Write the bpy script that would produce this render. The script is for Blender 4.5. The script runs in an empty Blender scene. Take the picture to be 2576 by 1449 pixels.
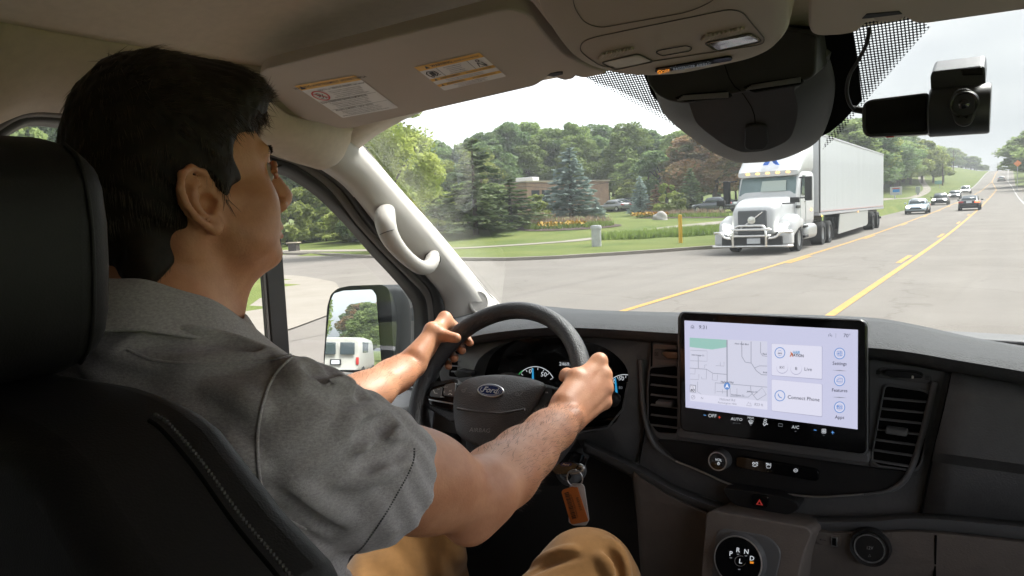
import bpy, bmesh, math, random
import numpy as np
from mathutils import Vector, Matrix
R_ = math.radians
scene = bpy.context.scene
col = scene.collection
rnd = random.Random(7)
nrg = np.random.default_rng(7)

# ---------------------------------------------------------------- camera
FPX, CX, CY = 1860.0, 1288.0, 724.5          # focal length and centre, in units of a 2576 x 1449 frame
_vX = np.array([2787, 57, -1860.0]); _vY = np.array([1247, -234, 1860.0])
_vX /= np.linalg.norm(_vX); _vY /= np.linalg.norm(_vY)
_vZ = np.cross(_vX, _vY); _vZ /= np.linalg.norm(_vZ); _vX = np.cross(_vY, _vZ)
RW = np.array([_vX, _vY, _vZ])               # camera axes (right, down, forward) -> world
CAMP = np.array([0.0, 0.0, 1.85])
cam_d = bpy.data.cameras.new("camera"); cam = bpy.data.objects.new("camera", cam_d); col.objects.link(cam)
cam_d.sensor_width = 36.0; cam_d.lens = FPX / 2576.0 * 36.0
cam_d.clip_start = 0.02; cam_d.clip_end = 3000
_M = Matrix.Identity(4)
for i in range(3):
    _M[i][0] = RW[i][0]; _M[i][1] = -RW[i][1]; _M[i][2] = -RW[i][2]; _M[i][3] = CAMP[i]
cam.matrix_world = _M
scene.camera = cam

# ---------------------------------------------------------------- light
SUN_EL, SUN_AZ = R_(52), R_(25)              # overcast: high, soft, from ahead and a little to the right
w = bpy.data.worlds.new("World"); scene.world = w; w.use_nodes = True
nt = w.node_tree; nt.nodes.clear()
out = nt.nodes.new("ShaderNodeOutputWorld"); bg = nt.nodes.new("ShaderNodeBackground")
sky = nt.nodes.new("ShaderNodeTexSky"); sky.sky_type = 'NISHITA'; sky.sun_disc = False
sky.sun_elevation = SUN_EL; sky.sun_rotation = SUN_AZ; sky.air_density = 1.0; sky.dust_density = 3.0
hs = nt.nodes.new("ShaderNodeHueSaturation"); hs.inputs['Saturation'].default_value = 0.16
tc = nt.nodes.new("ShaderNodeTexCoord"); mp = nt.nodes.new("ShaderNodeMapping"); mp.inputs['Scale'].default_value = (1.3, 1.3, 4.0)
nz = nt.nodes.new("ShaderNodeTexNoise"); nz.inputs['Scale'].default_value = 1.7; nz.inputs['Detail'].default_value = 5
cr = nt.nodes.new("ShaderNodeValToRGB")
cr.color_ramp.elements[0].position = 0.34; cr.color_ramp.elements[0].color = (0.60, 0.64, 0.70, 1)
cr.color_ramp.elements[1].position = 0.66; cr.color_ramp.elements[1].color = (1.14, 1.13, 1.12, 1)
mx = nt.nodes.new("ShaderNodeMix"); mx.data_type = 'RGBA'; mx.blend_type = 'MULTIPLY'; mx.inputs['Factor'].default_value = 1.0
L = nt.links.new
L(tc.outputs['Generated'], mp.inputs['Vector']); L(mp.outputs['Vector'], nz.inputs['Vector']); L(nz.outputs['Fac'], cr.inputs['Fac'])
L(sky.outputs['Color'], hs.inputs['Color']); L(hs.outputs['Color'], mx.inputs['A']); L(cr.outputs['Color'], mx.inputs['B'])
dt = nt.nodes.new("ShaderNodeVectorMath"); dt.operation = 'DOT_PRODUCT'; dt.inputs[1].default_value = Vector((.13, .96, .18)).normalized()
mr0 = nt.nodes.new("ShaderNodeMapRange"); mr0.interpolation_type = 'SMOOTHSTEP'; mr0.inputs['From Min'].default_value = .80; mr0.inputs['From Max'].default_value = 1.0; mr0.inputs['To Min'].default_value = 1.0; mr0.inputs['To Max'].default_value = .27
mx2 = nt.nodes.new("ShaderNodeMix"); mx2.data_type = 'RGBA'; mx2.blend_type = 'MULTIPLY'; mx2.inputs['Factor'].default_value = 1.0    # a greyer cloud bank straight ahead
L(tc.outputs['Generated'], dt.inputs[0]); L(dt.outputs['Value'], mr0.inputs['Value']); L(mx.outputs['Result'], mx2.inputs['A']); L(mr0.outputs['Result'], mx2.inputs['B'])
L(mx2.outputs['Result'], bg.inputs['Color']); bg.inputs['Strength'].default_value = 0.12
L(bg.outputs['Background'], out.inputs['Surface'])
sd = bpy.data.lights.new("sun", 'SUN'); sd.energy = 1.5; sd.angle = R_(18); sd.color = (1.0, 0.965, 0.91)
so = bpy.data.objects.new("sun", sd); col.objects.link(so)
_sv = Vector((math.sin(SUN_AZ) * math.cos(SUN_EL), math.cos(SUN_AZ) * math.cos(SUN_EL), math.sin(SUN_EL)))
so.rotation_euler = _sv.to_track_quat('Z', 'Y').to_euler()
so.location = (0, 0, 60)
vs = scene.view_settings
scene.display_settings.display_device = 'sRGB'
vs.view_transform = 'Standard'; vs.look = 'None'; vs.gamma = 1; vs.use_curve_mapping = False
vs.exposure = 2.0
cy = scene.cycles
cy.use_denoising = True
try: cy.denoiser = 'OPENIMAGEDENOISE'
except Exception: pass
cy.max_bounces = 10; cy.diffuse_bounces = 6; cy.glossy_bounces = 5; cy.transparent_max_bounces = 24; cy.transmission_bounces = 6
cy.caustics_reflective = False; cy.caustics_refractive = False
cy.sample_clamp_indirect = 6.0

# ---------------------------------------------------------------- helpers
def ray(px, py): return RW @ np.array([px - CX, py - CY, FPX])
def PY(px, py, y): d = ray(px, py); return Vector(CAMP + d * (y / d[1]))
def PX(px, py, x): d = ray(px, py); return Vector(CAMP + d * (x / d[0]))
def PZ(px, py, z): d = ray(px, py); return Vector(CAMP + d * ((z - CAMP[2]) / d[2]))
def PP(px, py, p, n):
    d = Vector(ray(px, py)); c = Vector(CAMP); n = Vector(n)
    return c + d * ((Vector(p) - c).dot(n) / d.dot(n))
def PD(px, py, t): return Vector(CAMP + ray(px, py) * (t / FPX))

def tag(o, label=None, cat=None, group=None, kind=None):
    if label: o['label'] = label
    if cat: o['category'] = cat
    if group: o['group'] = group
    if kind: o['kind'] = kind
    return o
def empty(name, loc=(0, 0, 0), rz=0.0, parent=None):
    o = bpy.data.objects.new(name, None); o.empty_display_size = 0.1; col.objects.link(o)
    o.location = loc; o.rotation_euler = (0, 0, rz)
    if parent: o.parent = parent
    return o
def thing(name, label, cat, loc=(0, 0, 0), rz=0.0, group=None):
    return tag(empty(name, loc, rz), label, cat, group)
def link_mesh(name, me, mats, parent=None, smooth=None):
    if not isinstance(mats, (list, tuple)): mats = [mats]
    for m in mats: me.materials.append(m)
    o = bpy.data.objects.new(name, me); col.objects.link(o)
    if smooth is not None and len(me.polygons):
        me.polygons.foreach_set('use_smooth', [True] * len(me.polygons))
        if smooth < 179: me.set_sharp_from_angle(angle=R_(smooth))
    if parent: o.parent = parent
    return o
def bm_obj(name, bm, mats, parent=None, smooth=40, bevel=0, segs=2):
    bmesh.ops.recalc_face_normals(bm, faces=bm.faces[:])
    me = bpy.data.meshes.new(name); bm.to_mesh(me); bm.free()
    o = link_mesh(name, me, mats, parent, smooth)
    if bevel:
        b = o.modifiers.new("bevel", 'BEVEL'); b.width = bevel; b.segments = segs; b.limit_method = 'ANGLE'; b.angle_limit = R_(35)
    return o
def raw_obj(name, verts, faces, mats, parent=None, smooth=40):
    me = bpy.data.meshes.new(name); me.from_pydata([tuple(v) for v in verts], [], faces); me.update()
    return link_mesh(name, me, mats, parent, smooth)
def add_box(bm, c, s, rot=None, mi=0):
    ret = bmesh.ops.create_cube(bm, size=1.0)
    M = Matrix.Translation(Vector(c)) @ (rot.to_4x4() if rot else Matrix.Identity(4)) @ Matrix.Diagonal((s[0], s[1], s[2], 1))
    bmesh.ops.transform(bm, matrix=M, verts=ret['verts'])
    for f in {f for v in ret['verts'] for f in v.link_faces}: f.material_index = mi
    return ret['verts']
def basis(d, up=(0, 0, 1)):
    d = Vector(d).normalized(); u = Vector(up)
    if abs(d.dot(u)) > 0.98: u = Vector((1, 0, 0))
    x = u.cross(d).normalized(); y = d.cross(x)
    return x, y, d
def add_tube(bm, pts, r, n=10, caps=True, mi=0, up=(0, 0, 1), flat=1.0):
    pts = [Vector(p) for p in pts]; m = len(pts)
    rr = r if isinstance(r, (list, tuple)) else [r] * m
    rings = []; px = None
    for i, p in enumerate(pts):
        d = (pts[min(i + 1, m - 1)] - pts[max(i - 1, 0)])
        if px is None: x, y, d = basis(d, up)
        else:
            d.normalize(); x = (px - d * px.dot(d)).normalized(); y = d.cross(x)
        px = x
        rings.append([bm.verts.new(p + (x * math.cos(a) + y * math.sin(a) * flat) * rr[i]) for a in [2 * math.pi * k / n for k in range(n)]])
    for a, b in zip(rings, rings[1:]):
        for k in range(n):
            f = bm.faces.new((a[k], a[(k + 1) % n], b[(k + 1) % n], b[k])); f.material_index = mi
    if caps:
        f = bm.faces.new(rings[0][::-1]); f.material_index = mi
        f = bm.faces.new(rings[-1]); f.material_index = mi
def add_lathe(bm, prof, origin, axis, n=32, mi=0, up=(0, 0, 1), caps=True):
    """prof: list of (radius, height along axis)."""
    x, y, d = basis(axis, up); o = Vector(origin); rings = []
    for r, h in prof:
        rings.append([bm.verts.new(o + d * h + (x * math.cos(a) + y * math.sin(a)) * r) for a in [2 * math.pi * k / n for k in range(n)]])
    for a, b in zip(rings, rings[1:]):
        for k in range(n):
            f = bm.faces.new((a[k], a[(k + 1) % n], b[(k + 1) % n], b[k])); f.material_index = mi
    if caps:
        for rg in (rings[0][::-1], rings[-1]):
            f = bm.faces.new(rg); f.material_index = mi
def add_prism(bm, pts, vec, mi=0):
    """closed polygon pts extruded by vec."""
    v = Vector(vec); a = [bm.verts.new(p) for p in pts]; b = [bm.verts.new(Vector(p) + v) for p in pts]; n = len(a)
    fs = [bm.faces.new(a), bm.faces.new(b[::-1])]
    for k in range(n): fs.append(bm.faces.new((a[k], b[k], b[(k + 1) % n], a[(k + 1) % n])))
    for f in fs: f.material_index = mi
def round_poly(pts, r, n=5):
    """round the corners of a 2-D or 3-D polygon."""
    pts = [Vector(p) for p in pts]; m = len(pts); outp = []
    rr = r if isinstance(r, (list, tuple)) else [r] * m
    for i, p in enumerate(pts):
        a = pts[i - 1] - p; b = pts[(i + 1) % m] - p
        k = min(rr[i], a.length * 0.49, b.length * 0.49)
        if k < 1e-7: outp.append(p); continue
        a = p + a.normalized() * k; b = p + b.normalized() * k
        for j in range(n + 1):
            t = j / n; outp.append(a * (1 - t) ** 2 + p * 2 * t * (1 - t) + b * t * t)
    return outp
def spline(pts, n):
    """Catmull-Rom through pts, n samples."""
    P = [np.array(p, float) for p in pts]; m = len(P) - 1; res = []
    for i in range(n):
        t = i / (n - 1) * m; k = min(int(t), m - 1); t -= k
        p0, p1, p2, p3 = P[max(k - 1, 0)], P[k], P[k + 1], P[min(k + 2, m)]
        res.append(0.5 * (2 * p1 + (p2 - p0) * t + (2 * p0 - 5 * p1 + 4 * p2 - p3) * t * t + (3 * p1 - p0 - 3 * p2 + p3) * t ** 3))
    return [Vector(q) for q in res]
def resample(pts, n, smooth=True):
    """n points equally spaced by length along pts."""
    q = spline(pts, max(60, 12 * len(pts))) if smooth and len(pts) > 2 else [Vector(p) for p in pts]
    d = [0.0]
    for a, b in zip(q, q[1:]): d.append(d[-1] + (b - a).length)
    res = []; k = 0
    for i in range(n):
        s = d[-1] * i / (n - 1)
        while k < len(d) - 2 and d[k + 1] < s: k += 1
        t = (s - d[k]) / max(d[k + 1] - d[k], 1e-9); res.append(q[k].lerp(q[k + 1], min(max(t, 0), 1)))
    return res
def loft(bm, curves, n=48, mi=0, smooth=True, close=False):
    """surface through several curves, each resampled to n points."""
    rows = [[bm.verts.new(p) for p in resample(c, n, smooth)] for c in curves]
    pairs = list(zip(rows, rows[1:])) + ([(rows[-1], rows[0])] if close else [])
    for a, b in pairs:
        for k in range(n - 1):
            f = bm.faces.new((a[k], a[k + 1], b[k + 1], b[k])); f.material_index = mi
    return rows
def solidify(o, t, offset=-1):
    s = o.modifiers.new("thickness", 'SOLIDIFY'); s.thickness = t; s.offset = offset; return o
def copy_tree(o, parent=None):
    c = o.copy(); col.objects.link(c)
    if parent: c.parent = parent
    for ch in list(o.children): copy_tree(ch, c)
    return c

# ---------------------------------------------------------------- materials
def mat(name, color, rough=0.6, metal=0.0, spec=0.5, vary=0.0, vscale=8.0, bump=0.0, bscale=200.0, bdetail=2.0, bdist=0.002,
        emit=None, estr=1.0, coat=0.0, color2=None, kind='noise', stretch=None, sheen=0.0, space='Object'):
    m = bpy.data.materials.new(name); m.use_nodes = True; n = m.node_tree; b = n.nodes['Principled BSDF']
    b.inputs['Base Color'].default_value = (*color, 1); b.inputs['Roughness'].default_value = rough
    b.inputs['Metallic'].default_value = metal; b.inputs['Specular IOR Level'].default_value = spec
    b.inputs['Coat Weight'].default_value = coat
    if sheen: b.inputs['Sheen Weight'].default_value = sheen; b.inputs['Sheen Roughness'].default_value = 0.5
    if emit: b.inputs['Emission Color'].default_value = (*emit, 1); b.inputs['Emission Strength'].default_value = estr
    t = None
    if vary or bump or color2:
        t = n.nodes.new('ShaderNodeTexCoord'); src = t.outputs[space]
        if stretch:
            mp = n.nodes.new('ShaderNodeMapping'); mp.inputs['Scale'].default_value = stretch
            n.links.new(src, mp.inputs['Vector']); src = mp.outputs['Vector']
    if vary or color2:
        x = n.nodes.new('ShaderNodeTexNoise'); x.inputs['Scale'].default_value = vscale; x.inputs['Detail'].default_value = 6; x.inputs['Roughness'].default_value = 0.6
        n.links.new(src, x.inputs['Vector'])
        r = n.nodes.new('ShaderNodeValToRGB'); e = r.color_ramp.elements
        e[0].position = 0.3; e[1].position = 0.7
        c1 = [max(c * (1 - vary), 0) for c in color]; c2 = color2 if color2 else [min(c * (1 + vary), 1) for c in color]
        e[0].color = (*c1, 1); e[1].color = (*c2, 1)
        n.links.new(x.outputs['Fac'], r.inputs['Fac']); n.links.new(r.outputs['Color'], b.inputs['Base Color'])
    if bump:
        if kind == 'voronoi':
            x = n.nodes.new('ShaderNodeTexVoronoi'); x.inputs['Scale'].default_value = bscale; o = x.outputs['Distance']
        else:
            x = n.nodes.new('ShaderNodeTexNoise'); x.inputs['Scale'].default_value = bscale; x.inputs['Detail'].default_value = bdetail; o = x.outputs['Fac']
        n.links.new(src, x.inputs['Vector'])
        bn = n.nodes.new('ShaderNodeBump'); bn.inputs['Strength'].default_value = bump; bn.inputs['Distance'].default_value = bdist
        n.links.new(o, bn.inputs['Height']); n.links.new(bn.outputs['Normal'], b.inputs['Normal'])
    return m
def glass_mat(name, tint=(0.93, 0.97, 0.95), refl=0.05, rough=0.0):
    m = bpy.data.materials.new(name); m.use_nodes = True; n = m.node_tree; n.nodes.clear()
    o = n.nodes.new('ShaderNodeOutputMaterial'); t = n.nodes.new('ShaderNodeBsdfTransparent'); t.inputs['Color'].default_value = (*tint, 1)
    g = n.nodes.new('ShaderNodeBsdfGlossy'); g.inputs['Roughness'].default_value = rough
    lw = n.nodes.new('ShaderNodeFresnel'); lw.inputs['IOR'].default_value = 1.35
    mu = n.nodes.new('ShaderNodeMath'); mu.operation = 'MULTIPLY'; mu.inputs[1].default_value = refl * 20
    mxs = n.nodes.new('ShaderNodeMixShader')
    n.links.new(lw.outputs['Fac'], mu.inputs[0]); n.links.new(mu.outputs[0], mxs.inputs['Fac'])
    n.links.new(t.outputs[0], mxs.inputs[1]); n.links.new(g.outputs[0], mxs.inputs[2]); n.links.new(mxs.outputs[0], o.inputs['Surface'])
    return m
def leaf_mat(name, c1, c2, scale=0.6, trans=0.45):
    m = bpy.data.materials.new(name); m.use_nodes = True; n = m.node_tree; b = n.nodes['Principled BSDF']
    t = n.nodes.new('ShaderNodeTexCoord'); x = n.nodes.new('ShaderNodeTexNoise'); x.inputs['Scale'].default_value = scale; x.inputs['Detail'].default_value = 4
    oi = n.nodes.new('ShaderNodeObjectInfo'); ad = n.nodes.new('ShaderNodeVectorMath'); ad.operation = 'ADD'
    n.links.new(t.outputs['Object'], ad.inputs[0]); n.links.new(oi.outputs['Location'], ad.inputs[1]); n.links.new(ad.outputs[0], x.inputs['Vector'])
    r = n.nodes.new('ShaderNodeValToRGB'); e = r.color_ramp.elements; e[0].position = 0.32; e[1].position = 0.68
    e[0].color = (*c1, 1); e[1].color = (*c2, 1)
    hv = n.nodes.new('ShaderNodeHueSaturation'); mr = n.nodes.new('ShaderNodeMapRange')
    mr.inputs['To Min'].default_value = 0.75; mr.inputs['To Max'].default_value = 1.25
    n.links.new(oi.outputs['Random'], mr.inputs['Value']); n.links.new(mr.outputs['Result'], hv.inputs['Value'])
    n.links.new(x.outputs['Fac'], r.inputs['Fac']); n.links.new(r.outputs['Color'], hv.inputs['Color'])
    n.links.new(hv.outputs['Color'], b.inputs['Base Color']); b.inputs['Roughness'].default_value = 0.6; b.inputs['Specular IOR Level'].default_value = 0.25
    tr = n.nodes.new('ShaderNodeBsdfTranslucent'); n.links.new(hv.outputs['Color'], tr.inputs['Color'])
    ms = n.nodes.new('ShaderNodeMixShader'); ms.inputs['Fac'].default_value = trans
    n.links.new(b.outputs[0], ms.inputs[1]); n.links.new(tr.outputs[0], ms.inputs[2])
    n.links.new(ms.outputs[0], n.nodes['Material Output'].inputs['Surface'])
    return m
# ================================================================ OUTSIDE
def interp(x, xs, ys): return float(np.interp(x, xs, ys))
def sm(x, a, b):
    t = min(max((x - a) / (b - a), 0.0), 1.0); return t * t * (3 - 2 * t)
_hy = [-400, 0, 40, 84, 110, 140, 190, 246, 330, 400, 440, 480, 560, 900]
_hz = [0, 0, 0, .5, .92, 1.5, 3.0, 5.5, 10.0, 12.9, 13.5, 13.2, 11.0, 4.0]
_hs = np.interp(np.arange(-400, 901, 2.0), _hy, _hz); _k = np.ones(13) / 13
_hs = np.convolve(np.pad(_hs, 6, mode='edge'), _k, mode='valid')
def hz(y): return interp(y, np.arange(-400, 901, 2.0), _hs)
def xl(y): return interp(y, [-400, 60, 110, 165, 220, 900], [-9.9, -9.9, -9.3, -8.4, -7.6, -7.5])      # road edges
def xr(y): return interp(y, [-400, 60, 110, 200, 246, 900], [3.2, 3.2, 3.0, 1.6, 1.0, 1.0])
def ycurb(x): return interp(x, [-300, -100, -41, -21, -17, -14.6, -12.3, -10.9], [70, 46, 32.9, 26.4, 26.1, 28.3, 31.5, 32.8])
_nearc = [(-300, 60), (-100, 31), (-40, 22), (-24.7, 18.6), (-21.9, 17.5), (-18.9, 15.2), (-14.3, 10.9), (-12.7, 9), (-11.6, 6.5), (-11, 2)]
def ynear(x): return interp(x, [p[0] for p in _nearc], [p[1] for p in _nearc])
def gz(x, y):
    """height of the grass land."""
    h = hz(y)
    if x < xl(y):
        out_ = xl(y) - x
        if y > ycurb(x) - 0.5 if x < -10.9 else True:
            s = y - (ycurb(x) if x < -10.9 else 33)
            b = interp(s, [0, 3, 12, 18, 30, 40, 60, 90, 150], [.10, .14, .2, .32, .62, .95, 1.9, 3.2, 4.2])
            b += 0.85 * math.exp(-((x + 38) ** 2 + (y - 52) ** 2) / 90.0) + 0.35 * math.exp(-((x + 29) ** 2 + (y - 55) ** 2) / 60.0)
            h += (b * (0.35 + 0.65 * sm(out_, 0.5, 14)) if s > 14 else b) * (1 - .75 * sm(y, 85, 150) * (1 - .6 * sm(out_, 25, 60)))
        else: h += 0.10
        h += 2.0 * sm(y, 150, 260) * sm(out_, 2, 16)
    elif x > xr(y):
        h += 0.08 + 2.2 * sm(y, 140, 260) * sm(x - xr(y), 2, 14)
    return h

M_grass = mat('mowed_grass', (.085, .125, .028), .9, spec=.15, vscale=.22, color2=(.17, .19, .055), bump=.6, bscale=14, bdist=.05)
M_asph0 = mat('worn_asphalt_base', (.185, .166, .146), .85, spec=.25, vscale=.35, color2=(.225, .205, .183), bump=.25, bscale=60, bdist=.01)
def road_mat():
    m = bpy.data.materials.new('worn_asphalt'); m.use_nodes = True; n = m.node_tree; b = n.nodes['Principled BSDF']; b.inputs['Roughness'].default_value = .85; b.inputs['Specular IOR Level'].default_value = .25; l = n.links.new
    t = n.nodes.new('ShaderNodeTexCoord')
    def noise(sc, stretch=(1, 1, 1), det=6, ro=.6):
        mp = n.nodes.new('ShaderNodeMapping'); mp.inputs['Scale'].default_value = stretch; x = n.nodes.new('ShaderNodeTexNoise'); x.inputs['Scale'].default_value = sc; x.inputs['Detail'].default_value = det; x.inputs['Roughness'].default_value = ro
        l(t.outputs['Object'], mp.inputs['Vector']); l(mp.outputs['Vector'], x.inputs['Vector']); return x.outputs['Fac']
    def ramp(f, p0, c0, p1, c1):
        r = n.nodes.new('ShaderNodeValToRGB'); e = r.color_ramp.elements; e[0].position = p0; e[1].position = p1; e[0].color = (*c0, 1); e[1].color = (*c1, 1); l(f, r.inputs['Fac']); return r.outputs['Color']
    def mul(a, c):
        x = n.nodes.new('ShaderNodeMix'); x.data_type = 'RGBA'; x.blend_type = 'MULTIPLY'; x.inputs['Factor'].default_value = 1; l(a, x.inputs['A']); l(c, x.inputs['B']); return x.outputs['Result']
    c = ramp(noise(.35), .3, (.182, .162, .141), .7, (.222, .201, .178)); c = mul(c, ramp(noise(.9, (1, .02, 1)), .36, (.93, .93, .94), .64, (1.03, 1.03, 1.03))); c = mul(c, ramp(noise(45, det=3), .3, (.88, .88, .88), .7, (1.1, 1.1, 1.1)))
    v = n.nodes.new('ShaderNodeTexVoronoi'); v.feature = 'DISTANCE_TO_EDGE'; v.inputs['Scale'].default_value = .16; mp = n.nodes.new('ShaderNodeMapping'); ns = n.nodes.new('ShaderNodeTexNoise'); ns.inputs['Scale'].default_value = .8; ns.inputs['Detail'].default_value = 6
    ad = n.nodes.new('ShaderNodeVectorMath'); ad.operation = 'MULTIPLY_ADD'; ad.inputs[1].default_value = (2.2, 2.2, 0); l(t.outputs['Object'], ns.inputs['Vector']); l(ns.outputs['Color'], ad.inputs[0]); l(t.outputs['Object'], ad.inputs[2]); l(ad.outputs[0], v.inputs['Vector'])
    c = mul(c, ramp(v.outputs['Distance'], .002, (.82, .81, .80), .006, (1, 1, 1))); l(c, b.inputs['Base Color'])
    bn = n.nodes.new('ShaderNodeBump'); bn.inputs['Strength'].default_value = .25; bn.inputs['Distance'].default_value = .01; l(noise(60, det=2), bn.inputs['Height']); l(bn.outputs['Normal'], b.inputs['Normal']); return m
M_asph = road_mat()
M_conc = mat('pale_concrete', (.25, .222, .185), .85, spec=.2, vscale=.8, color2=(.30, .27, .23), bump=.2, bscale=50, bdist=.008)
M_yel = mat('yellow_road_paint', (.46, .26, .055), .7, vary=.15, vscale=3)
M_whtp = mat('white_road_paint', (.42, .41, .39), .7, vary=.12, vscale=3)
M_dirt = mat('gravel_shoulder', (.21, .185, .15), .95, vary=.2, vscale=2, bump=.5, bscale=25, bdist=.03)

# one sheet of land out to the horizon
def land():
    xs = sorted(set([-700, -500, -350, -250, -180] + list(np.arange(-140, -44, 4.0)) + list(np.arange(-44, -11, 1.1)) + [-10.6, -10.3, -9.7, -9, -8, -7] + [-4, -1, 1.1, 1.7, 3.3, 4, 6, 9, 13, 18, 26, 40, 70, 120, 200, 350, 600]))
    ys = sorted(set([-600, -400, -260, -160, -100, -60, -40, -25] + list(np.arange(-12, 80, 1.5)) + list(np.arange(80, 300, 6.0)) + list(np.arange(300, 520, 10.0)) + [540, 600, 700, 900, 1300]))
    V = []; F = []
    for y in ys:
        for x in xs:
            if xl(y) - .25 <= x <= xr(y) + .1: z = hz(y) - .12
            elif x < xl(y) and (ynear(x) if x < -11 else 3.0) < y < (ycurb(x) if x < -10.9 else 35.0) + .1: z = -0.12
            else: z = gz(x, y)
            V.append((x, y, z))
    nx = len(xs)
    for j in range(len(ys) - 1):
        for i in range(nx - 1): F.append((j * nx + i, j * nx + i + 1, (j + 1) * nx + i + 1, (j + 1) * nx + i))
    tag(raw_obj('ground', V, F, M_grass, smooth=60), kind='structure')
land()
def strip(name, ys, fl, fr, dz, m, kind='structure'):
    V = []; F = []
    for y in ys:
        V.append((fl(y), y, hz(y) + dz)); V.append((fr(y), y, hz(y) + dz))
    for i in range(len(ys) - 1): F.append((2 * i, 2 * i + 1, 2 * i + 3, 2 * i + 2))
    return tag(raw_obj(name, V, F, m, smooth=60), kind=kind)
YS = list(np.arange(-150, 100, 4.0)) + list(np.arange(100, 560, 6.0))
strip('road', YS, xl, xr, 0.0, M_asph)
# side street joining from the left
xs_ = list(np.linspace(-120, -42, 14)) + list(np.linspace(-41, -10.9, 40))
V = []; F = []
for x in xs_: V += [(x, ynear(x) if x < -11 else 2.0, .004), (x, ycurb(x), .004)]
V += [(-9.6, -6, .004), (-9.6, 36.5, .004)]
for i in range(len(V) // 2 - 1): F.append((2 * i, 2 * i + 2, 2 * i + 3, 2 * i + 1))
tag(raw_obj('side_street', V, F, M_asph), kind='structure')
def ribbon(name, pts, wdt, h, m, z0=None, kind='structure'):
    """a raised or flat strip along ground points (x, y)."""
    P = resample([(p[0], p[1], 0) for p in pts], max(12, len(pts) * 7)); bm = bmesh.new(); prev = None
    for i, p in enumerate(P):
        t = (P[min(i + 1, len(P) - 1)] - P[max(i - 1, 0)]).normalized(); nn = Vector((-t.y, t.x, 0)) * wdt / 2
        a, b = p + nn, p - nn
        if z0 is None: za, zb = gz(a.x, a.y) + h, gz(b.x, b.y) + h
        else: za = zb = z0 + h
        r = [bm.verts.new((a.x, a.y, za - max(h, .02) - .1)), bm.verts.new((a.x, a.y, za)), bm.verts.new((b.x, b.y, zb)), bm.verts.new((b.x, b.y, zb - max(h, .02) - .1))]
        if prev:
            for k in range(3): bm.faces.new((prev[k], prev[k + 1], r[k + 1], r[k]))
        prev = r
    return tag(bm_obj(name, bm, m, smooth=30), kind=kind)
ribbon('curb', [(-100, 46), (-41, 32.9), (-30, 29.2), (-21, 26.4), (-17, 26.1), (-14.6, 28.3), (-12.3, 31.5), (-10.7, 35), (-10.1, 42), (-10.05, 58)], .35, .14, M_conc, z0=0)
# near corner: concrete apron around the grass
ap = [(-24.7, 18.9), (-21.5, 18.2), (-17.8, 16.4), (-14.5, 13.6), (-11.8, 11.0), (-10.4, 8.2), (-10.2, 4), (-12.6, 4), (-12.9, 8.6), (-14.6, 10.7), (-18.9, 15.0), (-21.9, 17.3), (-24.7, 18.3)]
bm = bmesh.new(); f = bm.faces.new([bm.verts.new((p[0], p[1], .03)) for p in round_poly([(a[0], a[1], 0) for a in ap], .8)]); bmesh.ops.triangulate(bm, faces=[f])
tag(bm_obj('pavement', bm, M_conc), kind='structure')
ribbon('footpath', [(-60, 37), (-40, 33.8), (-27.5, 33.2), (-23.2, 36.2), (-21.2, 40), (-20.2, 48), (-17.5, 60), (-15, 80), (-14, 110), (-13.5, 150), (-15, 190), (-19, 225), (-22, 260)], 1.5, .03, M_conc)
def rline(name, f, y0, y1, wd, m, dz=.008, step=3.0):
    ys = list(np.arange(y0, y1, step)) + [y1]
    return strip(name, ys, lambda y: f(y) - wd / 2, lambda y: f(y) + wd / 2, dz, m)
fL = lambda y: interp(y, [-200, 110, 246, 600], [-5.95, -5.95, -3.85, -3.85])
fRr = lambda y: interp(y, [-200, 130, 190, 246, 600], [-2.4, -2.4, -2.0, -3.6, -3.6])
bm = bmesh.new()
def rl(f, y0, y1, wd=.15, dz=.008):
    ys = list(np.arange(y0, y1, 3.0)) + [y1]; pr = None
    for y in ys:
        q = [bm.verts.new((f(y) - wd / 2, y, hz(y) + dz)), bm.verts.new((f(y) + wd / 2, y, hz(y) + dz))]
        if pr: bm.faces.new((pr[0], pr[1], q[1], q[0]))
        pr = q
rl(fL, -120, 246); rl(fRr, -120, 246); rl(lambda y: -3.75, 244, 520, .2)
for k in range(-8, 12):
    y0 = 24.3 + 15.2 * k
    if k != -1: rl(lambda y: fL(y) + .19, y0, y0 + 3.3)
    rl(lambda y: fRr(y) - .24, y0, y0 + 3.3)
tag(bm_obj('road_marking', bm, M_yel), kind='structure')
bm = bmesh.new()
rl(lambda y: interp(y, [-200, 90, 200, 246, 600], [1.55, 1.65, .9, 0, -.1]), -120, 520, .14); rl(lambda y: xl(y) + .55, 150, 520, .14)
rl(lambda y: interp(y, [60, 72], [-8.6, -9.5]), 60, 72, .12)
tag(bm_obj('edge_marking', bm, M_whtp), kind='structure')
strip('shoulder', list(np.arange(-150, 530, 6.0)), lambda y: xr(y) - .05, lambda y: xr(y) + 1.8 + 1.0 * sm(y, 120, 230), .03, M_dirt)
strip('roadside', list(np.arange(130, 530, 6.0)), lambda y: xl(y) - 1.3, lambda y: xl(y) + .05, .05, M_conc)

def gpt(px, dist):
    """ground point in the direction of picture column px at a ground distance."""
    r = ray(px, 560); h = math.hypot(r[0], r[1]); x, y = r[0] / h * dist, r[1] / h * dist
    return Vector((x, y, gz(x, y)))
def zat(px, py, dist):
    r = ray(px, py); return CAMP[2] + r[2] / math.hypot(r[0], r[1]) * dist

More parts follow.
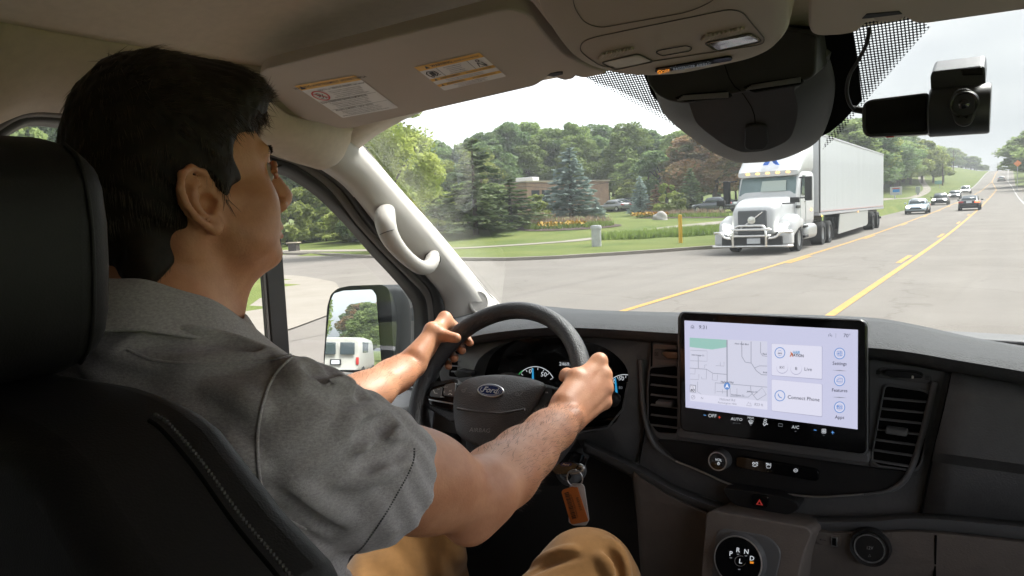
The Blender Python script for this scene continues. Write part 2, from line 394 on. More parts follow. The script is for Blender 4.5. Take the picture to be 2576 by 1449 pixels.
# ---------------------------------------------------------------- trees
M_bark = mat('grey_bark', (.11, .085, .065), .9, vary=.3, vscale=6, bump=.6, bscale=20, bdist=.03)
LM = {'mid': leaf_mat('oak_leaves', (.17, .24, .085), (.33, .41, .145)), 'dark': leaf_mat('dark_leaves', (.125, .195, .095), (.24, .325, .135)),
      'light': leaf_mat('pale_leaves', (.24, .30, .08), (.42, .46, .14)), 'rust': leaf_mat('rusty_leaves', (.15, .18, .08), (.42, .24, .14), .45),
      'blue': leaf_mat('blue_needles', (.17, .23, .20), (.44, .52, .48), 1.4, .3), 'pine': leaf_mat('dark_needles', (.09, .135, .065), (.22, .27, .115), 1.0, .25),
      'dead': leaf_mat('brown_needles', (.20, .125, .075), (.36, .23, .14), .8, .2)}
def leaf_cards(P, size, rg, droop=0.0, N=None, asp=0.55):
    """little folded leaf clumps at points P (n,3)."""
    n = len(P); s = size * rg.uniform(.6, 1.35, n)[:, None]
    a = rg.normal(size=(n, 3)); a[:, 2] = a[:, 2] * .6 - droop; a /= np.linalg.norm(a, axis=1)[:, None]
    b = rg.normal(size=(n, 3)) if N is None else N + .5 * rg.normal(size=(n, 3)); b -= a * (a * b).sum(1)[:, None]; b /= np.linalg.norm(b, axis=1)[:, None]
    c = np.cross(a, b)
    v = np.stack([P - a * s, P + b * s * asp - a * s * .1, P + a * s, P - b * s * asp + c * s * .25], 1).reshape(-1, 3)
    f = np.arange(4 * n).reshape(-1, 4)
    return v, f
def np_mesh(name, v, f):
    me = bpy.data.meshes.new(name); me.vertices.add(len(v)); me.vertices.foreach_set('co', np.asarray(v, np.float32).ravel())
    k = f.shape[1]; me.loops.add(f.size); me.loops.foreach_set('vertex_index', f.ravel().astype(np.int32))
    me.polygons.add(len(f)); me.polygons.foreach_set('loop_start', np.arange(0, f.size, k, dtype=np.int32))
    try: me.polygons.foreach_set('loop_total', np.full(len(f), k, np.int32))
    except Exception: pass
    me.update(calc_edges=True); me.validate(); return me
def crown_mesh(seed, h=12.0, wd=8.0, base=.18, clumps=46, per=230, leaf=.25):
    rg = np.random.default_rng(seed); P = []
    for i in range(clumps):
        u = rg.uniform(base + .06, .97); rad = math.sin(min(1, max(0.05, (u - base) / (1 - base))) ** .75 * math.pi) ** .6 * wd / 2
        ang = rg.uniform(0, 2 * math.pi); rr = rad * (rg.uniform(.25, 1) ** .6) * .82
        c = np.array([math.cos(ang) * rr, math.sin(ang) * rr, u * h]); cr_ = rg.uniform(.06, .155) * h * (.7 + .5 * (1 - u))
        d = rg.normal(size=(per, 3)); d /= np.linalg.norm(d, axis=1)[:, None]; r = cr_ * rg.uniform(.35, 1.0, per)[:, None] ** .5
        P.append(c + d * r * np.array([1, 1, .72]))
    P = np.concatenate(P); P = P[P[:, 2] > base * h * .5]
    return np_mesh('crown', *leaf_cards(P, leaf, rg))
def trunk_mesh(seed, h=12.0, r=.24, top=.75, limbs=7):
    rg = random.Random(seed); bm = bmesh.new(); pts = [Vector((rg.uniform(-.15, .15) * k, rg.uniform(-.15, .15) * k, h * top * k / 5 - (.4 if k == 0 else 0))) for k in range(6)]
    add_tube(bm, pts, [r * (1.25 - .2 * k) for k in range(6)], 8)
    for i in range(limbs):
        k = rg.uniform(.3, .8); p = Vector((0, 0, h * top * k)); a = rg.uniform(0, 6.28); l = h * rg.uniform(.15, .28)
        q = p + Vector((math.cos(a) * l, math.sin(a) * l, l * rg.uniform(.5, 1))); add_tube(bm, [p, (p + q) / 2 + Vector((0, 0, .2)), q], [r * .4, r * .28, r * .1], 6)
    me = bpy.data.meshes.new('trunk'); bm.to_mesh(me); bm.free(); return me
def conifer_mesh(seed, h=8.0, wd=4.4, tiers=17, per=15, leaf=.26, sparse=0.0):
    rg = np.random.default_rng(seed); P = []; N = []
    for t in range(tiers):
        u = (t + .5) / tiers; z0 = h * (.04 + .93 * u); R = wd / 2 * (1 - u) ** .85 + .10
        nb = max(4, int(per * (1 - u) ** .5 + 3))
        for b in range(nb):
            if rg.uniform() < sparse: continue
            a = rg.uniform(0, 6.283); l = R * rg.uniform(.72, 1.1); m = max(5, int(l * 13))
            s = np.sort(rg.uniform(.08, 1, m)) ** .8; x = s * l; zz = z0 + x * .10 - (x ** 2) * .13 / max(R, .5) + rg.uniform(-.12, .12) + .06 * rg.normal(size=m)
            side = rg.normal(size=m) * .20 * (1.1 - s) * l * .5
            P.append(np.stack([np.cos(a) * x - np.sin(a) * side, np.sin(a) * x + np.cos(a) * side, zz], 1))
    P = np.concatenate(P); n = len(P)
    out_ = P * np.array([1, 1, 0]); out_ /= (np.linalg.norm(out_, axis=1)[:, None] + 1e-6)
    s = leaf * rg.uniform(.7, 1.4, n)[:, None]
    a = out_ + .45 * rg.normal(size=(n, 3)) * np.array([1, 1, .5]); a[:, 2] -= .12; a /= np.linalg.norm(a, axis=1)[:, None]
    b = np.cross(a, np.array([0, 0, 1.]) + .5 * rg.normal(size=(n, 3))); b /= np.linalg.norm(b, axis=1)[:, None]
    v = np.stack([P - a * s, P + b * s * .38, P + a * s, P - b * s * .38 - np.array([0, 0, .08])], 1).reshape(-1, 3)
    return np_mesh('crown', v, np.arange(4 * n).reshape(-1, 4))
def pole_trunk(h, r):
    bm = bmesh.new(); add_tube(bm, [(0, 0, -.4), (0, 0, h * .5), (0, 0, h * .95)], [r, r * .6, r * .1], 8); me = bpy.data.meshes.new('trunk'); bm.to_mesh(me); bm.free(); return me
CR = [crown_mesh(100 + i, wd=[8, 9, 7, 10, 8.5, 7.5, 9.5, 8][i], clumps=44 + 3 * i) for i in range(8)]
TR = [trunk_mesh(50 + i) for i in range(3)]
_first = {}
def tree(kind_, p, h, wd, lm, label, group=None, me=None, tm=None, name='broadleaf_tree', cat='tree', h0=12.0, w0=8.0):
    t = thing(name, label, cat, p, rnd.uniform(0, 6.28), group); t.scale = (wd / w0, wd / w0, h / h0)
    for nm, mm, mt in (('crown', me, LM[lm]), ('trunk', tm, M_bark)):
        key = (mm.name, mt.name)
        if key not in _first:
            m2 = mm.copy(); m2.materials.append(mt); _first[key] = m2
        o = bpy.data.objects.new(nm, _first[key]); col.objects.link(o); o.parent = t
    return t
TOPX = [840, 900, 980, 1080, 1180, 1240, 1330, 1420, 1520, 1600, 1680, 1760, 1850, 1960, 2100, 2180, 2260, 2340, 2400, 2450, 2490]
TOPY = [330, 325, 345, 345, 338, 312, 305, 302, 306, 312, 330, 318, 315, 300, 290, 305, 337, 352, 372, 394, 418]
FG = 'woodland trees beyond the road and lawns'
def forest(px, dist, lm, frac=1.0, wide=8.0):
    if 1290 < px < 1575 and dist < 122: dist += 24                # keep the brick building in view
    p = gpt(px, dist); top = zat(px, interp(px, TOPX, TOPY) + rnd.uniform(-4, 14), dist); h = max(3.0, (top - p.z) * frac)
    tree('f', p, h, wide * h / 12 * rnd.uniform(.85, 1.2) + .8, lm, 'green tree standing among many alike in the far woodland', FG, CR[rnd.randrange(8)], TR[rnd.randrange(3)])
for i in range(27):
    px = 830 + i * 42 + rnd.uniform(-14, 14); forest(px, rnd.uniform(112, 135), rnd.choice(['mid', 'mid', 'dark', 'dark']), rnd.uniform(.92, 1.0))
for i in range(25):
    px = 850 + i * 44 + rnd.uniform(-16, 16); forest(px, rnd.uniform(94, 112), rnd.choice(['mid', 'light', 'mid', 'dark']), rnd.uniform(.55, .86))
for i in range(14):
    px = 900 + i * 68 + rnd.uniform(-16, 16); forest(px, rnd.uniform(84, 96) if px < 1330 else rnd.uniform(104, 112), rnd.choice(['mid', 'light', 'dark']), rnd.uniform(.32, .5), 11)
for i in range(64):
    px = 1930 + (i % 32) * 17.4 + rnd.uniform(-9, 9)
    k = min(max((2535 - px) / 2709, .018), .5); d = min(max(rnd.uniform(19, 30) / k, 95), 440)
    forest(px, d, rnd.choice(['mid', 'mid', 'dark', 'light'] if i < 32 else ['dark', 'mid']), rnd.uniform(.85, 1.0) if i < 32 else rnd.uniform(.55, .8), 13)
for px, d, ty, wd in ((2240, 190, 398, 7), (2262, 198, 384, 8), (2290, 205, 362, 8.5), (2318, 214, 352, 9), (2346, 222, 370, 8), (2372, 232, 392, 7), (2222, 185, 428, 6)):
    p = gpt(px, d); tree('f', p, max(3, zat(px, ty, d) - p.z), wd, 'light', 'bright yellow-green tree beside the road sign and poles', 'bright trees beside the hill road', CR[rnd.randrange(8)], TR[rnd.randrange(3)])
# near the crest, both sides
for x, y, h, lm in ((5.5, 205, 12.5, 'mid'), (10, 180, 14, 'mid'), (8, 240, 13, 'dark'), (6, 262, 11, 'mid'), (12, 275, 12, 'mid'), (7.5, 320, 9, 'dark'), (16, 215, 13, 'dark'), (18, 160, 12, 'mid')):
    tree('r', Vector((x, y, gz(x, y))), h, h * 1.25, lm, 'tree leaning over the right shoulder near the hill crest', 'trees right of the hill road', CR[rnd.randrange(8)], TR[rnd.randrange(3)])
# single trees one can point to
def one(px, dist, topy, wd, me, lm, label, name, tm, h0, w0):
    p = gpt(px, dist); h = zat(px, topy, dist) - p.z; return tree('o', p, h, wd, lm, label, None, me, tm, name, 'tree', h0, w0)
CF = [conifer_mesh(11), conifer_mesh(12, wd=4.0), conifer_mesh(13, wd=5.2, tiers=13, per=11, leaf=.3, sparse=.15), conifer_mesh(14, wd=3.4, tiers=14, per=9, sparse=.2)]
CT = pole_trunk(8.0, .16)
one(1438, 70, 364, 6.4, CF[0], 'blue', 'large blue-green spruce in front of the brick building', 'blue_spruce', CT, 8, 4.4)
one(1612, 80, 440, 2.9, CF[1], 'blue', 'small slender silvery blue spruce beside a brown conifer', 'blue_spruce', CT, 8, 4.0)
one(1738, 78, 418, 3.6, CF[0], 'pine', 'small dark green conifer left of the white truck', 'green_spruce', CT, 8, 4.4)
one(1652, 79, 462, 2.6, CF[3], 'dead', 'dying brown conifer between the blue spruce and a bright shrub', 'dry_conifer', CT, 8, 3.4)
one(1196, 55, 340, 7.4, CF[2], 'pine', 'tall dark ragged spruce at the left of the lawn', 'dark_spruce', CT, 8, 5.2)
one(1285, 58, 446, 6.6, CF[2], 'pine', 'low wide spruce with spreading boughs beside the tall dark one', 'wide_spruce', CT, 8, 5.2)
one(1500, 71, 500, 2.4, CF[0], 'blue', 'little blue spruce seedling at the foot of the large one', 'young_spruce', CT, 8, 4.4)
one(1800, 84, 318, 10.5, CR[3], 'rust', 'tall tree with rust-tinged leaves behind the truck cab', 'maple_tree', TR[0], 12, 10)
one(1745, 90, 345, 8.5, CR[5], 'rust', 'smaller rusty-leaved tree behind the small dark conifer', 'maple_tree', TR[1], 12, 7.5)
one(1574, 96, 472, 3.4, CR[2], 'light', 'round yellow-green tree beside the brick building corner', 'round_tree', TR[2], 12, 7)
SH = crown_mesh(301, h=3, wd=3.4, base=.0, clumps=22, per=110, leaf=.16); SHT = trunk_mesh(70, 3, .05, .5, 3)
def shrub(px, dist, topy, wd, lm, label, group=None):
    p = gpt(px, dist); h = max(.6, zat(px, topy, dist) - p.z); p.z -= .06; return tree('s', p, h, wd, lm, label, group, SH, SHT, 'garden_shrub', 'shrub', 3, 3.4)
shrub(1680, 76, 458, 3.0, 'light', 'bright lime green shrub between brown conifer and small dark conifer')
shrub(1352, 66, 486, 3.2, 'light', 'low pale shrub screening the left end of the brick building')
shrub(1372, 70, 500, 2.6, 'mid', 'small round shrub just left of the large blue spruce')
shrub(1708, 75, 482, 2.6, 'light', 'lower pale green shrub at the foot of the small dark conifer')
for i in range(16):
    px = 880 + i * 16 + rnd.uniform(-8, 8); shrub(px, rnd.uniform(57, 68), 470 + rnd.uniform(-35, 45), rnd.uniform(4, 6), rnd.choice(['light', 'mid', 'mid']), 'leafy green shrub in the thicket left of the dark spruce', 'thicket shrubs left of the spruces')
for i in range(22):
    px = 470 + i * 25 + rnd.uniform(-9, 9); shrub(px, rnd.uniform(62, 78), 470 + rnd.uniform(-30, 90), rnd.uniform(4, 7), rnd.choice(['light', 'mid', 'light', 'mid']), 'green shrub in the hedge seen through the driver window', 'shrubs seen through the driver window')
for i in range(12):
    px = -60 + i * 75 + rnd.uniform(-20, 20); d = rnd.uniform(70, 95); p = gpt(px, d)
    tree('l', p, rnd.uniform(13, 18), rnd.uniform(9, 12), rnd.choice(['mid', 'dark', 'light']), 'tree behind the hedge, seen through the driver window', 'trees behind the hedge', CR[rnd.randrange(8)], TR[rnd.randrange(3)])
p = gpt(985, 44); CN = crown_mesh(400, wd=8, clumps=46, per=420, leaf=.15); tree('l', p, 11.5, 6.5, 'light', 'pale leafy tree rising close behind the windscreen pillar', None, CN, TR[1])
# reflected in the driver mirror
for x, y, h, wd, lm in ((-11.6, -38, 9, 4.2, 'light'), (-14.5, -52, 12, 5.5, 'mid'), (-11.8, -86, 7.6, 6, 'rust'), (-13.6, -80, 6.6, 5, 'mid'), (-16.2, -92, 7.4, 6, 'rust'), (-21, -78, 9, 6, 'mid'), (-26, -60, 11, 7, 'light'), (-14, -120, 8, 8, 'mid'), (-10.8, -130, 8, 8, 'dark'), (-20, -118, 9, 9, 'dark')):
    tree('m', Vector((x, y, .1)), h, wd, lm, 'roadside tree behind the van, reflected in the driver mirror', 'trees reflected in the driver mirror', CR[rnd.randrange(8)], TR[rnd.randrange(3)])

# ---------------------------------------------------------------- beds, grasses, rock, post
M_mulch = mat('dark_mulch', (.07, .045, .035), .95, vary=.4, vscale=5, bump=.8, bscale=30, bdist=.03)
M_blade = leaf_mat('tall_grass', (.17, .24, .06), (.28, .36, .10), .3, .45)
M_plume = leaf_mat('tan_plumes', (.30, .22, .15), (.42, .32, .23), .5, .3)
M_flow = mat('yellow_flowers', (.50, .30, .03), .7, vary=.2, vscale=9)
M_orng = mat('orange_flowers', (.48, .24, .03), .7, vary=.2, vscale=9)
def blades(name, pts, hh, m, rg, wd=.03, lean=.25):
    P = np.array(pts); n = len(P); h = hh * rg.uniform(.6, 1.15, n); a = rg.uniform(0, 6.283, n); d = np.stack([np.cos(a), np.sin(a), 0 * a], 1) * wd
    tip = P + np.stack([rg.normal(size=n) * lean * h, rg.normal(size=n) * lean * h, h], 1)
    v = np.stack([P - d, P + d, tip], 1).reshape(-1, 3); me = np_mesh(name, v, np.arange(3 * n).reshape(-1, 3)); return me
def scatter(cx, cy, rx, ry, n, rg, rot=0.0):
    r = np.sqrt(rg.uniform(0, 1, n)); a = rg.uniform(0, 6.283, n); x = r * np.cos(a) * rx; y = r * np.sin(a) * ry; c, s = math.cos(rot), math.sin(rot)
    X_ = cx + x * c - y * s; Y_ = cy + x * s + y * c; return [(xx, yy, gz(xx, yy)) for xx, yy in zip(X_, Y_)]
rg = np.random.default_rng(5)
def bed(px, dist, rx, ry, lab, flowers, plume=True):
    c = gpt(px, dist); rot = math.atan2(c.y, c.x) + math.pi / 2
    t = thing('flower_bed', lab, 'flower bed', (0, 0, 0))
    bm = bmesh.new(); ring = []
    for k in range(28):
        a = k / 28 * 6.283; x = math.cos(a) * rx; y = math.sin(a) * ry; q = (c.x + x * math.cos(rot) - y * math.sin(rot), c.y + x * math.sin(rot) + y * math.cos(rot)); ring.append(bm.verts.new((*q, gz(*q) + .04)))
    o = bm.verts.new((c.x, c.y, gz(c.x, c.y) + .2))
    for k in range(28): bm.faces.new((ring[k], ring[(k + 1) % 28], o))
    bm_obj('mulch', bm, M_mulch, t)
    tag(link_mesh('foliage', blades('foliage', [(a, b, z + .05) for a, b, z in scatter(c.x, c.y, rx * .85, ry * .7, 1300, rg, rot)], .38, M_blade, rg, .06), M_blade, t), kind='stuff')
    if plume:
        tag(link_mesh('plumes', blades('plumes', [(a, b, z + .3) for a, b, z in scatter(c.x - .3, c.y + 1.0, rx * .8, ry * .4, 420, rg, rot)], .45, M_plume, rg, .04), M_plume, t), kind='stuff')
    for fx, m in flowers:
        P = np.array([(a, b, z + .05) for a, b, z in scatter(c.x + fx * math.cos(rot), c.y + fx * math.sin(rot) - .5, 1.0, .6, 90, rg, rot)])
        P[:, 2] += rg.uniform(.2, .45, len(P)); v, f = leaf_cards(P, .11, rg, asp=.9); tag(link_mesh('blossom', np_mesh('blossom', v, f), m, t), kind='stuff')
bed(1430, 56, 4.0, 2.2, 'flower bed with yellow blooms below the large blue spruce', [(-.6, M_flow), (1.2, M_flow)])
bed(1715, 66, 4.6, 2.0, 'flower bed of tan grasses and orange blooms behind the white rock', [(1.8, M_orng), (3.2, M_flow)])
bed(1325, 60, 2.6, 1.6, 'bed of tan ornamental grass left of the large blue spruce', [])
tg = [p for px in range(1560, 1830, 9) for p in scatter(gpt(px, 44 + (px - 1560) * .02).x, gpt(px, 44 + (px - 1560) * .02).y, 1.6, 2.6 * min(1, (px - 1500) / 180), 150, rg)]
tag(link_mesh('tall_grass', blades('tall_grass', tg, .50, M_blade, rg, .05, .35), M_blade), 'tall unmown grass between footpath and kerb', 'grass', kind='stuff')
# rock
p = gpt(1660, 62); bm = bmesh.new(); bmesh.ops.create_icosphere(bm, subdivisions=4, radius=1.0)
for v in bm.verts:
    k = 1 + .12 * math.sin(3.1 * v.co.x + 1) * math.cos(2.3 * v.co.y) + .07 * math.sin(7 * v.co.z + 4 * v.co.x); v.co = Vector((v.co.x * .72 * k, v.co.y * .55 * k, max(v.co.z, -.2) * .62 * k))
o = bm_obj('boulder', bm, mat('pale_stone', (.42, .39, .36), .9, vary=.15, vscale=3, bump=.5, bscale=9, bdist=.03), smooth=80); o.location = p + Vector((0, 0, -.02)); tag(o, 'pale boulder lying on the lawn behind the grey utility cylinder', 'boulder')
# utility cylinder
M_gal = mat('grey_steel', (.46, .46, .47), .5, metal=.05, vary=.08, vscale=5)
p = gpt(1499, 37.6); t = thing('utility_pedestal', 'short grey utility cylinder standing on the grass near the kerb', 'utility pedestal', p)
bm = bmesh.new(); add_lathe(bm, [(.245, -.1), (.245, .90), (.0, .90)], (0, 0, 0), (0, 0, 1), 24, caps=False); bm_obj('body', bm, M_gal, t)
bm = bmesh.new(); add_lathe(bm, [(.275, .88), (.275, 1.0), (.25, 1.05), (0, 1.07)], (0, 0, 0), (0, 0, 1), 24, caps=False); bm_obj('cap', bm, M_gal, t)
p = gpt(1711, 38); t = thing('marker_post', 'tall yellow marker post on the grass beside the kerb', 'post', p)
M_pyel = mat('yellow_plastic', (.72, .42, .04), .55)
bm = bmesh.new(); add_tube(bm, [(0, 0, -.2), (0, 0, 1.36)], .095, 14); bm_obj('shaft', bm, M_pyel, t); bm = bmesh.new(); add_lathe(bm, [(.1, 1.361), (.09, 1.40), (.0, 1.42)], (0, 0, 0), (0, 0, 1), 14, caps=False); bm_obj('cap', bm, M_pyel, t)
# dark box far left
p = gpt(735, 53); t = thing('utility_cabinet', 'dark brown utility cabinet with a tan lid on the far left lawn', 'cabinet', p, .3); M_db = mat('dark_cabinet', (.06, .05, .045), .7); M_tan = mat('tan_lid', (.45, .38, .28), .7)
bm = bmesh.new(); add_box(bm, (0, 0, .25), (.62, .5, .6)); bm_obj('body', bm, M_db, t, bevel=.03); bm = bmesh.new(); add_box(bm, (0, 0, .585), (.85, .6, .07)); bm_obj('lid', bm, M_tan, t, bevel=.02)
# brick building
M_brick = mat('tan_brick', (.34, .215, .15), .9, vary=.18, vscale=1.2, bump=.4, bscale=12, bdist=.02)
M_dgl = mat('dark_glass', (.03, .04, .045), .1)
a = gpt(1534, 100); b = gpt(1328, 92); zt = zat(1525, 456, 100); t = thing('brick_building', 'low flat-roofed brick building behind the large blue spruce', 'building')
d = (b - a); d.z = 0; L_ = d.length; d.normalize(); nn = Vector((-d.y, d.x, 0)); nn = nn if nn.y > 0 else -nn
bm = bmesh.new(); add_prism(bm, [Vector((q.x, q.y, 0)) for q in (a, b, b + nn * 14, a + nn * 14)], (0, 0, zt)); bm_obj('wall', bm, M_brick, t)
bm = bmesh.new(); add_prism(bm, [Vector((q.x, q.y, zt)) for q in (a - d * .15 - nn * .15, b + d * .15 - nn * .15, b + nn * 14.2, a + nn * 14.2)], (0, 0, .18)); bm_obj('roof', bm, M_tan, t)
for k in range(5):
    c = a + d * (L_ * (.42 + .12 * k)) - nn * .03; bm = bmesh.new(); add_prism(bm, [Vector((c.x, c.y, 3.7)) + d * s * .6 + Vector((0, 0, q)) for s, q in ((-1, 0), (1, 0), (1, 1.3), (-1, 1.3))], nn * .05); bm_obj('window', bm, M_dgl, t)
c = a + d * L_ * .78 + nn * 4; bm = bmesh.new(); add_box(bm, (c.x, c.y, zt + .45), (2.6, 1.6, .75)); tag(bm_obj('rooftop_unit', bm, mat('white_metal', (.7, .7, .7), .5), bevel=.05), 'white ventilation unit on the brick building roof', 'rooftop unit')

# ---------------------------------------------------------------- poles, wires, signs
M_wood = mat('pole_wood', (.13, .09, .065), .9, vary=.25, vscale=3)
def pole(px, x, by, ty, label, lamp):
    p = PX(px, by, x); top = p.z + (by - ty) * p.y / 2240.0; t = thing('utility_pole', label, 'pole', (p.x, p.y, gz(p.x, p.y)))
    h = top - gz(p.x, p.y); bm = bmesh.new(); add_tube(bm, [(0, 0, -.5), (0, 0, h)], [.17, .11], 10); bm_obj('shaft', bm, M_wood, t)
    bm = bmesh.new(); add_box(bm, (0, 0, h - .5), (1.6, .1, .12)); bm_obj('crossarm', bm, M_wood, t)
    if lamp: bm = bmesh.new(); add_tube(bm, [(0, 0, h - .2), (.6, -.2, h + .2)], .05, 8); add_box(bm, (.8, -.25, h + .2), (.6, .3, .18)); bm_obj('lamp_arm', bm, M_gal, t)
    return Vector((p.x, p.y, top))
q1 = pole(2371, -13.5, 482, 392, 'brown wooden utility pole with a lamp arm beside the hill road', True)
q2 = pole(2398, -17, 446, 378, 'thin grey utility pole farther up the grassy hillside', False)
pp = gpt(1634, 98); q3 = Vector((pp.x, pp.y, zat(1634, 425, 98))); t = thing('utility_pole', 'wooden utility pole behind the slender blue spruce', 'pole', pp)
bm = bmesh.new(); add_tube(bm, [(0, 0, -.5), (0, 0, q3.z - pp.z)], [.16, .11], 8); bm_obj('shaft', bm, M_wood, t); bm = bmesh.new(); add_box(bm, (0, 0, q3.z - pp.z - .3), (1.8, .1, .12)); bm_obj('crossarm', bm, M_wood, t)
q4 = gpt(1215, 88); q4.z = zat(1215, 444, 88); pb = gpt(1215, 88); t = thing('utility_pole', 'wooden utility pole behind the wide dark spruce', 'pole', pb)
bm = bmesh.new(); add_tube(bm, [(0, 0, -.5), (0, 0, q4.z - pb.z)], [.16, .11], 8); bm_obj('shaft', bm, M_wood, t); bm = bmesh.new(); add_box(bm, (0, 0, q4.z - pb.z - .3), (1.8, .1, .12)); bm_obj('crossarm', bm, M_wood, t)
M_wire = mat('black_wire', (.03, .03, .03), .6)
for off, lab in ((0.0, 'upper power line strung between the two poles behind the spruces'), (-.45, 'lower power line strung between the two poles behind the spruces')):
    bm = bmesh.new(); A_, B_ = q4 + Vector((0, 0, off)), q3 + Vector((0, 0, off)); add_tube(bm, [A_.lerp(B_, k / 14) - Vector((0, 0, 1.3 * 4 * (k / 14) * (1 - k / 14))) for k in range(15)], .025, 5); tag(bm_obj('power_line', bm, M_wire), lab, 'power line')
# roadside sale board
M_wht = mat('white_board', (.5, .5, .5), .5); M_red = mat('red_print', (.45, .10, .08), .5); M_blu = mat('blue_print', (.03, .25, .62), .5)
p = PX(2254, 497, -13.5); p.z = gz(p.x, p.y); s = p.y / 2709; t = thing('roadside_board', 'white board with red and blue panels standing left of the road', 'sign', p)
sw = 35 * s; bz = 10 * p.y / 2240; sh_ = 22 * p.y / 2240
bm = bmesh.new(); add_box(bm, (0, 0, bz + sh_ / 2), (sw, .08, sh_)); bm_obj('panel', bm, M_wht, t, bevel=.06)
bm = bmesh.new(); add_box(bm, (0, -.045, bz + sh_ * .80), (sw * .62, .02, sh_ * .16)); bm_obj('red_band', bm, M_red, t)
bm = bmesh.new(); add_box(bm, (.02, -.045, bz + sh_ * .53), (sw * .58, .02, sh_ * .36)); bm_obj('blue_band', bm, M_blu, t)
bm = bmesh.new(); add_box(bm, (-.1 * sw, 0, bz / 2), (.18, .1, bz + .2)); bm_obj('post', bm, M_wht, t)
p = PX(2309, 488, -14); p.z = gz(p.x, p.y); s = p.y / 2240; t = thing('equipment_box', 'grey green equipment box on legs between the board and the pole', 'utility box', p); M_gg = mat('grey_green_metal', (.36, .39, .38), .6)
bm = bmesh.new(); add_box(bm, (0, 0, 14 * s), (11 * s, 5 * s, 16 * s)); bm_obj('cabinet', bm, M_gg, t, bevel=.05); bm = bmesh.new(); add_box(bm, (0, 0, 3 * s), (5 * s, 3 * s, 7 * s)); bm_obj('stand', bm, M_gg, t)
p = PX(2364, 480, -13.0); s = p.y / 2240; t = thing('street_sign', 'small teal street sign beside the wooden pole', 'sign', (p.x, p.y, gz(p.x, p.y))); h = 21 * s
bm = bmesh.new(); add_tube(bm, [(0, 0, -.1), (0, 0, h)], .05, 8); bm_obj('post', bm, M_gal, t); bm = bmesh.new(); add_box(bm, (-.3, -.06, h - .4), (20 * s * .8, .05, 9 * s)); bm_obj('panel', bm, mat('teal_sign', (.22, .42, .42), .5), t)
y_ = 165.0; p = Vector((1.75, y_, gz(1.75, y_))); p.x = PY(2560, 411, y_).x; t = thing('warning_sign', 'orange diamond roadworks sign by the trees right of the road', 'sign', (p.x, p.y, gz(p.x, p.y))); zc = PY(2560, 411, y_).z - gz(p.x, p.y)
a_ = 9.0 * y_ / 2400; bm = bmesh.new(); add_prism(bm, [Vector((0, 0, zc + a_)), Vector((a_, 0, zc)), Vector((0, 0, zc - a_)), Vector((-a_, 0, zc))], (0, .05, 0)); bm_obj('panel', bm, mat('orange_sign', (.85, .26, .06), .5), t)
bm = bmesh.new(); add_tube(bm, [(0, .1, -.2), (0, .1, zc)], .06, 8); bm_obj('post', bm, M_gal, t)

# ---------------------------------------------------------------- cars
M_tyre = mat('tyre_rubber', (.02, .02, .02), .8); M_rim = mat('alloy_rim', (.5, .5, .5), .35, metal=.7)
M_cgl = mat('car_glass', (.05, .07, .08), .06, spec=.8); M_hl = mat('lit_headlamp', (.9, .9, .85), .3, emit=(1, .97, .9), estr=4.0)
M_tl = mat('lit_tail_lamp', (.5, .03, .03), .4, emit=(1, .12, .05), estr=1.6); M_tld = mat('tail_lamp_red', (.45, .03, .03), .3); M_amb = mat('amber_lamp', (.8, .35, .05), .4, emit=(1, .5, .1), estr=1.5)
M_blk = mat('black_trim', (.015, .015, .016), .5); M_plate = mat('number_plate', (.75, .77, .8), .5)
def superloft(bm, secs, n=20, e=3.0, mi=0):
    """secs: (y, half width, z0, z1). Superellipse sections lofted along y."""
    rings = []
    for y, hw, z0, z1 in secs:
        r = []
        for k in range(n):
            a = 2 * math.pi * k / n; c, s = math.cos(a), math.sin(a)
            r.append(bm.verts.new((math.copysign(abs(c) ** (2 / e), c) * hw, y, (z0 + z1) / 2 + math.copysign(abs(s) ** (2 / e), s) * (z1 - z0) / 2)))
        rings.append(r)
    for a, b in zip(rings, rings[1:]):
        for k in range(n): f = bm.faces.new((a[k], a[(k + 1) % n], b[(k + 1) % n], b[k])); f.material_index = mi
    bm.faces.new(rings[0][::-1]).material_index = mi; bm.faces.new(rings[-1]).material_index = mi
def wheel(t, x, y, r=.33, wd=.22, z=None):
    bm = bmesh.new(); s = 1 if x > 0 else -1; z = r if z is None else z
    add_lathe(bm, [(r * .62, -wd / 2), (r * .95, -wd / 2), (r, -wd / 2 + .03), (r, wd / 2 - .03), (r * .95, wd / 2), (r * .62, wd / 2)], (x, y, z), (s, 0, 0), 24, caps=False)
    o = bm_obj('wheel', bm, M_tyre, t)
    bm = bmesh.new(); add_lathe(bm, [(r * .63, -wd * .3), (r * .63, wd * .42), (r * .5, wd * .34), (r * .2, wd * .3), (0.001, wd * .36)], (x, y, z), (s, 0, 0), 24, caps=False); bm_obj('rim', bm, M_rim, o)
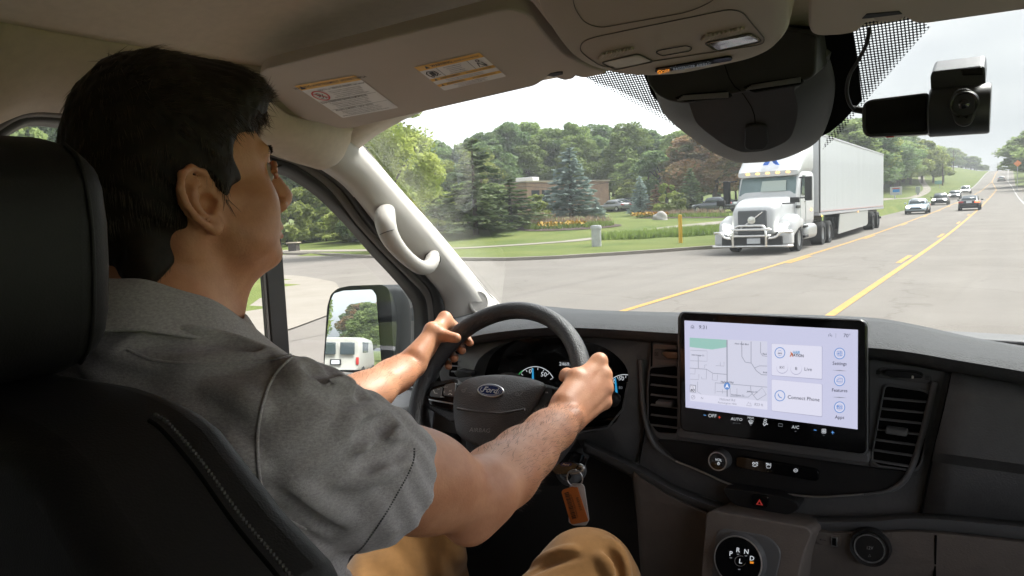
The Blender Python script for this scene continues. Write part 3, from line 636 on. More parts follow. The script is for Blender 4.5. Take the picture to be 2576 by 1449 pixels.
def car(name, label, paint, p, rz, L_=4.6, W=1.82, H=1.46, lamps=True, tail=False, cat='car', roof_taxi=False, hatch=False):
    t = thing(name, label, cat, p, rz); h = W / 2; f = L_ / 2
    bm = bmesh.new()
    superloft(bm, [(-f, h * .80, .42, .88), (-f + .12, h * .93, .26, .98), (-f + .7, h, .2, 1.0), (-.4, h, .18, .97), (f - 1.4, h, .18, .95), (f - .5, h * .96, .2, .84), (f - .12, h * .88, .24, .70), (f, h * .74, .32, .58)], e=3.6); 
    cab = [(-f + (.15 if hatch else .55), h * .78, .8, 1.02), (-f + (.7 if hatch else 1.25), h * .78, .8, H - .05), (-.2, h * .80, .8, H), (.45, h * .79, .8, H - .04), (f - 1.35, h * .84, .78, .93)]
    superloft(bm, cab, e=3.4); bm_obj('body', bm, paint, t, smooth=60)
    # glass: front, rear, sides, a little proud of the cabin
    def quad(nm, a, m): b = bmesh.new(); vs_ = [b.verts.new(q) for q in a]; b.faces.new(vs_); o = bm_obj(nm, b, m, t); solidify(o, .015, 0); return o
    y1, z1, y0, z0 = .52, H - .09, f - 1.36, .98
    quad('windscreen', [(-h * .70, y0, z0), (h * .70, y0, z0), (h * .60, y1, z1), (-h * .60, y1, z1)], M_cgl)
    ry0, rz0, ry1, rz1 = (-f + .16, 1.02, -f + .62, H - .1) if hatch else (-f + .60, 1.05, -f + 1.2, H - .1)
    quad('rear_window', [(-h * .66, ry0 - .02, rz0), (h * .66, ry0 - .02, rz0), (h * .58, ry1 - .03, rz1), (-h * .58, ry1 - .03, rz1)], M_cgl)
    for s in (-1, 1): quad('side_window', [(s * h * .825, -f + 1.2, 1.0), (s * h * .825, f - 1.65, 1.0), (s * h * .70, .35, H - .13), (s * h * .70, -f + 1.45, H - .13)], M_cgl)
    for s in (-1, 1):
        for y in (f - .9, -f + .85): wheel(t, s * (h - .09), y)
        bm = bmesh.new(); add_box(bm, (s * (h + .09), f - 1.75, 1.0), (.2, .12, .14)); bm_obj('wing_mirror', bm, paint, t, bevel=.04)
        bm = bmesh.new(); superloft(bm, [(f - .34, .17, .60, .80), (f - .10, .20, .57, .76), (f - .02, .13, .58, .71)], 12, 2.6); o = bm_obj('headlight', bm, M_hl if lamps else M_plate, t, smooth=60); o.location.x = s * h * .66
        bm = bmesh.new(); add_box(bm, (s * h * .74, -f + .06, .80), (.42, .16, .16)); bm_obj('tail_light', bm, (M_tl if s > 0 else M_tld) if tail else M_tld, t, bevel=.03)
    bm = bmesh.new(); add_box(bm, (0, f - .05, .50), (W * .55, .12, .14)); bm_obj('grille', bm, M_blk, t, bevel=.02)
    bm = bmesh.new(); add_box(bm, (0, f - .12, .27), (W * .82, .3, .14)); add_box(bm, (0, -f + .14, .30), (W * .84, .3, .18)); bm_obj('bumper', bm, M_blk, t, bevel=.03)
    bm = bmesh.new(); add_box(bm, (0, -f - .0, .80), (.46, .05, .18)); bm_obj('number_plate', bm, M_plate, t)
    return t
def paint(nm, c): return mat(nm, c, .3, metal=.3, coat=.6)
def onroad(px, y):
    x = PY(px, 520, y).x; return Vector((x, y, hz(y)))
P_black = paint('black_paint', (.02, .022, .025))
car('hatchback_car', 'light blue hatchback with lit headlamps leading the oncoming cars', paint('ice_blue_paint', (.42, .50, .56)), onroad(2309, 80), math.pi, hatch=True)
car('black_car', 'black car with lit headlamps behind the light blue hatchback', P_black, onroad(2366, 112), math.pi, W=1.9, H=1.55)
car('grey_car', 'dark grey car third in the oncoming line', paint('graphite_paint', (.06, .065, .07)), onroad(2401, 142), math.pi)
car('white_car', 'white car with lit headlamps last in the oncoming line', paint('white_paint', (.7, .7, .7)), onroad(2428, 172), math.pi, W=1.9, H=1.6)
t = car('black_sedan', 'black sedan with red tail lamp lit driving ahead of the van', P_black, onroad(2440, 86), 0, tail=True)
car('silver_car', 'small silver car climbing the hill far ahead', paint('silver_paint', (.5, .52, .54)), onroad(2518, 250), 0, hatch=True)
# box truck on the crest
y_ = 418.0; p = onroad(2514, y_); t = thing('box_truck', 'white box truck going over the hill crest', 'truck', p); M_wp = mat('white_truck_paint', (.60, .60, .60), .4, vary=.04, vscale=.6)
bm = bmesh.new(); add_box(bm, (0, 0, 2.3), (2.6, 7, 2.9)); bm_obj('cargo_box', bm, M_wp, t, bevel=.06); bm = bmesh.new(); add_box(bm, (0, 4.6, 1.5), (2.3, 2.0, 1.9)); bm_obj('cab', bm, M_wp, t, bevel=.15)
bm = bmesh.new(); add_box(bm, (0, -3.2, .62), (2.4, .6, .3)); bm_obj('bumper', bm, M_blk, t)
for x in (-1, 1):
    for y in (-2.2, 4.4): wheel(t, x, y, .48, .35)
# parked cars by the brick building
for px, d, c, lab in ((1545, 92, (.30, .30, .31), 'silver parked car beside the brick building corner'), (1562, 94, (.10, .11, .13), 'dark parked car right of the silver one by the brick building'), (1585, 96, (.3, .3, .31), 'pale parked car left of the slender blue spruce'), (1800, 74, (.12, .13, .15), 'dark parked car under the rusty tree by the truck')):
    car('parked_car', lab, paint('parked_paint', c), gpt(px, d), 1.2, lamps=False)

# ---------------------------------------------------------------- the white articulated truck
t = thing('semi_truck', 'white articulated truck with grille guard coming towards the van', 'truck', (-8.15, 28.6, 0))
def tb(nm, m, boxes, bevel=.03, par=t, segs=2):
    bm = bmesh.new()
    for c, s in boxes: add_box(bm, c, s)
    return bm_obj(nm, bm, m, par, bevel=bevel, segs=segs)
M_alu = mat('polished_aluminium', (.6, .6, .6), .35, metal=.8); M_gri = mat('grille_mesh', (.10, .105, .11), .6, bump=.5, bscale=40, bdist=.02); M_chr = mat('chrome_bar', (.75, .73, .70), .25, metal=.9)
# local: y forward is away (truck faces -y), front at 0
bm = bmesh.new()
def hull(bm, secs, n=24, e=5.0):
    rings = []
    for y, hw, z0, z1, sl in secs:
        r = []
        for k in range(n):
            a = 2 * math.pi * k / n; c, s = math.cos(a), math.sin(a); zz = math.copysign(abs(s) ** (2 / e), s)
            r.append(bm.verts.new((math.copysign(abs(c) ** (2 / e), c) * hw, y + sl * (zz + 1) / 2, (z0 + z1) / 2 + zz * (z1 - z0) / 2)))
        rings.append(r)
    for a, b in zip(rings, rings[1:]):
        for k in range(n): bm.faces.new((a[k], a[(k + 1) % n], b[(k + 1) % n], b[k]))
    bm.faces.new(rings[0][::-1]); bm.faces.new(rings[-1])
hull(bm, [(.30, .72, .75, 1.72, .15), (.42, .84, .7, 1.86, .15), (1.2, .98, .7, 2.08, .1), (2.5, 1.12, .7, 2.28, .05)], e=5)
bm_obj('hood', bm, M_wp, t, smooth=50)
for s in (-1, 1):   # wheel fenders with headlights
    bm = bmesh.new(); hull(bm, [(.45, .20, .62, 1.08, .1), (.7, .33, .52, 1.32, .05), (1.5, .36, .85, 1.50, 0), (2.35, .30, .95, 1.30, 0), (2.7, .18, .80, 1.0, 0)], e=3.2); o = bm_obj('fender', bm, M_wp, t, smooth=50); o.location.x = s * 1.12
    bm = bmesh.new(); add_prism(bm, [Vector((s * x, y, z)) for x, y, z in ((.86, .44, .86), (1.36, .60, .90), (1.33, .60, 1.0), (1.16, .50, 1.02), (1.24, .52, 1.18), (1.10, .45, 1.14), (.90, .40, .95))], (0, .1, 0)); bm_obj('headlight', bm, M_hl, t)
    wheel(t, s * 1.18, 2.05, .52, .34)
    for y in (6.5, 8.0): wheel(t, s * 1.12, y, .52, .5)
    tb('side_mirror', M_blk, [((s * 1.62, 2.35, 2.45), (.26, .2, .95)), ((s * 1.42, 2.5, 2.9), (.4, .06, .06)), ((s * 1.42, 2.5, 2.1), (.4, .06, .06))], .04)
    tb('hood_mirror', M_blk, [((s * 1.42, .95, 2.02), (.34, .16, .2)), ((s * 1.15, 1.1, 1.9), (.5, .05, .05))], .03)
    tb('fuel_tank', M_alu, [((s * 1.1, 4.2, .72), (.6, 1.9, .62))], .2, segs=5)
    tb('step', M_blk, [((s * 1.2, 3.0, .55), (.45, .6, .12)), ((s * 1.2, 3.1, .95), (.4, .5, .1))])
tb('grille', M_gri, [((0, .27, 1.30), (1.10, .12, .78)), ((0, .22, .86), (1.1, .1, .2))], .05)
bm = bmesh.new(); add_tube(bm, [(-.42, .19, 1.0), (.42, .19, 1.62)], .03, 8); bm_obj('grille_bar', bm, M_chr, t)
bm = bmesh.new(); add_lathe(bm, [(.0, 0), (.15, 0), (.15, .04), (.0, .05)], (0, .2, 1.31), (0, -1, 0), 20, caps=False); bm_obj('emblem', bm, M_chr, t)
# cab and sleeper
bm = bmesh.new(); hull(bm, [(2.35, 1.18, 1.0, 2.28, .0), (2.45, 1.22, 1.0, 3.12, .45), (3.0, 1.25, .95, 3.25, .2), (5.1, 1.25, .9, 3.3, 0)], e=9); bm_obj('cab', bm, M_wp, t, smooth=40)
bm = bmesh.new(); hull(bm, [(2.55, 1.20, 3.02, 3.24, .0), (2.7, 1.24, 3.05, 3.40, .1), (3.4, 1.22, 3.1, 4.15, .3), (4.2, 1.22, 3.1, 4.6, .1), (5.1, 1.24, 3.1, 4.68, 0)], e=6); bm_obj('roof_fairing', bm, M_wp, t, smooth=50)
bm = bmesh.new(); add_prism(bm, [Vector(q) for q in ((-1.12, 2.40, 2.28), (1.12, 2.40, 2.28), (1.08, 2.76, 2.98), (-1.08, 2.76, 2.98))], (0, -.03, 0)); bm_obj('windscreen', bm, mat('truck_glass', (.16, .22, .22), .08, spec=.8, vary=.25, vscale=1.2), t)
bm = bmesh.new(); add_prism(bm, [Vector(q) for q in ((-.25, 2.43, 2.42), (.75, 2.43, 2.42), (.72, 2.62, 2.84), (-.22, 2.62, 2.84))], (0, -.06, 0)); bm_obj('sun_shade', bm, mat('pale_shade', (.42, .48, .44), .7), t)
for s in (-1, 1):
    bm = bmesh.new(); add_prism(bm, [Vector((s * 1.252, y, z)) for y, z in ((2.75, 2.25), (3.35, 2.2), (3.35, 3.0), (2.95, 3.0))], (s * .02, 0, 0)); bm_obj('door_window', bm, M_cgl, t)
    tb('door_vent', M_blk, [((s * 1.26, 2.2, 1.75), (.05, .7, .12))], .02)
M_emb = mat('blue_emblem', (.05, .17, .62), .5)
bm = bmesh.new(); yq = 2.88   # blue arrow mark on the roof fairing
for q in ([(-.36, 3.62), (-.16, 3.62), (-.02, 3.9), (-.2, 3.9)], [(.02, 3.78), (.14, 3.62), (.32, 3.58), (.1, 3.9), (-.02, 4.02)], [(-.06, 3.86), (.08, 3.66), (.2, 3.66), (.06, 3.9)]):
    add_prism(bm, [Vector((x + .1, yq + .42 * (z - 3.52) - .14, z - .12)) for x, z in q], (0, .06, 0))
bm_obj('blue_mark', bm, M_emb, t)
for x in (-.8, -.4, 0, .4, .8): tb('marker_lamp', M_amb, [((x, 2.54, 3.16), (.14, .05, .05))], .01)
# grille guard and bumper
bm = bmesh.new()
for z, hw, y in ((.32, 1.5, -.02), (.72, .72, -.15), (.96, .72, -.15)):
    add_tube(bm, resample([(-hw, y + .2, z), (-hw * .9, y, z), (0, y - .06, z), (hw * .9, y, z), (hw, y + .2, z)], 20), .05, 8)
for s in (-1, 1):
    add_tube(bm, resample([(s * .62, -.15, .3), (s * .62, -.18, .8), (s * .5, -.12, 1.08), (0, -.1, 1.1)], 16), .05, 8)
    add_tube(bm, resample([(s * .7, -.12, .62), (s * .95, -.08, .66), (s * 1.15, -.02, .84), (s * 1.48, .25, .84)], 14), .05, 8)
bm_obj('grille_guard', bm, M_chr, t, smooth=80)
tb('bumper', M_blk, [((0, .25, .50), (2.3, .35, .42))], .06)
for s in (-1, 1): tb('bumper_corner', M_wp, [((s * 1.22, .42, .58), (.5, .5, .5))], .1)
tb('number_plate', M_plate, [((.1, .05, .52), (.5, .03, .2))], .01)
tb('chassis', M_blk, [((0, 6.0, .75), (.9, 7.5, .3)), ((0, 6.8, 1.05), (1.6, 2.6, .16))])
# trailer
tz = .12
tb('trailer_box', mat('white_trailer_panels', (.52, .53, .55), .35, vary=.07, vscale=.8, stretch=(1, 2.2, .12)), [((0, 16.0, 3.02 + tz), (2.62, 20.2, 3.42))], .05)
tb('trailer_rail', mat('trailer_rail_grey', (.42, .42, .44), .5), [((0, 16.0, 1.25 + tz), (2.66, 20.24, .12)), ((0, 16.0, 4.72 + tz), (2.66, 20.24, .10))], .02)
tb('reflector_strip', mat('red_white_strip', (.55, .38, .38), .5), [((1.335, 16.0, 1.38 + tz), (.012, 20, .05))], .0)
for s in (-1, 1):
    bm = bmesh.new(); add_prism(bm, [Vector((s * 1.26, y, z)) for y, z in ((10.8, 1.28), (19.6, 1.32), (19.6, .55), (19.0, .45), (10.4, .32))], (s * .04, 0, 0)); bm_obj('side_skirt', bm, mat('pale_skirt', (.42, .42, .4), .5), t)
    for y in (21.2, 23.2): wheel(t, s * 1.12, y, .52, .55, .52 + tz)
tb('rear_frame', M_blk, [((0, 22.3, 1.0 + tz), (2.2, 5, .3)), ((0, 25.9, .62 + tz), (2.4, .12, .14)), ((0, 25.9, .95 + tz), (.2, .1, .6))])
tb('trailer_front_edge', M_blk, [((1.32, 6.0, 3.0 + tz), (.03, .2, 3.4))], .01)
tb('door_seam', M_gg, [((1.256, 2.62, 1.75), (.012, .03, 1.5)), ((1.256, 3.55, 2.0), (.012, .03, 2.1)), ((1.256, 3.1, 1.02), (.012, .9, .03))], 0); tb('door_handle', M_chr, [((1.27, 3.35, 1.95), (.03, .2, .05))], .01)
tb('mud_flap', M_blk, [((s * 1.1, 8.75, .55), (.6, .04, .7)) for s in (-1, 1)], 0); tb('side_marker', M_amb, [((1.27, 4.6, 1.6), (.02, .14, .08)), ((1.33, 6.3, 1.3), (.02, .1, .06)), ((1.33, 16, 1.3), (.02, .1, .06))], 0)
for s in (-1, 1): tb('tail_light', M_tld, [((s * 1.2, 26.13, 1.26 + tz), (.2, .04, .1))], .01)

# ---------------------------------------------------------------- the white van reflected in the driver mirror
tv = thing('white_van', 'white passenger van with two rear windows, reflected in the driver mirror', 'van', (-7.6, -31, 0), 0)
M_cream = mat('cream_white_paint', (.45, .435, .39), .4, coat=.3)
bm = bmesh.new(); hull(bm, [(0, .92, .5, 2.0, -.12), (-.1, .99, .42, 2.06, -.12), (-2.5, 1.0, .4, 2.1, 0), (-4.0, 1.0, .4, 2.05, 0), (-4.7, .98, .4, 1.25, 0), (-5.4, .9, .5, 1.05, 0)], e=6); bm_obj('body', bm, M_cream, tv, smooth=45)
for s in (-1, 1):
    bm = bmesh.new(); add_box(bm, (s * .43, -.02, 1.55), (.66, .06, .56)); o = bm_obj('rear_window', bm, M_cgl, tv, bevel=.05); o.rotation_euler.x = -.07
    bm = bmesh.new(); add_box(bm, (s * .88, .0, .98), (.13, .08, .34)); bm_obj('tail_light', bm, M_tld, tv, bevel=.02)
    bm = bmesh.new(); add_box(bm, (s * .985, -1.6, 1.6), (.04, 1.7, .5)); bm_obj('side_window', bm, M_cgl, tv, bevel=.05)
    for y in (-1.1, -4.3): wheel(tv, s * .9, y, .36, .24)
bm = bmesh.new(); add_box(bm, (-.1, .05, .92), (.5, .06, .26)); bm_obj('plate_recess', bm, M_blk, tv); bm = bmesh.new(); add_box(bm, (-.1, .09, .92), (.36, .03, .17)); bm_obj('number_plate', bm, M_plate, tv)
bm = bmesh.new(); add_box(bm, (0, .05, .48), (1.9, .25, .2)); bm_obj('bumper', bm, mat('grey_bumper', (.4, .4, .4), .5), tv, bevel=.05)
# ================================================================ THE VAN
M_head = mat('headliner_fabric', (.52, .44, .36), .95, spec=.1, vary=.06, vscale=60, bump=.35, bscale=900, bdist=.001, sheen=.2)
M_trim = mat('pale_grey_trim', (.52, .49, .455), .55, spec=.35, vary=.03, vscale=6, bump=.15, bscale=900, bdist=.0006)
M_visor = mat('visor_vinyl', (.46, .41, .355), .7, spec=.3, vary=.03, vscale=10, bump=.2, bscale=1200, bdist=.0005)
M_cons = mat('console_plastic', (.40, .35, .29), .5, spec=.4, vary=.03, vscale=8, bump=.15, bscale=1000, bdist=.0005)
M_dash = mat('charcoal_dash', (.105, .105, .108), .55, spec=.45, vary=.10, vscale=40, bump=.55, bscale=420, bdist=.0016, bdetail=3)
M_pad = mat('dash_pad_grain', (.058, .060, .064), .75, spec=.22, vary=.08, vscale=60, bump=.4, bscale=330, bdist=.002, kind='voronoi')
M_dtrim = mat('satin_grey_trim', (.13, .132, .138), .38, spec=.5, vary=.05, vscale=30)
M_low = mat('brown_grey_panel', (.17, .145, .13), .6, spec=.4, vary=.08, vscale=30, bump=.5, bscale=380, bdist=.0014)
M_black = mat('matte_black', (.014, .014, .015), .6, spec=.4)
M_seal = mat('rubber_seal', (.018, .017, .016), .55, spec=.45)
M_frame = mat('door_frame_paint', (.11, .10, .092), .5, spec=.4)
M_gloss = mat('piano_black', (.006, .006, .007), .08, spec=.5)
M_void = mat('dark_recess', (.004, .004, .004), .9, spec=.1)
M_satin = mat('satin_chrome', (.62, .62, .63), .28, metal=.9)
M_lever = mat('grey_lever', (.16, .16, .165), .4)
M_leather = mat('black_leather', (.010, .009, .009), .55, spec=.3, vary=.15, vscale=25, bump=.2, bscale=650, bdist=.0006, kind='voronoi')
M_wheel = mat('wheel_leather', (.04, .04, .043), .45, spec=.5, vary=.1, vscale=40, bump=.8, bscale=420, bdist=.0012, kind='voronoi')
M_cover = mat('airbag_cover_grain', (.075, .075, .08), .5, spec=.45, vary=.06, vscale=30, bump=.55, bscale=520, bdist=.001, kind='voronoi')
M_lab = mat('white_label', (.72, .71, .69), .5); M_laby = mat('amber_label', (.75, .42, .05), .5); M_ink = mat('black_ink', (.02, .02, .02), .6); M_inkr = mat('red_ink', (.6, .03, .03), .5)
def em(nm, c, s): return mat(nm, (0.0, 0.0, 0.0), .4, emit=c, estr=s * 2 ** -scene.view_settings.exposure)
EXPO = 1.0
E_wh = em('lit_white', (.9, .95, 1.0), .62); E_dim = em('lit_dim_white', (.6, .65, .7), .22); E_blue = em('lit_blue', (.16, .45, .95), .75); E_red = em('lit_red', (.95, .10, .05), .55); E_or = em('lit_orange', (1, .33, .03), .8); E_cy = em('lit_cyan', (.05, .5, .95), .6); E_gr = em('lit_green', (.05, .5, .12), .5)

van = thing('cargo_van', 'interior of the van being driven, with pale headliner, black dashboard and lit touchscreen', 'van')
def part(name, bm, m, par=None, **k): return bm_obj(name, bm, m, par or van, **k)

# ---------------------------------------------------------------- decals: flat marks laid on a surface
_glyph = {}
def glyphs(s, bold=0.0, shear=0.0):
    key = (s, bold, shear)
    if key not in _glyph:
        cu = bpy.data.curves.new('text', 'FONT'); cu.body = s; cu.size = 1.0; cu.offset = bold; cu.shear = shear; cu.resolution_u = 2; cu.align_x = 'CENTER'; cu.align_y = 'CENTER'
        ob = bpy.data.objects.new('text', cu); me = bpy.data.meshes.new_from_object(ob)
        V = [(v.co.x, v.co.y) for v in me.vertices]; F = [tuple(p.vertices) for p in me.polygons]
        bpy.data.objects.remove(ob); bpy.data.curves.remove(cu); bpy.data.meshes.remove(me); _glyph[key] = (V, F)
    return _glyph[key]
class Decal:
    def __init__(s, fn, n, lift=.0006, layer=.00035):
        s.fn = fn; s.n = Vector(n).normalized(); s.lift = lift; s.layer = layer; s.V = []; s.F = []; s.MI = []; s.mats = []
    def mi(s, m):
        if m not in s.mats: s.mats.append(m)
        return s.mats.index(m)
    def add(s, pts, faces, m, ly):
        b = len(s.V); s.V += [s.fn(a, c) + s.n * (s.lift + s.layer * ly) for a, c in pts]
        k = s.mi(m)
        for f in faces: s.F.append(tuple(b + i for i in f)); s.MI.append(k)
    def poly(s, pts, m, ly=1): s.add(pts, [tuple(range(len(pts)))], m, ly)
    def rpoly(s, pts, r, m, ly=1): s.poly([(q.x, q.y) for q in round_poly([Vector((a, b, 0)) for a, b in pts], r)], m, ly)
    def stroke(s, pts, wd, m, ly=1, close=False):
        P = [Vector((a, b)) for a, b in pts]; n = len(P); L_, R2 = [], []
        for i, p in enumerate(P):
            a = P[(i - 1) % n] if (i or close) else p; b = P[(i + 1) % n] if (i < n - 1 or close) else p
            t = (b - a); t = t.normalized() if t.length > 1e-9 else Vector((1, 0)); nn = Vector((-t.y, t.x)) * wd / 2; L_.append(p + nn); R2.append(p - nn)
        fs = [(i, (i + 1) % n, n + (i + 1) % n, n + i) for i in range(n if close else n - 1)]
        s.add([(q.x, q.y) for q in L_ + R2], fs, m, ly)
    def ell(s, c, rx, ry, m, ly=1, n=28): s.poly([(c[0] + rx * math.cos(6.2832 * k / n), c[1] + ry * math.sin(6.2832 * k / n)) for k in range(n)], m, ly)
    def ring(s, c, rx, ry, wd, m, ly=1, n=32, a0=0, a1=360):
        full = a1 - a0 >= 360; q = [(c[0] + rx * math.cos(R_(a0 + (a1 - a0) * k / n)), c[1] + ry * math.sin(R_(a0 + (a1 - a0) * k / n))) for k in range(n if full else n + 1)]
        s.stroke(q, wd, m, ly, full)
    def text(s, c, h, body, m, ly=2, ang=0.0, wx=1.0, bold=0.0, shear=0.0, vdir=None):
        """text centred at c, capital height about h; ang in degrees (clockwise positive when v runs down)."""
        V, F = glyphs(body, bold, shear); k = h / .70; u = (math.cos(R_(ang)), math.sin(R_(ang))); v = vdir or (-u[1], u[0])
        s.add([(c[0] + x * k * wx * u[0] - y * k * v[0], c[1] + x * k * wx * u[1] - y * k * v[1]) for x, y in V], F, m, ly)
    def build(s, name, par):
        me = bpy.data.meshes.new(name); me.from_pydata([tuple(v) for v in s.V], [], s.F)
        o = link_mesh(name, me, s.mats, par); me.polygons.foreach_set('material_index', s.MI); me.update(); return o
def on_y(y): return lambda px, py: PY(px, py, y)
def on_p(p, n): return lambda px, py: PP(px, py, p, n)
def bil(q): return lambda u, v: (q[0] * (1 - u) + q[1] * u) * (1 - v) + (q[3] * (1 - u) + q[2] * u) * v

def px_prism(name, pts, fn, depth, m, par=None, r=0, bevel=.002, segs=2, smooth=40, away=None):
    """polygon given in picture points lying on a surface, made into a solid going away from the eye."""
    P = [fn(*p) for p in pts]
    if r: P = round_poly(P, r)
    bm = bmesh.new(); add_prism(bm, P, away if away is not None else (0, depth, 0))
    return bm_obj(name, bm, m, par or van, smooth=smooth, bevel=bevel, segs=segs)
def seam(name, P, r, m, par, n=5, close=False):
    bm = bmesh.new(); P = list(P) + ([P[0]] if close else []); add_tube(bm, P, r, n, caps=not close); return bm_obj(name, bm, m, par, smooth=80)

# ---------------------------------------------------------------- shell, floor, headliner
bm = bmesh.new()
for c, s in (((-.3, -.15, 2.33), (2.0, 2.7, .06)), ((-.3, .3, .72), (2.0, 3.2, .06)), ((-.3, -1.28, 1.5), (2.0, .06, 1.7)), ((-.3, 1.80, 1.0), (2.0, .06, .86)),
             ((-1.33, .3, 1.08), (.05, 3.2, .74)), ((.73, .3, 1.08), (.05, 3.2, .74)), ((-1.33, -.45, 1.88), (.05, 1.7, .9)), ((.73, -.90, 1.88), (.05, .8, .9)), ((.73, .55, 2.2), (.05, 2.1, .26)), ((-1.33, .75, 2.24), (.05, 1.1, .18))):
    add_box(bm, c, s)
part('body', bm, mat('van_white_paint', (.7, .7, .7), .4))  # unseen shell keeps light out; right opening widened to brighten the driver
bm = bmesh.new(); add_box(bm, (-.3, .3, .765), (1.98, 3.1, .02)); part('floor_mat', bm, M_black)
def hl_z(x, y):
    e = abs(x + .3) / .90; z = 2.160 - .12 * e ** 5
    z -= .075 * sm(y, .93, 1.12) ** 1.3
    return z
V = []; F = []; xs_ = np.linspace(-1.21, .66, 44); ys_ = np.linspace(-1.2, 1.13, 50)
for y in ys_:
    for x in xs_: V.append((x, y, hl_z(x, y)))
for j in range(len(ys_) - 1):
    for i in range(len(xs_) - 1): F.append((j * 44 + i, j * 44 + i + 1, (j + 1) * 44 + i + 1, (j + 1) * 44 + i))
o = raw_obj('headliner', V, F, M_head, van, smooth=179); solidify(o, .03, 1)
# side rail of the headliner, hugging the door opening, and the corner bolster over the pillar
def PXs(l): return [PX(a, b, x) for a, b, x in l]
g3 = [(-120, 345, -1.17), (-40, 310, -1.17), (28, 280, -1.17), (75, 269, -1.17), (145, 271, -1.17), (400, 297, -1.17), (680, 377, -1.17), (775, 402, -1.17), (865, 462, -1.17), (945, 560, -1.17), (1010, 630, -1.17), (1070, 690, -1.17), (1108, 740, -1.17), (1120, 790, -1.17), (1124, 850, -1.17), (1115, 960, -1.17)]
g2 = [(-90, 352, -1.19), (-30, 318, -1.19), (30, 285, -1.19), (75, 274, -1.19), (145, 276, -1.19), (400, 303, -1.19), (684, 384, -1.19), (770, 410, -1.19), (850, 468, -1.19), (918, 560, -1.19), (985, 632, -1.19), (1040, 685, -1.19), (1076, 727, -1.19), (1088, 775, -1.19), (1090, 850, -1.19), (1080, 960, -1.19)]
g1 = [(-70, 366, -1.20), (-20, 330, -1.20), (35, 296, -1.2), (75, 287, -1.2), (145, 289, -1.2), (400, 315, -1.2), (690, 392, -1.2), (760, 422, -1.2), (830, 475, -1.2), (897, 560, -1.2), (965, 635, -1.2), (1020, 690, -1.2), (1062, 735, -1.2), (1076, 775, -1.2), (1078, 850, -1.2), (1066, 960, -1.2)]
g0 = [(-40, 400, -1.235), (0, 345, -1.235), (40, 318, -1.235), (75, 308, -1.235), (145, 313, -1.235), (400, 345, -1.235), (682, 426, -1.235), (740, 450, -1.235), (800, 492, -1.235), (870, 560, -1.235), (935, 635, -1.235), (990, 695, -1.235), (1028, 742, -1.235), (1042, 775, -1.235), (1044, 850, -1.235), (1030, 960, -1.235)]
bm = bmesh.new(); top = []
for a, b, x in g3[:8]:
    p = PX(a, b, x); top.append((p, Vector((x + .035, p.y, p.z + .02)), Vector((x + .13, p.y + .01, hl_z(x + .13, min(p.y, 1.1)) + .004))))
loft(bm, [[q[0] for q in top], [q[1] for q in top], [q[2] for q in top]], 60)
o = part('headliner_rail', bm, M_head, smooth=179); solidify(o, .02, 0)
bm = bmesh.new()
b0 = PXs([(655, 225, -1.0), (690, 262, -1.02), (735, 292, -1.04), (790, 303, -1.06), (850, 312, -1.075), (886, 318, -1.09)])
b1 = PXs([(650, 330, -1.06), (700, 345, -1.07), (755, 358, -1.075), (800, 362, -1.08), (840, 356, -1.085), (884, 322, -1.10)])
b2 = PXs([(658, 360, -1.12), (715, 384, -1.12), (770, 402, -1.12), (812, 409, -1.115), (852, 390, -1.115), (884, 327, -1.12)])
b3 = PXs([(664, 373, -1.17), (724, 394, -1.17), (780, 411, -1.165), (818, 418, -1.16), (858, 397, -1.15), (884, 331, -1.15)])
loft(bm, [b0, b1, b2, b3], 40); o = part('pillar_bolster', bm, M_head, smooth=179); solidify(o, .015, 0)

# ---------------------------------------------------------------- driver door: seals, frame, glass, divider, panel
door = empty('driver_door', (-1.24, .4, 1.1), parent=van)
def dpart(name, bm, m, **k):
    o = bm_obj(name, bm, m, None, **k); o.parent = door; o.matrix_parent_inverse = Matrix.Translation(-Vector((-1.24, .4, 1.1))); return o
def dband(name, curves, m, bulge=0.0):
    bm = bmesh.new(); cs = [PXs(c) for c in curves]
    if bulge: mid = [(a + b) / 2 + Vector((bulge, 0, 0)) for a, b in zip(cs[0], cs[1])]; cs = [cs[0], mid, cs[1]]
    loft(bm, cs, 120); o = dpart(name, bm, m, smooth=179); solidify(o, .012, 0); return o
dband('window_seal', [g0, g1], M_seal, .012); dband('door_frame', [g1, g2], M_frame, .004); dband('door_seal', [g2, g3], M_seal, .010)
gl = [PX(a, b, -1.245) for a, b, x in g0]
bm = bmesh.new(); P = gl + [Vector((-1.245, gl[-1].y, 1.42)), Vector((-1.245, gl[0].y - .02, 1.42))]; f = bm.faces.new([bm.verts.new(p) for p in P]); bmesh.ops.triangulate(bm, faces=[f])
M_side = glass_mat('side_glass', (.95, .97, .96), .012); dpart('window', bm, M_side)
bm = bmesh.new(); q = [(628, 380), (650, 660), (668, 900), (713, 900), (695, 652), (672, 400)]; add_prism(bm, [PX(a, b, -1.235) for a, b in q], (.022, 0, 0)); dpart('divider_bar', bm, mat('dark_brown_bar', (.02, .017, .016), .5), bevel=.003)
bm = bmesh.new(); q = [(633, 380), (655, 660), (674, 900), (681, 900), (662, 660), (640, 380)]; add_prism(bm, [PX(a, b, -1.207) for a, b in q], (.004, 0, 0)); dpart('divider_groove', bm, M_frame, bevel=.001)
bm = bmesh.new(); add_box(bm, (-1.22, .75, 1.16), (.07, 1.7, .62)); add_box(bm, (-1.17, .75, 1.25), (.12, 1.3, .12)); add_box(bm, (-1.205, .78, 1.475), (.075, 1.6, .05)); dpart('door_panel', bm, M_dash, bevel=.015)

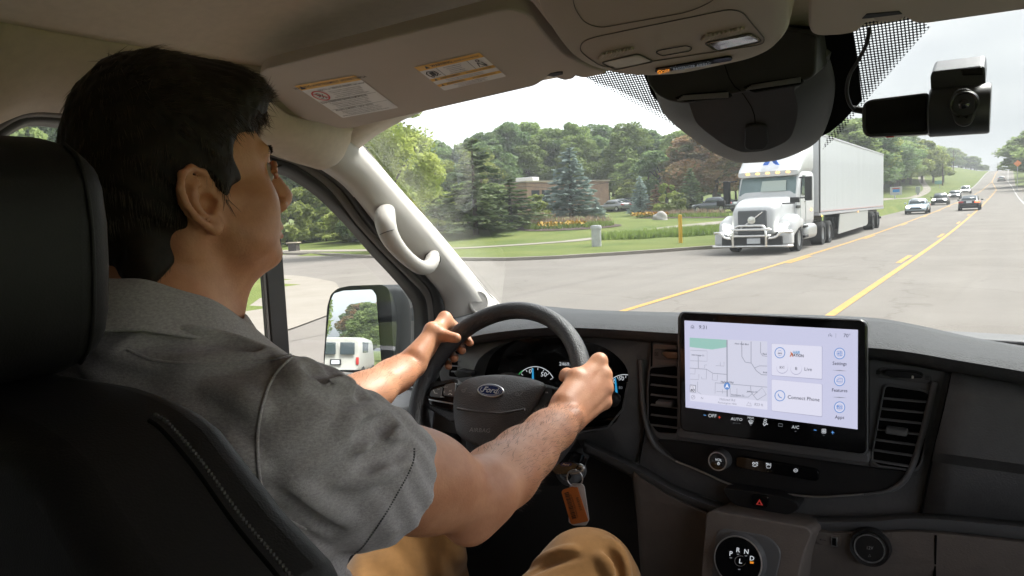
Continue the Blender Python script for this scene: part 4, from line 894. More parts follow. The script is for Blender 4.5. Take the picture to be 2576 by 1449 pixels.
# ---------------------------------------------------------------- driver mirror, outside
mc = Vector((-1.455, 1.40, 1.665)); tgt = Vector((-7.0, -31, 4.1)); n_ = ((Vector(CAMP) - mc).normalized() + (tgt - mc).normalized()).normalized()
mir = empty('side_mirror', (0, 0, 0), parent=van); fm = on_p(mc, n_)
mo = [(815, 932), (814, 905), (823, 772), (832, 740), (850, 725), (880, 719), (962, 716), (978, 726), (984, 760), (990, 905), (968, 930), (900, 938)]
P = [fm(*p) for p in mo]; P = round_poly(P, .01); back = -n_ * .15 + Vector((0, .02, 0)); cc = sum(P, Vector()) / len(P)
bm = bmesh.new(); rings = [[bm.verts.new(p) for p in P]]
for t_, s_ in ((.03, 1.0), (.09, .93), (.14, .72)): rings.append([bm.verts.new(cc + (p - cc) * s_ - n_ * t_ + Vector((.03 * t_ / .14 * (1 if p.x > cc.x else 0) , 0, 0))) for p in P])
for a, b in zip(rings, rings[1:]):
    for k in range(len(a)): bm.faces.new((a[k], a[(k + 1) % len(a)], b[(k + 1) % len(a)], b[k]))
bm.faces.new(rings[-1]); bm.faces.new(rings[0][::-1]); M_mh = mat('mirror_shell', (.016, .019, .020), .6, spec=.25, bump=.2, bscale=500, bdist=.0008); bm_obj('mirror_shell', bm, M_mh, mir, smooth=45)
fs_ = on_p(mc - n_ * .05 , (Vector((.45, -1, 0)).normalized()))
bm = bmesh.new(); sd_ = [(955, 717), (968, 716), (990, 728), (1006, 790), (1024, 880), (1026, 905), (985, 912), (966, 930), (960, 800)]; add_prism(bm, round_poly([fs_(*p) for p in sd_], .008), -n_ * .10); bm_obj('mirror_flank', bm, M_mh, mir, bevel=.006)
bm = bmesh.new(); gp = [(818, 921), (820, 890), (832, 760), (842, 738), (866, 731), (938, 728), (948, 742), (962, 925), (952, 930), (830, 930)]
add_prism(bm, [p + n_ * .004 for p in round_poly([fm(*p) for p in gp], .006)], -n_ * .003); M_mir = mat('mirror_silver', (.86, .89, .9), .0, metal=1.0); bm_obj('mirror_glass', bm, M_mir, mir, smooth=None)
bm = bmesh.new(); gp2 = [(860, 944), (862, 938), (975, 936), (985, 944), (980, 990), (866, 990)]; add_prism(bm, round_poly([fm(*p) + n_ * .002 for p in gp2], .006), -n_ * .02); bm_obj('wide_mirror', bm, M_mir, mir)
bm = bmesh.new(); add_prism(bm, round_poly([fs_(*p) for p in ((968, 900), (1032, 898), (1060, 960), (980, 1000))], .008), (-.02, .10, 0)); bm_obj('mirror_arm', bm, M_mh, mir, bevel=.01)

# ---------------------------------------------------------------- windscreen and pillar
W0, W1 = Vector((-1.15, 1.1315, 2.0395)), Vector((-1.15, 1.648, 1.6028)); wn = Vector((1, 0, 0)).cross(W1 - W0).normalized()
if wn.y > 0: wn = -wn
wp = lambda px, py: PP(px, py, W0, wn)
up_ = (W0 - W1).normalized()
bm = bmesh.new(); wsq = [W1 - up_ * .14 + Vector((-.05, 0, 0)), Vector((.62, W1.y, W1.z)) - up_ * .14, Vector((.60, W0.y, W0.z)) + up_ * .09, W0 + up_ * .09]
add_prism(bm, wsq, wn * -.005); M_ws = glass_mat('windscreen_glass', (.96, .975, .965), .006); wso = part('windscreen', bm, M_ws)
def dot_mat(name, pitch, rad):
    m = bpy.data.materials.new(name); m.use_nodes = True; n = m.node_tree; b = n.nodes['Principled BSDF']; b.inputs['Base Color'].default_value = (.008, .008, .008, 1); b.inputs['Roughness'].default_value = .6
    uv = n.nodes.new('ShaderNodeUVMap'); sc = n.nodes.new('ShaderNodeVectorMath'); sc.operation = 'SCALE'; sc.inputs['Scale'].default_value = 1 / pitch
    fr = n.nodes.new('ShaderNodeVectorMath'); fr.operation = 'FRACTION'; sb = n.nodes.new('ShaderNodeVectorMath'); sb.operation = 'SUBTRACT'; sb.inputs[1].default_value = (.5, .5, 0)
    le = n.nodes.new('ShaderNodeVectorMath'); le.operation = 'LENGTH'; lt = n.nodes.new('ShaderNodeMath'); lt.operation = 'LESS_THAN'; lt.inputs[1].default_value = rad
    tr = n.nodes.new('ShaderNodeBsdfTransparent'); ms = n.nodes.new('ShaderNodeMixShader'); l = n.links.new
    l(uv.outputs[0], sc.inputs[0]); l(sc.outputs[0], fr.inputs[0]); l(fr.outputs[0], sb.inputs[0]); l(sb.outputs[0], le.inputs[0]); l(le.outputs['Value'], lt.inputs[0]); l(lt.outputs[0], ms.inputs['Fac']); l(b.outputs[0], ms.inputs[1]); l(tr.outputs[0], ms.inputs[2]); l(ms.outputs[0], n.nodes['Material Output'].inputs['Surface'])
    return m
def frit(pts, m):
    P = [wp(*p) + wn * .004 for p in pts]; me = bpy.data.meshes.new('dot_frit'); me.from_pydata([tuple(p) for p in P], [], [tuple(range(len(P)))]); uv = me.uv_layers.new(name='UVMap')
    for li, lp in enumerate(me.loops): p = P[lp.vertex_index] - W0; uv.data[li].uv = (p.x + 5, p.dot(up_) + 5)
    return link_mesh('dot_frit', me, m, wso)
MD = [dot_mat('frit_dots_' + n_x, .0043, r) for n_x, r in (('dense', .30), ('mid', .36), ('open', .44))]
frit([(1440, 172), (1545, 150), (1640, 180), (1700, 262), (1728, 318), (1680, 288), (1610, 248), (1545, 216), (1500, 203)], MD[0])
frit([(1478, 199), (1500, 203), (1545, 216), (1610, 248), (1680, 288), (1728, 318), (1800, 376), (1793, 380), (1722, 326), (1672, 297), (1600, 257), (1540, 225)], MD[2])
frit([(2130, 60), (2345, 20), (2330, 62), (2280, 115), (2215, 190), (2160, 258), (2160, 200)], MD[1])
frit([(2330, 62), (2343, 60), (2290, 120), (2225, 195), (2160, 272), (2110, 335), (2070, 372), (2082, 340), (2120, 300), (2160, 258), (2215, 190), (2280, 115)], MD[2])
frit([(878, 330), (893, 330), (1000, 468), (1115, 600), (1262, 770), (1252, 775), (1100, 592), (985, 462)], MD[0])
# solid black band behind the sensor cover
px_prism('black_frit', [(1620, 170), (1640, 230), (1700, 300), (1790, 372), (1830, 380), (2040, 350), (2090, 325), (2120, 300), (2170, 245), (2160, 160), (2145, 60), (1900, 60)], lambda a, b: wp(a, b) + wn * .006, 0, M_void, wso, away=wn * -.001, bevel=0)

pil = empty('pillar_trim', parent=van)
p0 = PXs([(770, 398, -1.168), (865, 462, -1.168), (945, 560, -1.168), (1010, 630, -1.168), (1070, 690, -1.168), (1108, 740, -1.168), (1120, 790, -1.168), (1126, 900, -1.168)])
p1 = PXs([(800, 392, -1.14), (893, 462, -1.14), (975, 553, -1.14), (1040, 622, -1.14), (1105, 690, -1.14), (1150, 742, -1.14), (1172, 800, -1.14), (1180, 890, -1.14)])
p1b = PXs([(822, 380, -1.128), (915, 455, -1.13), (998, 545, -1.13), (1066, 616, -1.13), (1130, 690, -1.128), (1172, 742, -1.125), (1196, 795, -1.125), (1205, 880, -1.125)])
p2 = PXs([(858, 352, -1.115), (915, 410, -1.118), (992, 497, -1.12), (1068, 585, -1.12), (1140, 675, -1.118), (1198, 745, -1.115), (1232, 792, -1.115), (1250, 870, -1.115)])
p3 = PXs([(880, 329, -1.150), (935, 398, -1.150), (1005, 481, -1.150), (1085, 569, -1.150), (1165, 664, -1.150), (1220, 732, -1.150), (1258, 774, -1.150), (1280, 850, -1.150)])
bm = bmesh.new(); loft(bm, [p0, p1, p1b, p2, p3], 70); o = bm_obj('pillar_cover', bm, M_trim, pil, smooth=179); solidify(o, .01, 0)
bm = bmesh.new(); loft(bm, [[Vector((-.60 - p.x, p.y, p.z)) for p in c] for c in (p0, p1, p1b, p2, p3)], 70); o = bm_obj('pillar_cover', bm, M_trim, pil, smooth=179); solidify(o, .01, 0)
# grab handle: two mounts and a bowed grip
hd = [(972, 528, -1.14), (969, 540, -1.112), (970, 562, -1.092), (980, 594, -1.082), (1000, 624, -1.078), (1026, 651, -1.078), (1054, 671, -1.080), (1076, 672, -1.088), (1087, 656, -1.105), (1088, 642, -1.14)]
hd = resample(PXs(hd), 44); rr = [.0160 + .0065 * math.exp(-((k - 8) / 8) ** 2) + .0035 * math.exp(-((k - 36) / 6) ** 2) for k in range(44)]
bm = bmesh.new(); add_tube(bm, hd, rr, 18, flat=.85); bm_obj('grab_handle', bm, M_trim, pil, smooth=80)
for i in (12, 38):
    c = hd[i]; dd = (hd[i + 1] - hd[i - 1]).normalized(); x, y, d = basis(dd); seam('handle_seam', [c + (x * math.cos(a) + y * .85 * math.sin(a)) * (rr[i] + .0002) for a in np.linspace(0, 6.2832, 25)], .0007, M_black, pil)
# tweeter grille
tp = PX(1203, 760, -1.12); tp = tp + (Vector(CAMP) - tp).normalized() * .006; tn = Vector((.93, -.28, .14)); tn.normalize(); x, y, d = basis(tn)
bm = bmesh.new(); add_lathe(bm, [(.030, -.02), (.030, .002), (.027, .004), (.026, .0025), (.0001, .0035)], tp, tn, 32, caps=False); tw = bm_obj('tweeter_grille', bm, M_trim, pil, smooth=50)
bm = bmesh.new()
for i in range(-8, 9):
    for j in range(-8, 9):
        u, v = (i + .5 * (j % 2)) * .0031, j * .0027
        if math.hypot(u, v) < .0245: bmesh.ops.create_circle(bm, cap_ends=True, segments=6, radius=.0009, matrix=Matrix.Translation(tp + x * u + y * v + tn * .0042) @ tn.to_track_quat('Z', 'Y').to_matrix().to_4x4())
bm_obj('grille_holes', bm, M_black, tw)

# ---------------------------------------------------------------- sun visors
vA, vB = Vector((0, .75, 2.088)), Vector((0, .96, 2.022)); vn = Vector((1, 0, 0)).cross(vB - vA).normalized(); vn = vn if vn.z < 0 else -vn
vp = on_p(vA, vn)
vis = empty('sun_visor', parent=van); bevk = dict(bevel=.007, segs=4)
vpts = [(650, 205), (655, 186), (668, 174), (1258, 26), (1290, 23), (1335, 40), (1376, 92), (1420, 138), (1478, 168), (1532, 184), (1470, 198), (1440, 190), (1420, 180), (1392, 183), (1374, 199), (1345, 217), (880, 324), (850, 323), (806, 309), (770, 303), (738, 287), (700, 252), (662, 222)]
px_prism('visor_panel', vpts, vp, 0, M_visor, vis, r=.008, away=-vn * .020, **bevk)
def clip_(pts, par):
    px_prism('visor_clip', pts, lambda a, b: vp(a, b) - vn * .004, 0, M_visor, par, r=.004, away=-vn * .018, bevel=.003)
clip_([(1385, 186), (1395, 182), (1440, 183), (1455, 192), (1440, 206), (1420, 210), (1400, 204)], vis)
px_prism('clip_slot', [(1376, 190), (1386, 183), (1414, 181), (1416, 187), (1392, 193)], lambda a, b: vp(a, b) + vn * .0005, 0, M_seal, vis, away=-vn * .004, bevel=.0005)
def warn(quad, kind):
    q = [vp(*p) for p in quad]; a = (q[1] - q[0]).length / (q[3] - q[0]).length; D_ = Decal(bil(q), vn, .0004, .00025)
    def T(u, v, h, s, m=M_ink, bold=.01, wx=None): D_.text((u, v), h, s, m, 3, 0, (1 / a) * (wx or 1), bold)
    def box(u0, v0, u1, v1, m, ly): D_.poly([(u0, v0), (u1, v0), (u1, v1), (u0, v1)], m, ly)
    D_.rpoly([(0, 0), (1, 0), (1, 1), (0, 1)], .03, M_lab, 1)
    def tri(u, v, h): D_.poly([(u, v - h), (u + h / a * .95, v + h * .8), (u - h / a * .95, v + h * .8)], M_ink, 3)
    if kind == 0:
        box(0, 0, 1, .135, M_laby, 2); tri(.07, .07, .05); T(.53, .068, .05, 'WARNING /AVERTISSEMENT /ADVERTENCIA', wx=.86)
        D_.ring((.17, .33), .115 / a * 1.0, .125, .022, M_inkr, 4); D_.stroke([(.09, .25), (.25, .41)], .02, M_inkr, 4)
        D_.ring((.15, .30), .025, .035, .012, M_ink, 3); D_.stroke([(.12, .36), (.17, .33), (.21, .37), (.20, .42)], .014, M_ink, 3); D_.stroke([(.12, .40), (.16, .40), (.22, .30)], .012, M_ink, 3)
        T(.62, .20, .042, 'DEATH or SERIOUS INJURY can occur', wx=.8)
        for i, s in enumerate(('Children 12 and under can be killed by the air bag.', 'The BACK SEAT is the SAFEST place for children.', 'Never put a rear-facing child seat in the front.', 'Sit as far back as possible from the air bag.', 'ALWAYS use SEAT BELTS and CHILD RESTRAINTS.')): T(.62, .265 + .043 * i, .026, s, bold=.0, wx=.72)
        T(.42, .515, .040, 'Risque de BLESSURES GRAVES ou MORTELLES', wx=.72); box(.02, .482, .98, .487, M_ink, 3)
        for i, s in enumerate(('Les enfants de 12 ans et moins peuvent etre tues par le coussin.', 'Le SIEGE ARRIERE est la place la plus SURE pour les enfants.', 'Ne jamais placer un siege oriente vers arriere a avant.', 'Toujours UTILISER les CEINTURES et les DISPOSITIFS.')): T(.46, .565 + .042 * i, .026, s, bold=.0, wx=.72)
        box(.02, .735, .98, .74, M_ink, 3); T(.40, .770, .040, 'PELIGRO de MUERTE o SERIA LESION', wx=.72)
        for i, s in enumerate(('Ninos de 12 anos o menos pueden morir por la bolsa de aire.', 'El ASIENTO TRASERO es el lugar mas SEGURO para los ninos.', 'NUNCA ponga un asiento orientado hacia atras enfrente.', 'SIEMPRE use CINTURONES DE SEGURIDAD y SUJECIONES PARA NINOS.')): T(.47, .82 + .042 * i, .026, s, bold=.0, wx=.72)
    else:
        box(0, 0, 1, .17, M_laby, 2); tri(.16, .085, .055); T(.40, .085, .082, 'WARNING:', wx=.86, bold=.02); T(.77, .09, .045, 'HIGHER ROLLOVER RISK', wx=.8)
        for v in (.19, .46, .56, .73, .83): pass
        box(0, .50, 1, .60, M_laby, 2); tri(.08, .55, .04); T(.32, .55, .058, 'AVERTISSEMENT:', wx=.8, bold=.015); T(.76, .552, .04, 'RISQUE ACCRU DE CAPOTAGE', wx=.72)
        box(0, .735, 1, .83, M_laby, 2); tri(.08, .782, .04); T(.30, .782, .058, 'ADVERTENCIA:', wx=.8, bold=.015); T(.74, .784, .04, 'MAYOR RIESGO DE VUELCO', wx=.72)
        box(.265, .17, .272, .50, M_ink, 3); box(.74, .17, .747, .50, M_ink, 3)
        for i, s in enumerate(('Avoid Abrupt Maneuvers', 'and Excessive Speed.', 'Always Buckle Up.', "See Owner's Manual", 'For Further Information.')): T(.5, .215 + .062 * i, .040, s, bold=.004, wx=.72)
        D_.stroke([(.05, .30), (.09, .23), (.19, .25), (.21, .36), (.16, .43), (.06, .40)], .022, M_ink, 3, True); box(.10, .26, .17, .40, M_ink, 4); D_.ring((.09, .43), .018, .03, .014, M_ink, 3); D_.stroke([(.19, .42), (.24, .40)], .014, M_ink, 3)
        D_.ring((.87, .24), .022, .035, .014, M_ink, 3); D_.stroke([(.82, .47), (.84, .30), (.90, .30), (.93, .44), (.84, .46)], .014, M_ink, 3); D_.stroke([(.84, .31), (.93, .46)], .02, M_ink, 4)
        for i, s in enumerate(('Eviter les manoeuvres brusques et les vitesses excessives.', 'Consulter le guide pour de plus amples renseignements.')): T(.5, .635 + .055 * i, .036, s, bold=.0, wx=.74)
        for i, s in enumerate(('Evite las maniobras bruscas y las velocidades excesivas.', 'Abrochese siempre el cinturon de seguridad.', 'Para mayor informacion vea el manual de usuario.')): T(.5, .862 + .048 * i, .034, s, bold=.0, wx=.74)
    D_.build('warning_label', vis)
warn([(741, 215), (893, 188), (1003, 270), (862, 296)], 0); warn([(1042, 168), (1206, 131), (1274, 191), (1118, 227)], 1)
vis2 = empty('sun_visor', parent=van)
px_prism('visor_panel', [(2034, -60), (2034, 68), (2042, 86), (2062, 92), (2118, 89), (2156, 82), (2172, 66), (2186, 50), (2262, 40), (2282, 48), (2300, 60), (2330, 61), (2576, 26), (2760, -2), (2760, -120)], vp, 0, M_visor, vis2, r=.006, away=-vn * .020, **bevk)
px_prism('visor_clip', [(2165, 45), (2180, 32), (2260, 25), (2280, 36), (2276, 62), (2250, 70), (2200, 70), (2190, 52)], lambda a, b: vp(a, b) - vn * .006, 0, M_visor, vis2, r=.005, away=-vn * .018, bevel=.003)
px_prism('clip_slot', [(2168, 46), (2180, 34), (2262, 27), (2270, 34), (2190, 44)], lambda a, b: vp(a, b) + vn * .001, 0, M_seal, vis2, away=-vn * .004, bevel=.0005)

# ---------------------------------------------------------------- overhead console
con = empty('overhead_console', parent=van); cn = Vector((0, -.36, -.93)).normalized(); cP = Vector((-.45, .85, 2.045)); cp = on_p(cP, cn)
cpts = [(1330, -60), (1352, 18), (1395, 86), (1436, 136), (1488, 166), (1566, 185), (1652, 188), (1722, 182), (1902, 143), (1962, 114), (1990, 72), (2000, -90)]
bm = bmesh.new(); P = [q for q in round_poly([cp(*p) for p in cpts], .02)]; cc = sum(P, Vector()) / len(P)
rings = []
for s_, h_ in ((.86, 0.0), (.955, .001), (.99, .008), (1.0, .020), (1.03, .06), (1.05, .12)): rings.append([bm.verts.new(cc + (p - cc) * s_ - cn * (h_ - .004)) for p in P])
for a, b in zip(rings, rings[1:]):
    for k in range(len(a)): bm.faces.new((a[k], a[(k + 1) % len(a)], b[(k + 1) % len(a)], b[k]))
bm.faces.new(rings[0][::-1]); bm_obj('console_body', bm, M_cons, con, smooth=50)
cq = lambda a, b: cp(a, b) + cn * .0045
seam('panel_seam', round_poly([cq(*p) for p in ((1458, 118), (1466, 96), (1500, 84), (1836, 14), (1868, 20), (1924, 88), (1922, 100), (1900, 106), (1540, 162), (1512, 158), (1484, 140))], .012), .0006, M_frame, con, close=True)
seam('bin_seam', round_poly([cq(*p) for p in ((1440, -40), (1446, 10), (1470, 48), (1510, 62), (1740, 20), (1800, -10), (1812, -50))], [0, .01, .02, .02, .02, .01, 0]), .0005, M_frame, con)
M_lens = mat('frosted_lens', (.62, .59, .54), .25, spec=.6, bump=.6, bscale=160, bdist=.002)
px_prism('map_light', [(1517, 147), (1606, 130), (1641, 145), (1552, 163)], lambda a, b: cq(a, b) + cn * .001, 0, M_lens, con, r=.004, away=-cn * .004, bevel=.0012)
px_prism('map_light', [(1777, 98), (1888, 77), (1914, 93), (1806, 117)], lambda a, b: cq(a, b) + cn * .001, 0, mat('reflection_tint_lens', (.42, .38, .32), .12, metal=.8, bump=.15, bscale=30, bdist=.01), con, r=.004, away=-cn * .004, bevel=.0012)  # right lens tinted darker to paint in a dark orange reflection
for q in ([(1513, 149), (1606, 126), (1646, 146), (1550, 167)], [(1772, 99), (1890, 73), (1919, 94), (1806, 121)]): seam('lens_seam', round_poly([cq(*p) + cn * .0005 for p in q], .005), .0008, M_frame, con, close=True)
px_prism('map_light_button', [(1650, 122), (1664, 117), (1728, 106), (1742, 110), (1736, 118), (1666, 130)], cq, 0, M_cons, con, r=.004, away=-cn * .003, bevel=.001)
seam('button_seam', round_poly([cq(*p) + cn * .0006 for p in ((1649, 122), (1664, 116), (1728, 105), (1743, 110), (1737, 119), (1666, 131))], .004), .0006, M_black, con, close=True)
for (x0, y0, x1, y1) in ((1509, 133, 1590, 117), (1768, 86, 1868, 66)):
    bm = bmesh.new()
    for i in range(9):
        t0 = i / 9; a = cq(x0 + (x1 - x0) * t0, y0 + (y1 - y0) * t0 + 4) + cn * .001; b = cq(x0 + (x1 - x0) * (t0 + .11) + 3, y0 + (y1 - y0) * (t0 + .11) - 7) + cn * .001; add_tube(bm, [a, b], .0022, 8)
    bm_obj('microphone_grille', bm, M_cons, con, smooth=80)
px_prism('airbag_indicator', [(1648, 170), (1650, 163), (1832, 132), (1843, 134), (1842, 141), (1660, 172)], lambda a, b: cq(a, b) + cn * .002, 0, M_gloss, con, r=.002, away=-cn * .006, bevel=.0005)
D_ = Decal(lambda a, b: cq(a, b) + cn * .002, cn, .0004)
D_.text((1743, 154), 7.5, 'PASSENGER AIRBAG', E_dim, 2, -9, 1.0, .0, vdir=(.15, 1)); D_.text((1676, 166), 7.5, 'OFF', E_or, 2, -9, 1.15, .02, vdir=(.15, 1)); D_.ring((1661, 167.5), 5, 4, 2.0, E_or, 2, 14); D_.stroke([(1657, 164), (1665, 171)], 2.0, E_or, 3); D_.build('indicator_text', con)

# ---------------------------------------------------------------- sensor cover on the glass
shr = empty('sensor_cover', parent=van)
M_shr = mat('black_cover_plastic', (.032, .032, .033), .5, spec=.45, bump=.25, bscale=700, bdist=.0006, vary=.1, vscale=20)
ol = [(1640, 196), (1668, 268), (1694, 300), (1742, 338), (1792, 372), (1852, 398), (1890, 401), (1962, 393), (2030, 366), (2062, 342), (2080, 310), (2096, 260), (2103, 200), (2090, 140), (2070, 110), (1850, 130)]
P = resample([wp(*p) + wn * .008 for p in ol + [ol[0]]], 73)[:-1]; cc = wp(1880, 330) + wn * .008
toc = (Vector(CAMP) - cc).normalized()
bm = bmesh.new(); rings = []
for s_ in (1.0, .985, .94, .86, .74, .66, .58, .50, .28, .14):
    h_ = .056 * min(1.0, (1 - s_) / .42) ** .85
    rings.append([bm.verts.new(cc + (p - cc) * s_ + toc * h_) for p in P])
for a, b in zip(rings, rings[1:]):
    for k in range(72): bm.faces.new((a[k], a[(k + 1) % 72], b[(k + 1) % 72], b[k]))
bm.faces.new(rings[-1]); bm_obj('lower_cover', bm, M_shr, shr, smooth=14)
ub = [(1622, 150), (1628, 206), (1648, 238), (1680, 256), (1724, 262), (1800, 246), (1968, 214), (2034, 202), (2052, 186), (2056, 90), (1900, 60)]
px_prism('upper_cover', ub, on_y(1.035), .12, M_shr, shr, r=.008, bevel=.009, segs=4, away=(0, .10, .03))
for gx in ([(1696, 246), (1722, 236), (1828, 228), (1838, 238), (1830, 246), (1722, 256)], [(1868, 220), (1890, 210), (2008, 193), (2020, 200), (2014, 212), (1894, 232)]):
    px_prism('cover_vent', gx, on_y(1.028), 0, M_void, shr, r=.003, bevel=.001, away=(0, .01, 0))
    bm = bmesh.new()
    for i in range(4):
        t0 = (i + .5) / 4; a = PY(gx[0][0] + 6 + 18 * (1 - t0), gx[0][1] - 6 + t0 * 13, 1.026); b = PY(gx[3][0] - 6, gx[3][1] - 6 + t0 * 13, 1.026); add_tube(bm, [a, b], .0011, 6)
    bm_obj('vent_slats', bm, M_dtrim, shr)
px_prism('sensor_box', [(1873, 322), (1884, 315), (1920, 315), (1930, 322), (1932, 366), (1922, 378), (1884, 380), (1872, 372)], lambda a, b: PP(a, b, cc + toc * .062, wn), 0, M_black, shr, r=.006, away=-wn * .05, bevel=.003)
seam('cover_seam', [PY(*p) for p in ((1822, 160, 1.030), (1834, 196, 1.030), (1848, 218, 1.031), (1862, 228, 1.032))] + [PP(a, b, cc + toc * .056, wn) for a, b in ((1872, 240), (1890, 268), (1898, 290), (1900, 312))], .0007, M_void, shr)

# ---------------------------------------------------------------- dashboard
dash = empty('dashboard', parent=van)
def PYs(y, l):
    P = [PY(a, b, y) for a, b in l]
    if l[-1][0] >= 2760:                                        # carry the dash on to the far door
        d = P[-1] - P[-2]; P += [P[-1] + d * ((.36 - P[-1].x) / d.x) * .98 + Vector((0, 0, .012)), P[-1] + d * ((.66 - P[-1].x) / d.x) + Vector((0, .05, .03))]
    return P
cA0 = PYs(1.66, [(1130, 782), (1300, 772), (1480, 785), (1700, 792), (1950, 797), (2185, 806), (2320, 828), (2420, 850), (2576, 872), (2760, 900)])
cA = PYs(1.36, [(1130, 822), (1222, 806), (1364, 798), (1480, 797), (1700, 804), (1950, 809), (2185, 817), (2240, 821), (2310, 835), (2400, 856), (2576, 886), (2760, 920)])
cB = PYs(1.185, [(1130, 856), (1222, 834), (1364, 820), (1480, 821), (1700, 833), (1950, 850), (2185, 867), (2240, 872), (2310, 882), (2400, 898), (2576, 926), (2760, 960)])
cC = PYs(1.165, [(1130, 864), (1222, 842), (1364, 827), (1480, 828), (1700, 841), (1950, 859), (2185, 877), (2240, 882), (2310, 892), (2400, 908), (2576, 938), (2760, 974)])
cC2 = PYs(1.170, [(1130, 872), (1222, 850), (1364, 834), (1480, 836), (1700, 850), (1950, 868), (2185, 886), (2240, 892), (2310, 903), (2400, 920), (2576, 952), (2760, 990)])
cD = PYs(1.225, [(1130, 880), (1222, 858), (1364, 842), (1480, 845), (1700, 860), (1950, 880), (2185, 899), (2240, 906), (2310, 918), (2400, 936), (2576, 972), (2760, 1010)])
bm = bmesh.new(); loft(bm, [cA0, cA, cB, cC, cC2, cD], 110); o = bm_obj('dash_top', bm, M_pad, dash, smooth=60); solidify(o, .012, 0)
px_prism('windscreen_ledge', [(2330, 846), (2420, 851), (2576, 860), (2780, 872), (2780, 915), (2576, 882), (2470, 868)], on_y(1.55), .08, M_dash, dash, bevel=.004)
# driver side fascia with the instrument opening
ob_ = [(1128, 872), (1222, 850), (1364, 834), (1480, 838), (1640, 852), (1636, 1000), (1606, 1168), (1540, 1142), (1480, 1126), (1380, 1130), (1180, 1130), (1126, 1010)]
ib_ = [(1186, 952), (1206, 902), (1262, 866), (1350, 850), (1446, 854), (1524, 876), (1572, 918), (1580, 962), (1566, 1030), (1528, 1076), (1420, 1092), (1200, 1080)]
def ring_prism(name, op, ip, fo, fi, m, par, n=64, depth=.03):
    A_ = resample([fo(*p) for p in op + [op[0]]], n + 1, False)[:-1]; B_ = resample([fi(*p) for p in ip + [ip[0]]], n + 1, True)[:-1]
    ca = sum(A_, Vector()) / n; an = lambda p: math.atan2(p.z - ca.z, p.x - ca.x)
    A_.sort(key=an); B_.sort(key=an); bm = bmesh.new(); a = [bm.verts.new(p) for p in A_]; b = [bm.verts.new(p) for p in B_]; c = [bm.verts.new(p + Vector((0, depth, 0))) for p in B_]
    for k in range(n):
        bm.faces.new((a[k], a[(k + 1) % n], b[(k + 1) % n], b[k])); bm.faces.new((b[k], b[(k + 1) % n], c[(k + 1) % n], c[k]))
    return bm_obj(name, bm, m, par, smooth=45)
ring_prism('driver_fascia', ob_, ib_, on_y(1.215), on_y(1.185), M_dash, dash, 96, .05)
ic = empty('instrument_cluster', parent=van)
px_prism('cluster_glass', [(1150, 960), (1206, 892), (1262, 860), (1350, 846), (1446, 850), (1530, 870), (1590, 920), (1590, 1030), (1530, 1090), (1150, 1090)], on_y(1.232), .01, M_gloss, ic, bevel=0)
seam('cluster_rim', [PY(a, b, 1.183) for a, b in ib_[7:] + [ib_[0]]], .002, M_dtrim, ic)
for nm, cx_, cy_, r, a0, a1, nums, ndl in (('power_gauge', 1347, 972, 50, 185, 335, ((1335, 934, '0', 11), (1369, 942, '50', 11)), [(1340, 926), (1343, 926), (1345, 966), (1339, 966)]), ('speed_gauge', 1572, 992, 50, 195, 300, ((1543, 959, '40', 11), (1564, 952, '50', 10), (1546, 979, '60', 7), (1562, 975, '80', 7)), [(1547, 950), (1550, 950), (1556, 996), (1550, 996)])):
    D_ = Decal(on_y(1.232), (0, -1, 0)); D_.ring((cx_, cy_), r, r, 1.7, E_wh, 2, 40, a0 + (40 if cx_ < 1400 else 0), a1)
    for k in range(9):
        a = R_(a0 + (a1 - a0) * k / 8); D_.stroke([(cx_ + math.cos(a) * (r - 2), cy_ + math.sin(a) * (r - 2)), (cx_ + math.cos(a) * (r - 8), cy_ + math.sin(a) * (r - 8))], 1.3, E_wh, 2)
    if cx_ < 1400: D_.ring((1347, 972), 51, 51, 2.6, E_gr, 3, 14, 190, 232)
    for x, y, s_, h in nums: D_.text((x, y), h, s_, E_wh if h > 8 else E_dim, 3, 4)
    D_.poly(ndl, E_cy, 4); D_.build(nm, ic)
D_ = Decal(on_y(1.232), (0, -1, 0)); D_.text((1425, 916), 9, '2469.0', E_wh, 3, 3); D_.text((1431, 935), 9, '86:4', E_wh, 3, 3); D_.poly([(1410, 906), (1448, 909), (1448, 944), (1410, 940)], mat('display_grey', (.02, .02, .022), .3), 1); D_.build('trip_display', ic)
# centre stack and passenger side
cen = [(1636, 846), (1700, 850), (1950, 868), (2185, 886), (2310, 903), (2396, 921), (2392, 960), (2352, 1128), (2316, 1296), (2170, 1304), (2000, 1302), (1850, 1280), (1700, 1225), (1604, 1170), (1618, 1080), (1634, 940)]
px_prism('centre_fascia', cen, on_y(1.205), .05, M_dash, dash, r=.004, bevel=.004)
pf = [PYs(1.205, [(2399, 916), (2576, 950), (2760, 985)]), PYs(1.178, [(2386, 984), (2576, 1016), (2760, 1048)]), PYs(1.172, [(2352, 1126), (2576, 1156), (2760, 1184)]), PYs(1.200, [(2345, 1150), (2576, 1180), (2760, 1210)]), PYs(1.205, [(2318, 1294), (2576, 1316), (2760, 1340)])]
bm = bmesh.new(); loft(bm, pf, 24, smooth=False); o = bm_obj('passenger_fascia', bm, M_dash, dash, smooth=25); solidify(o, .02, 0)
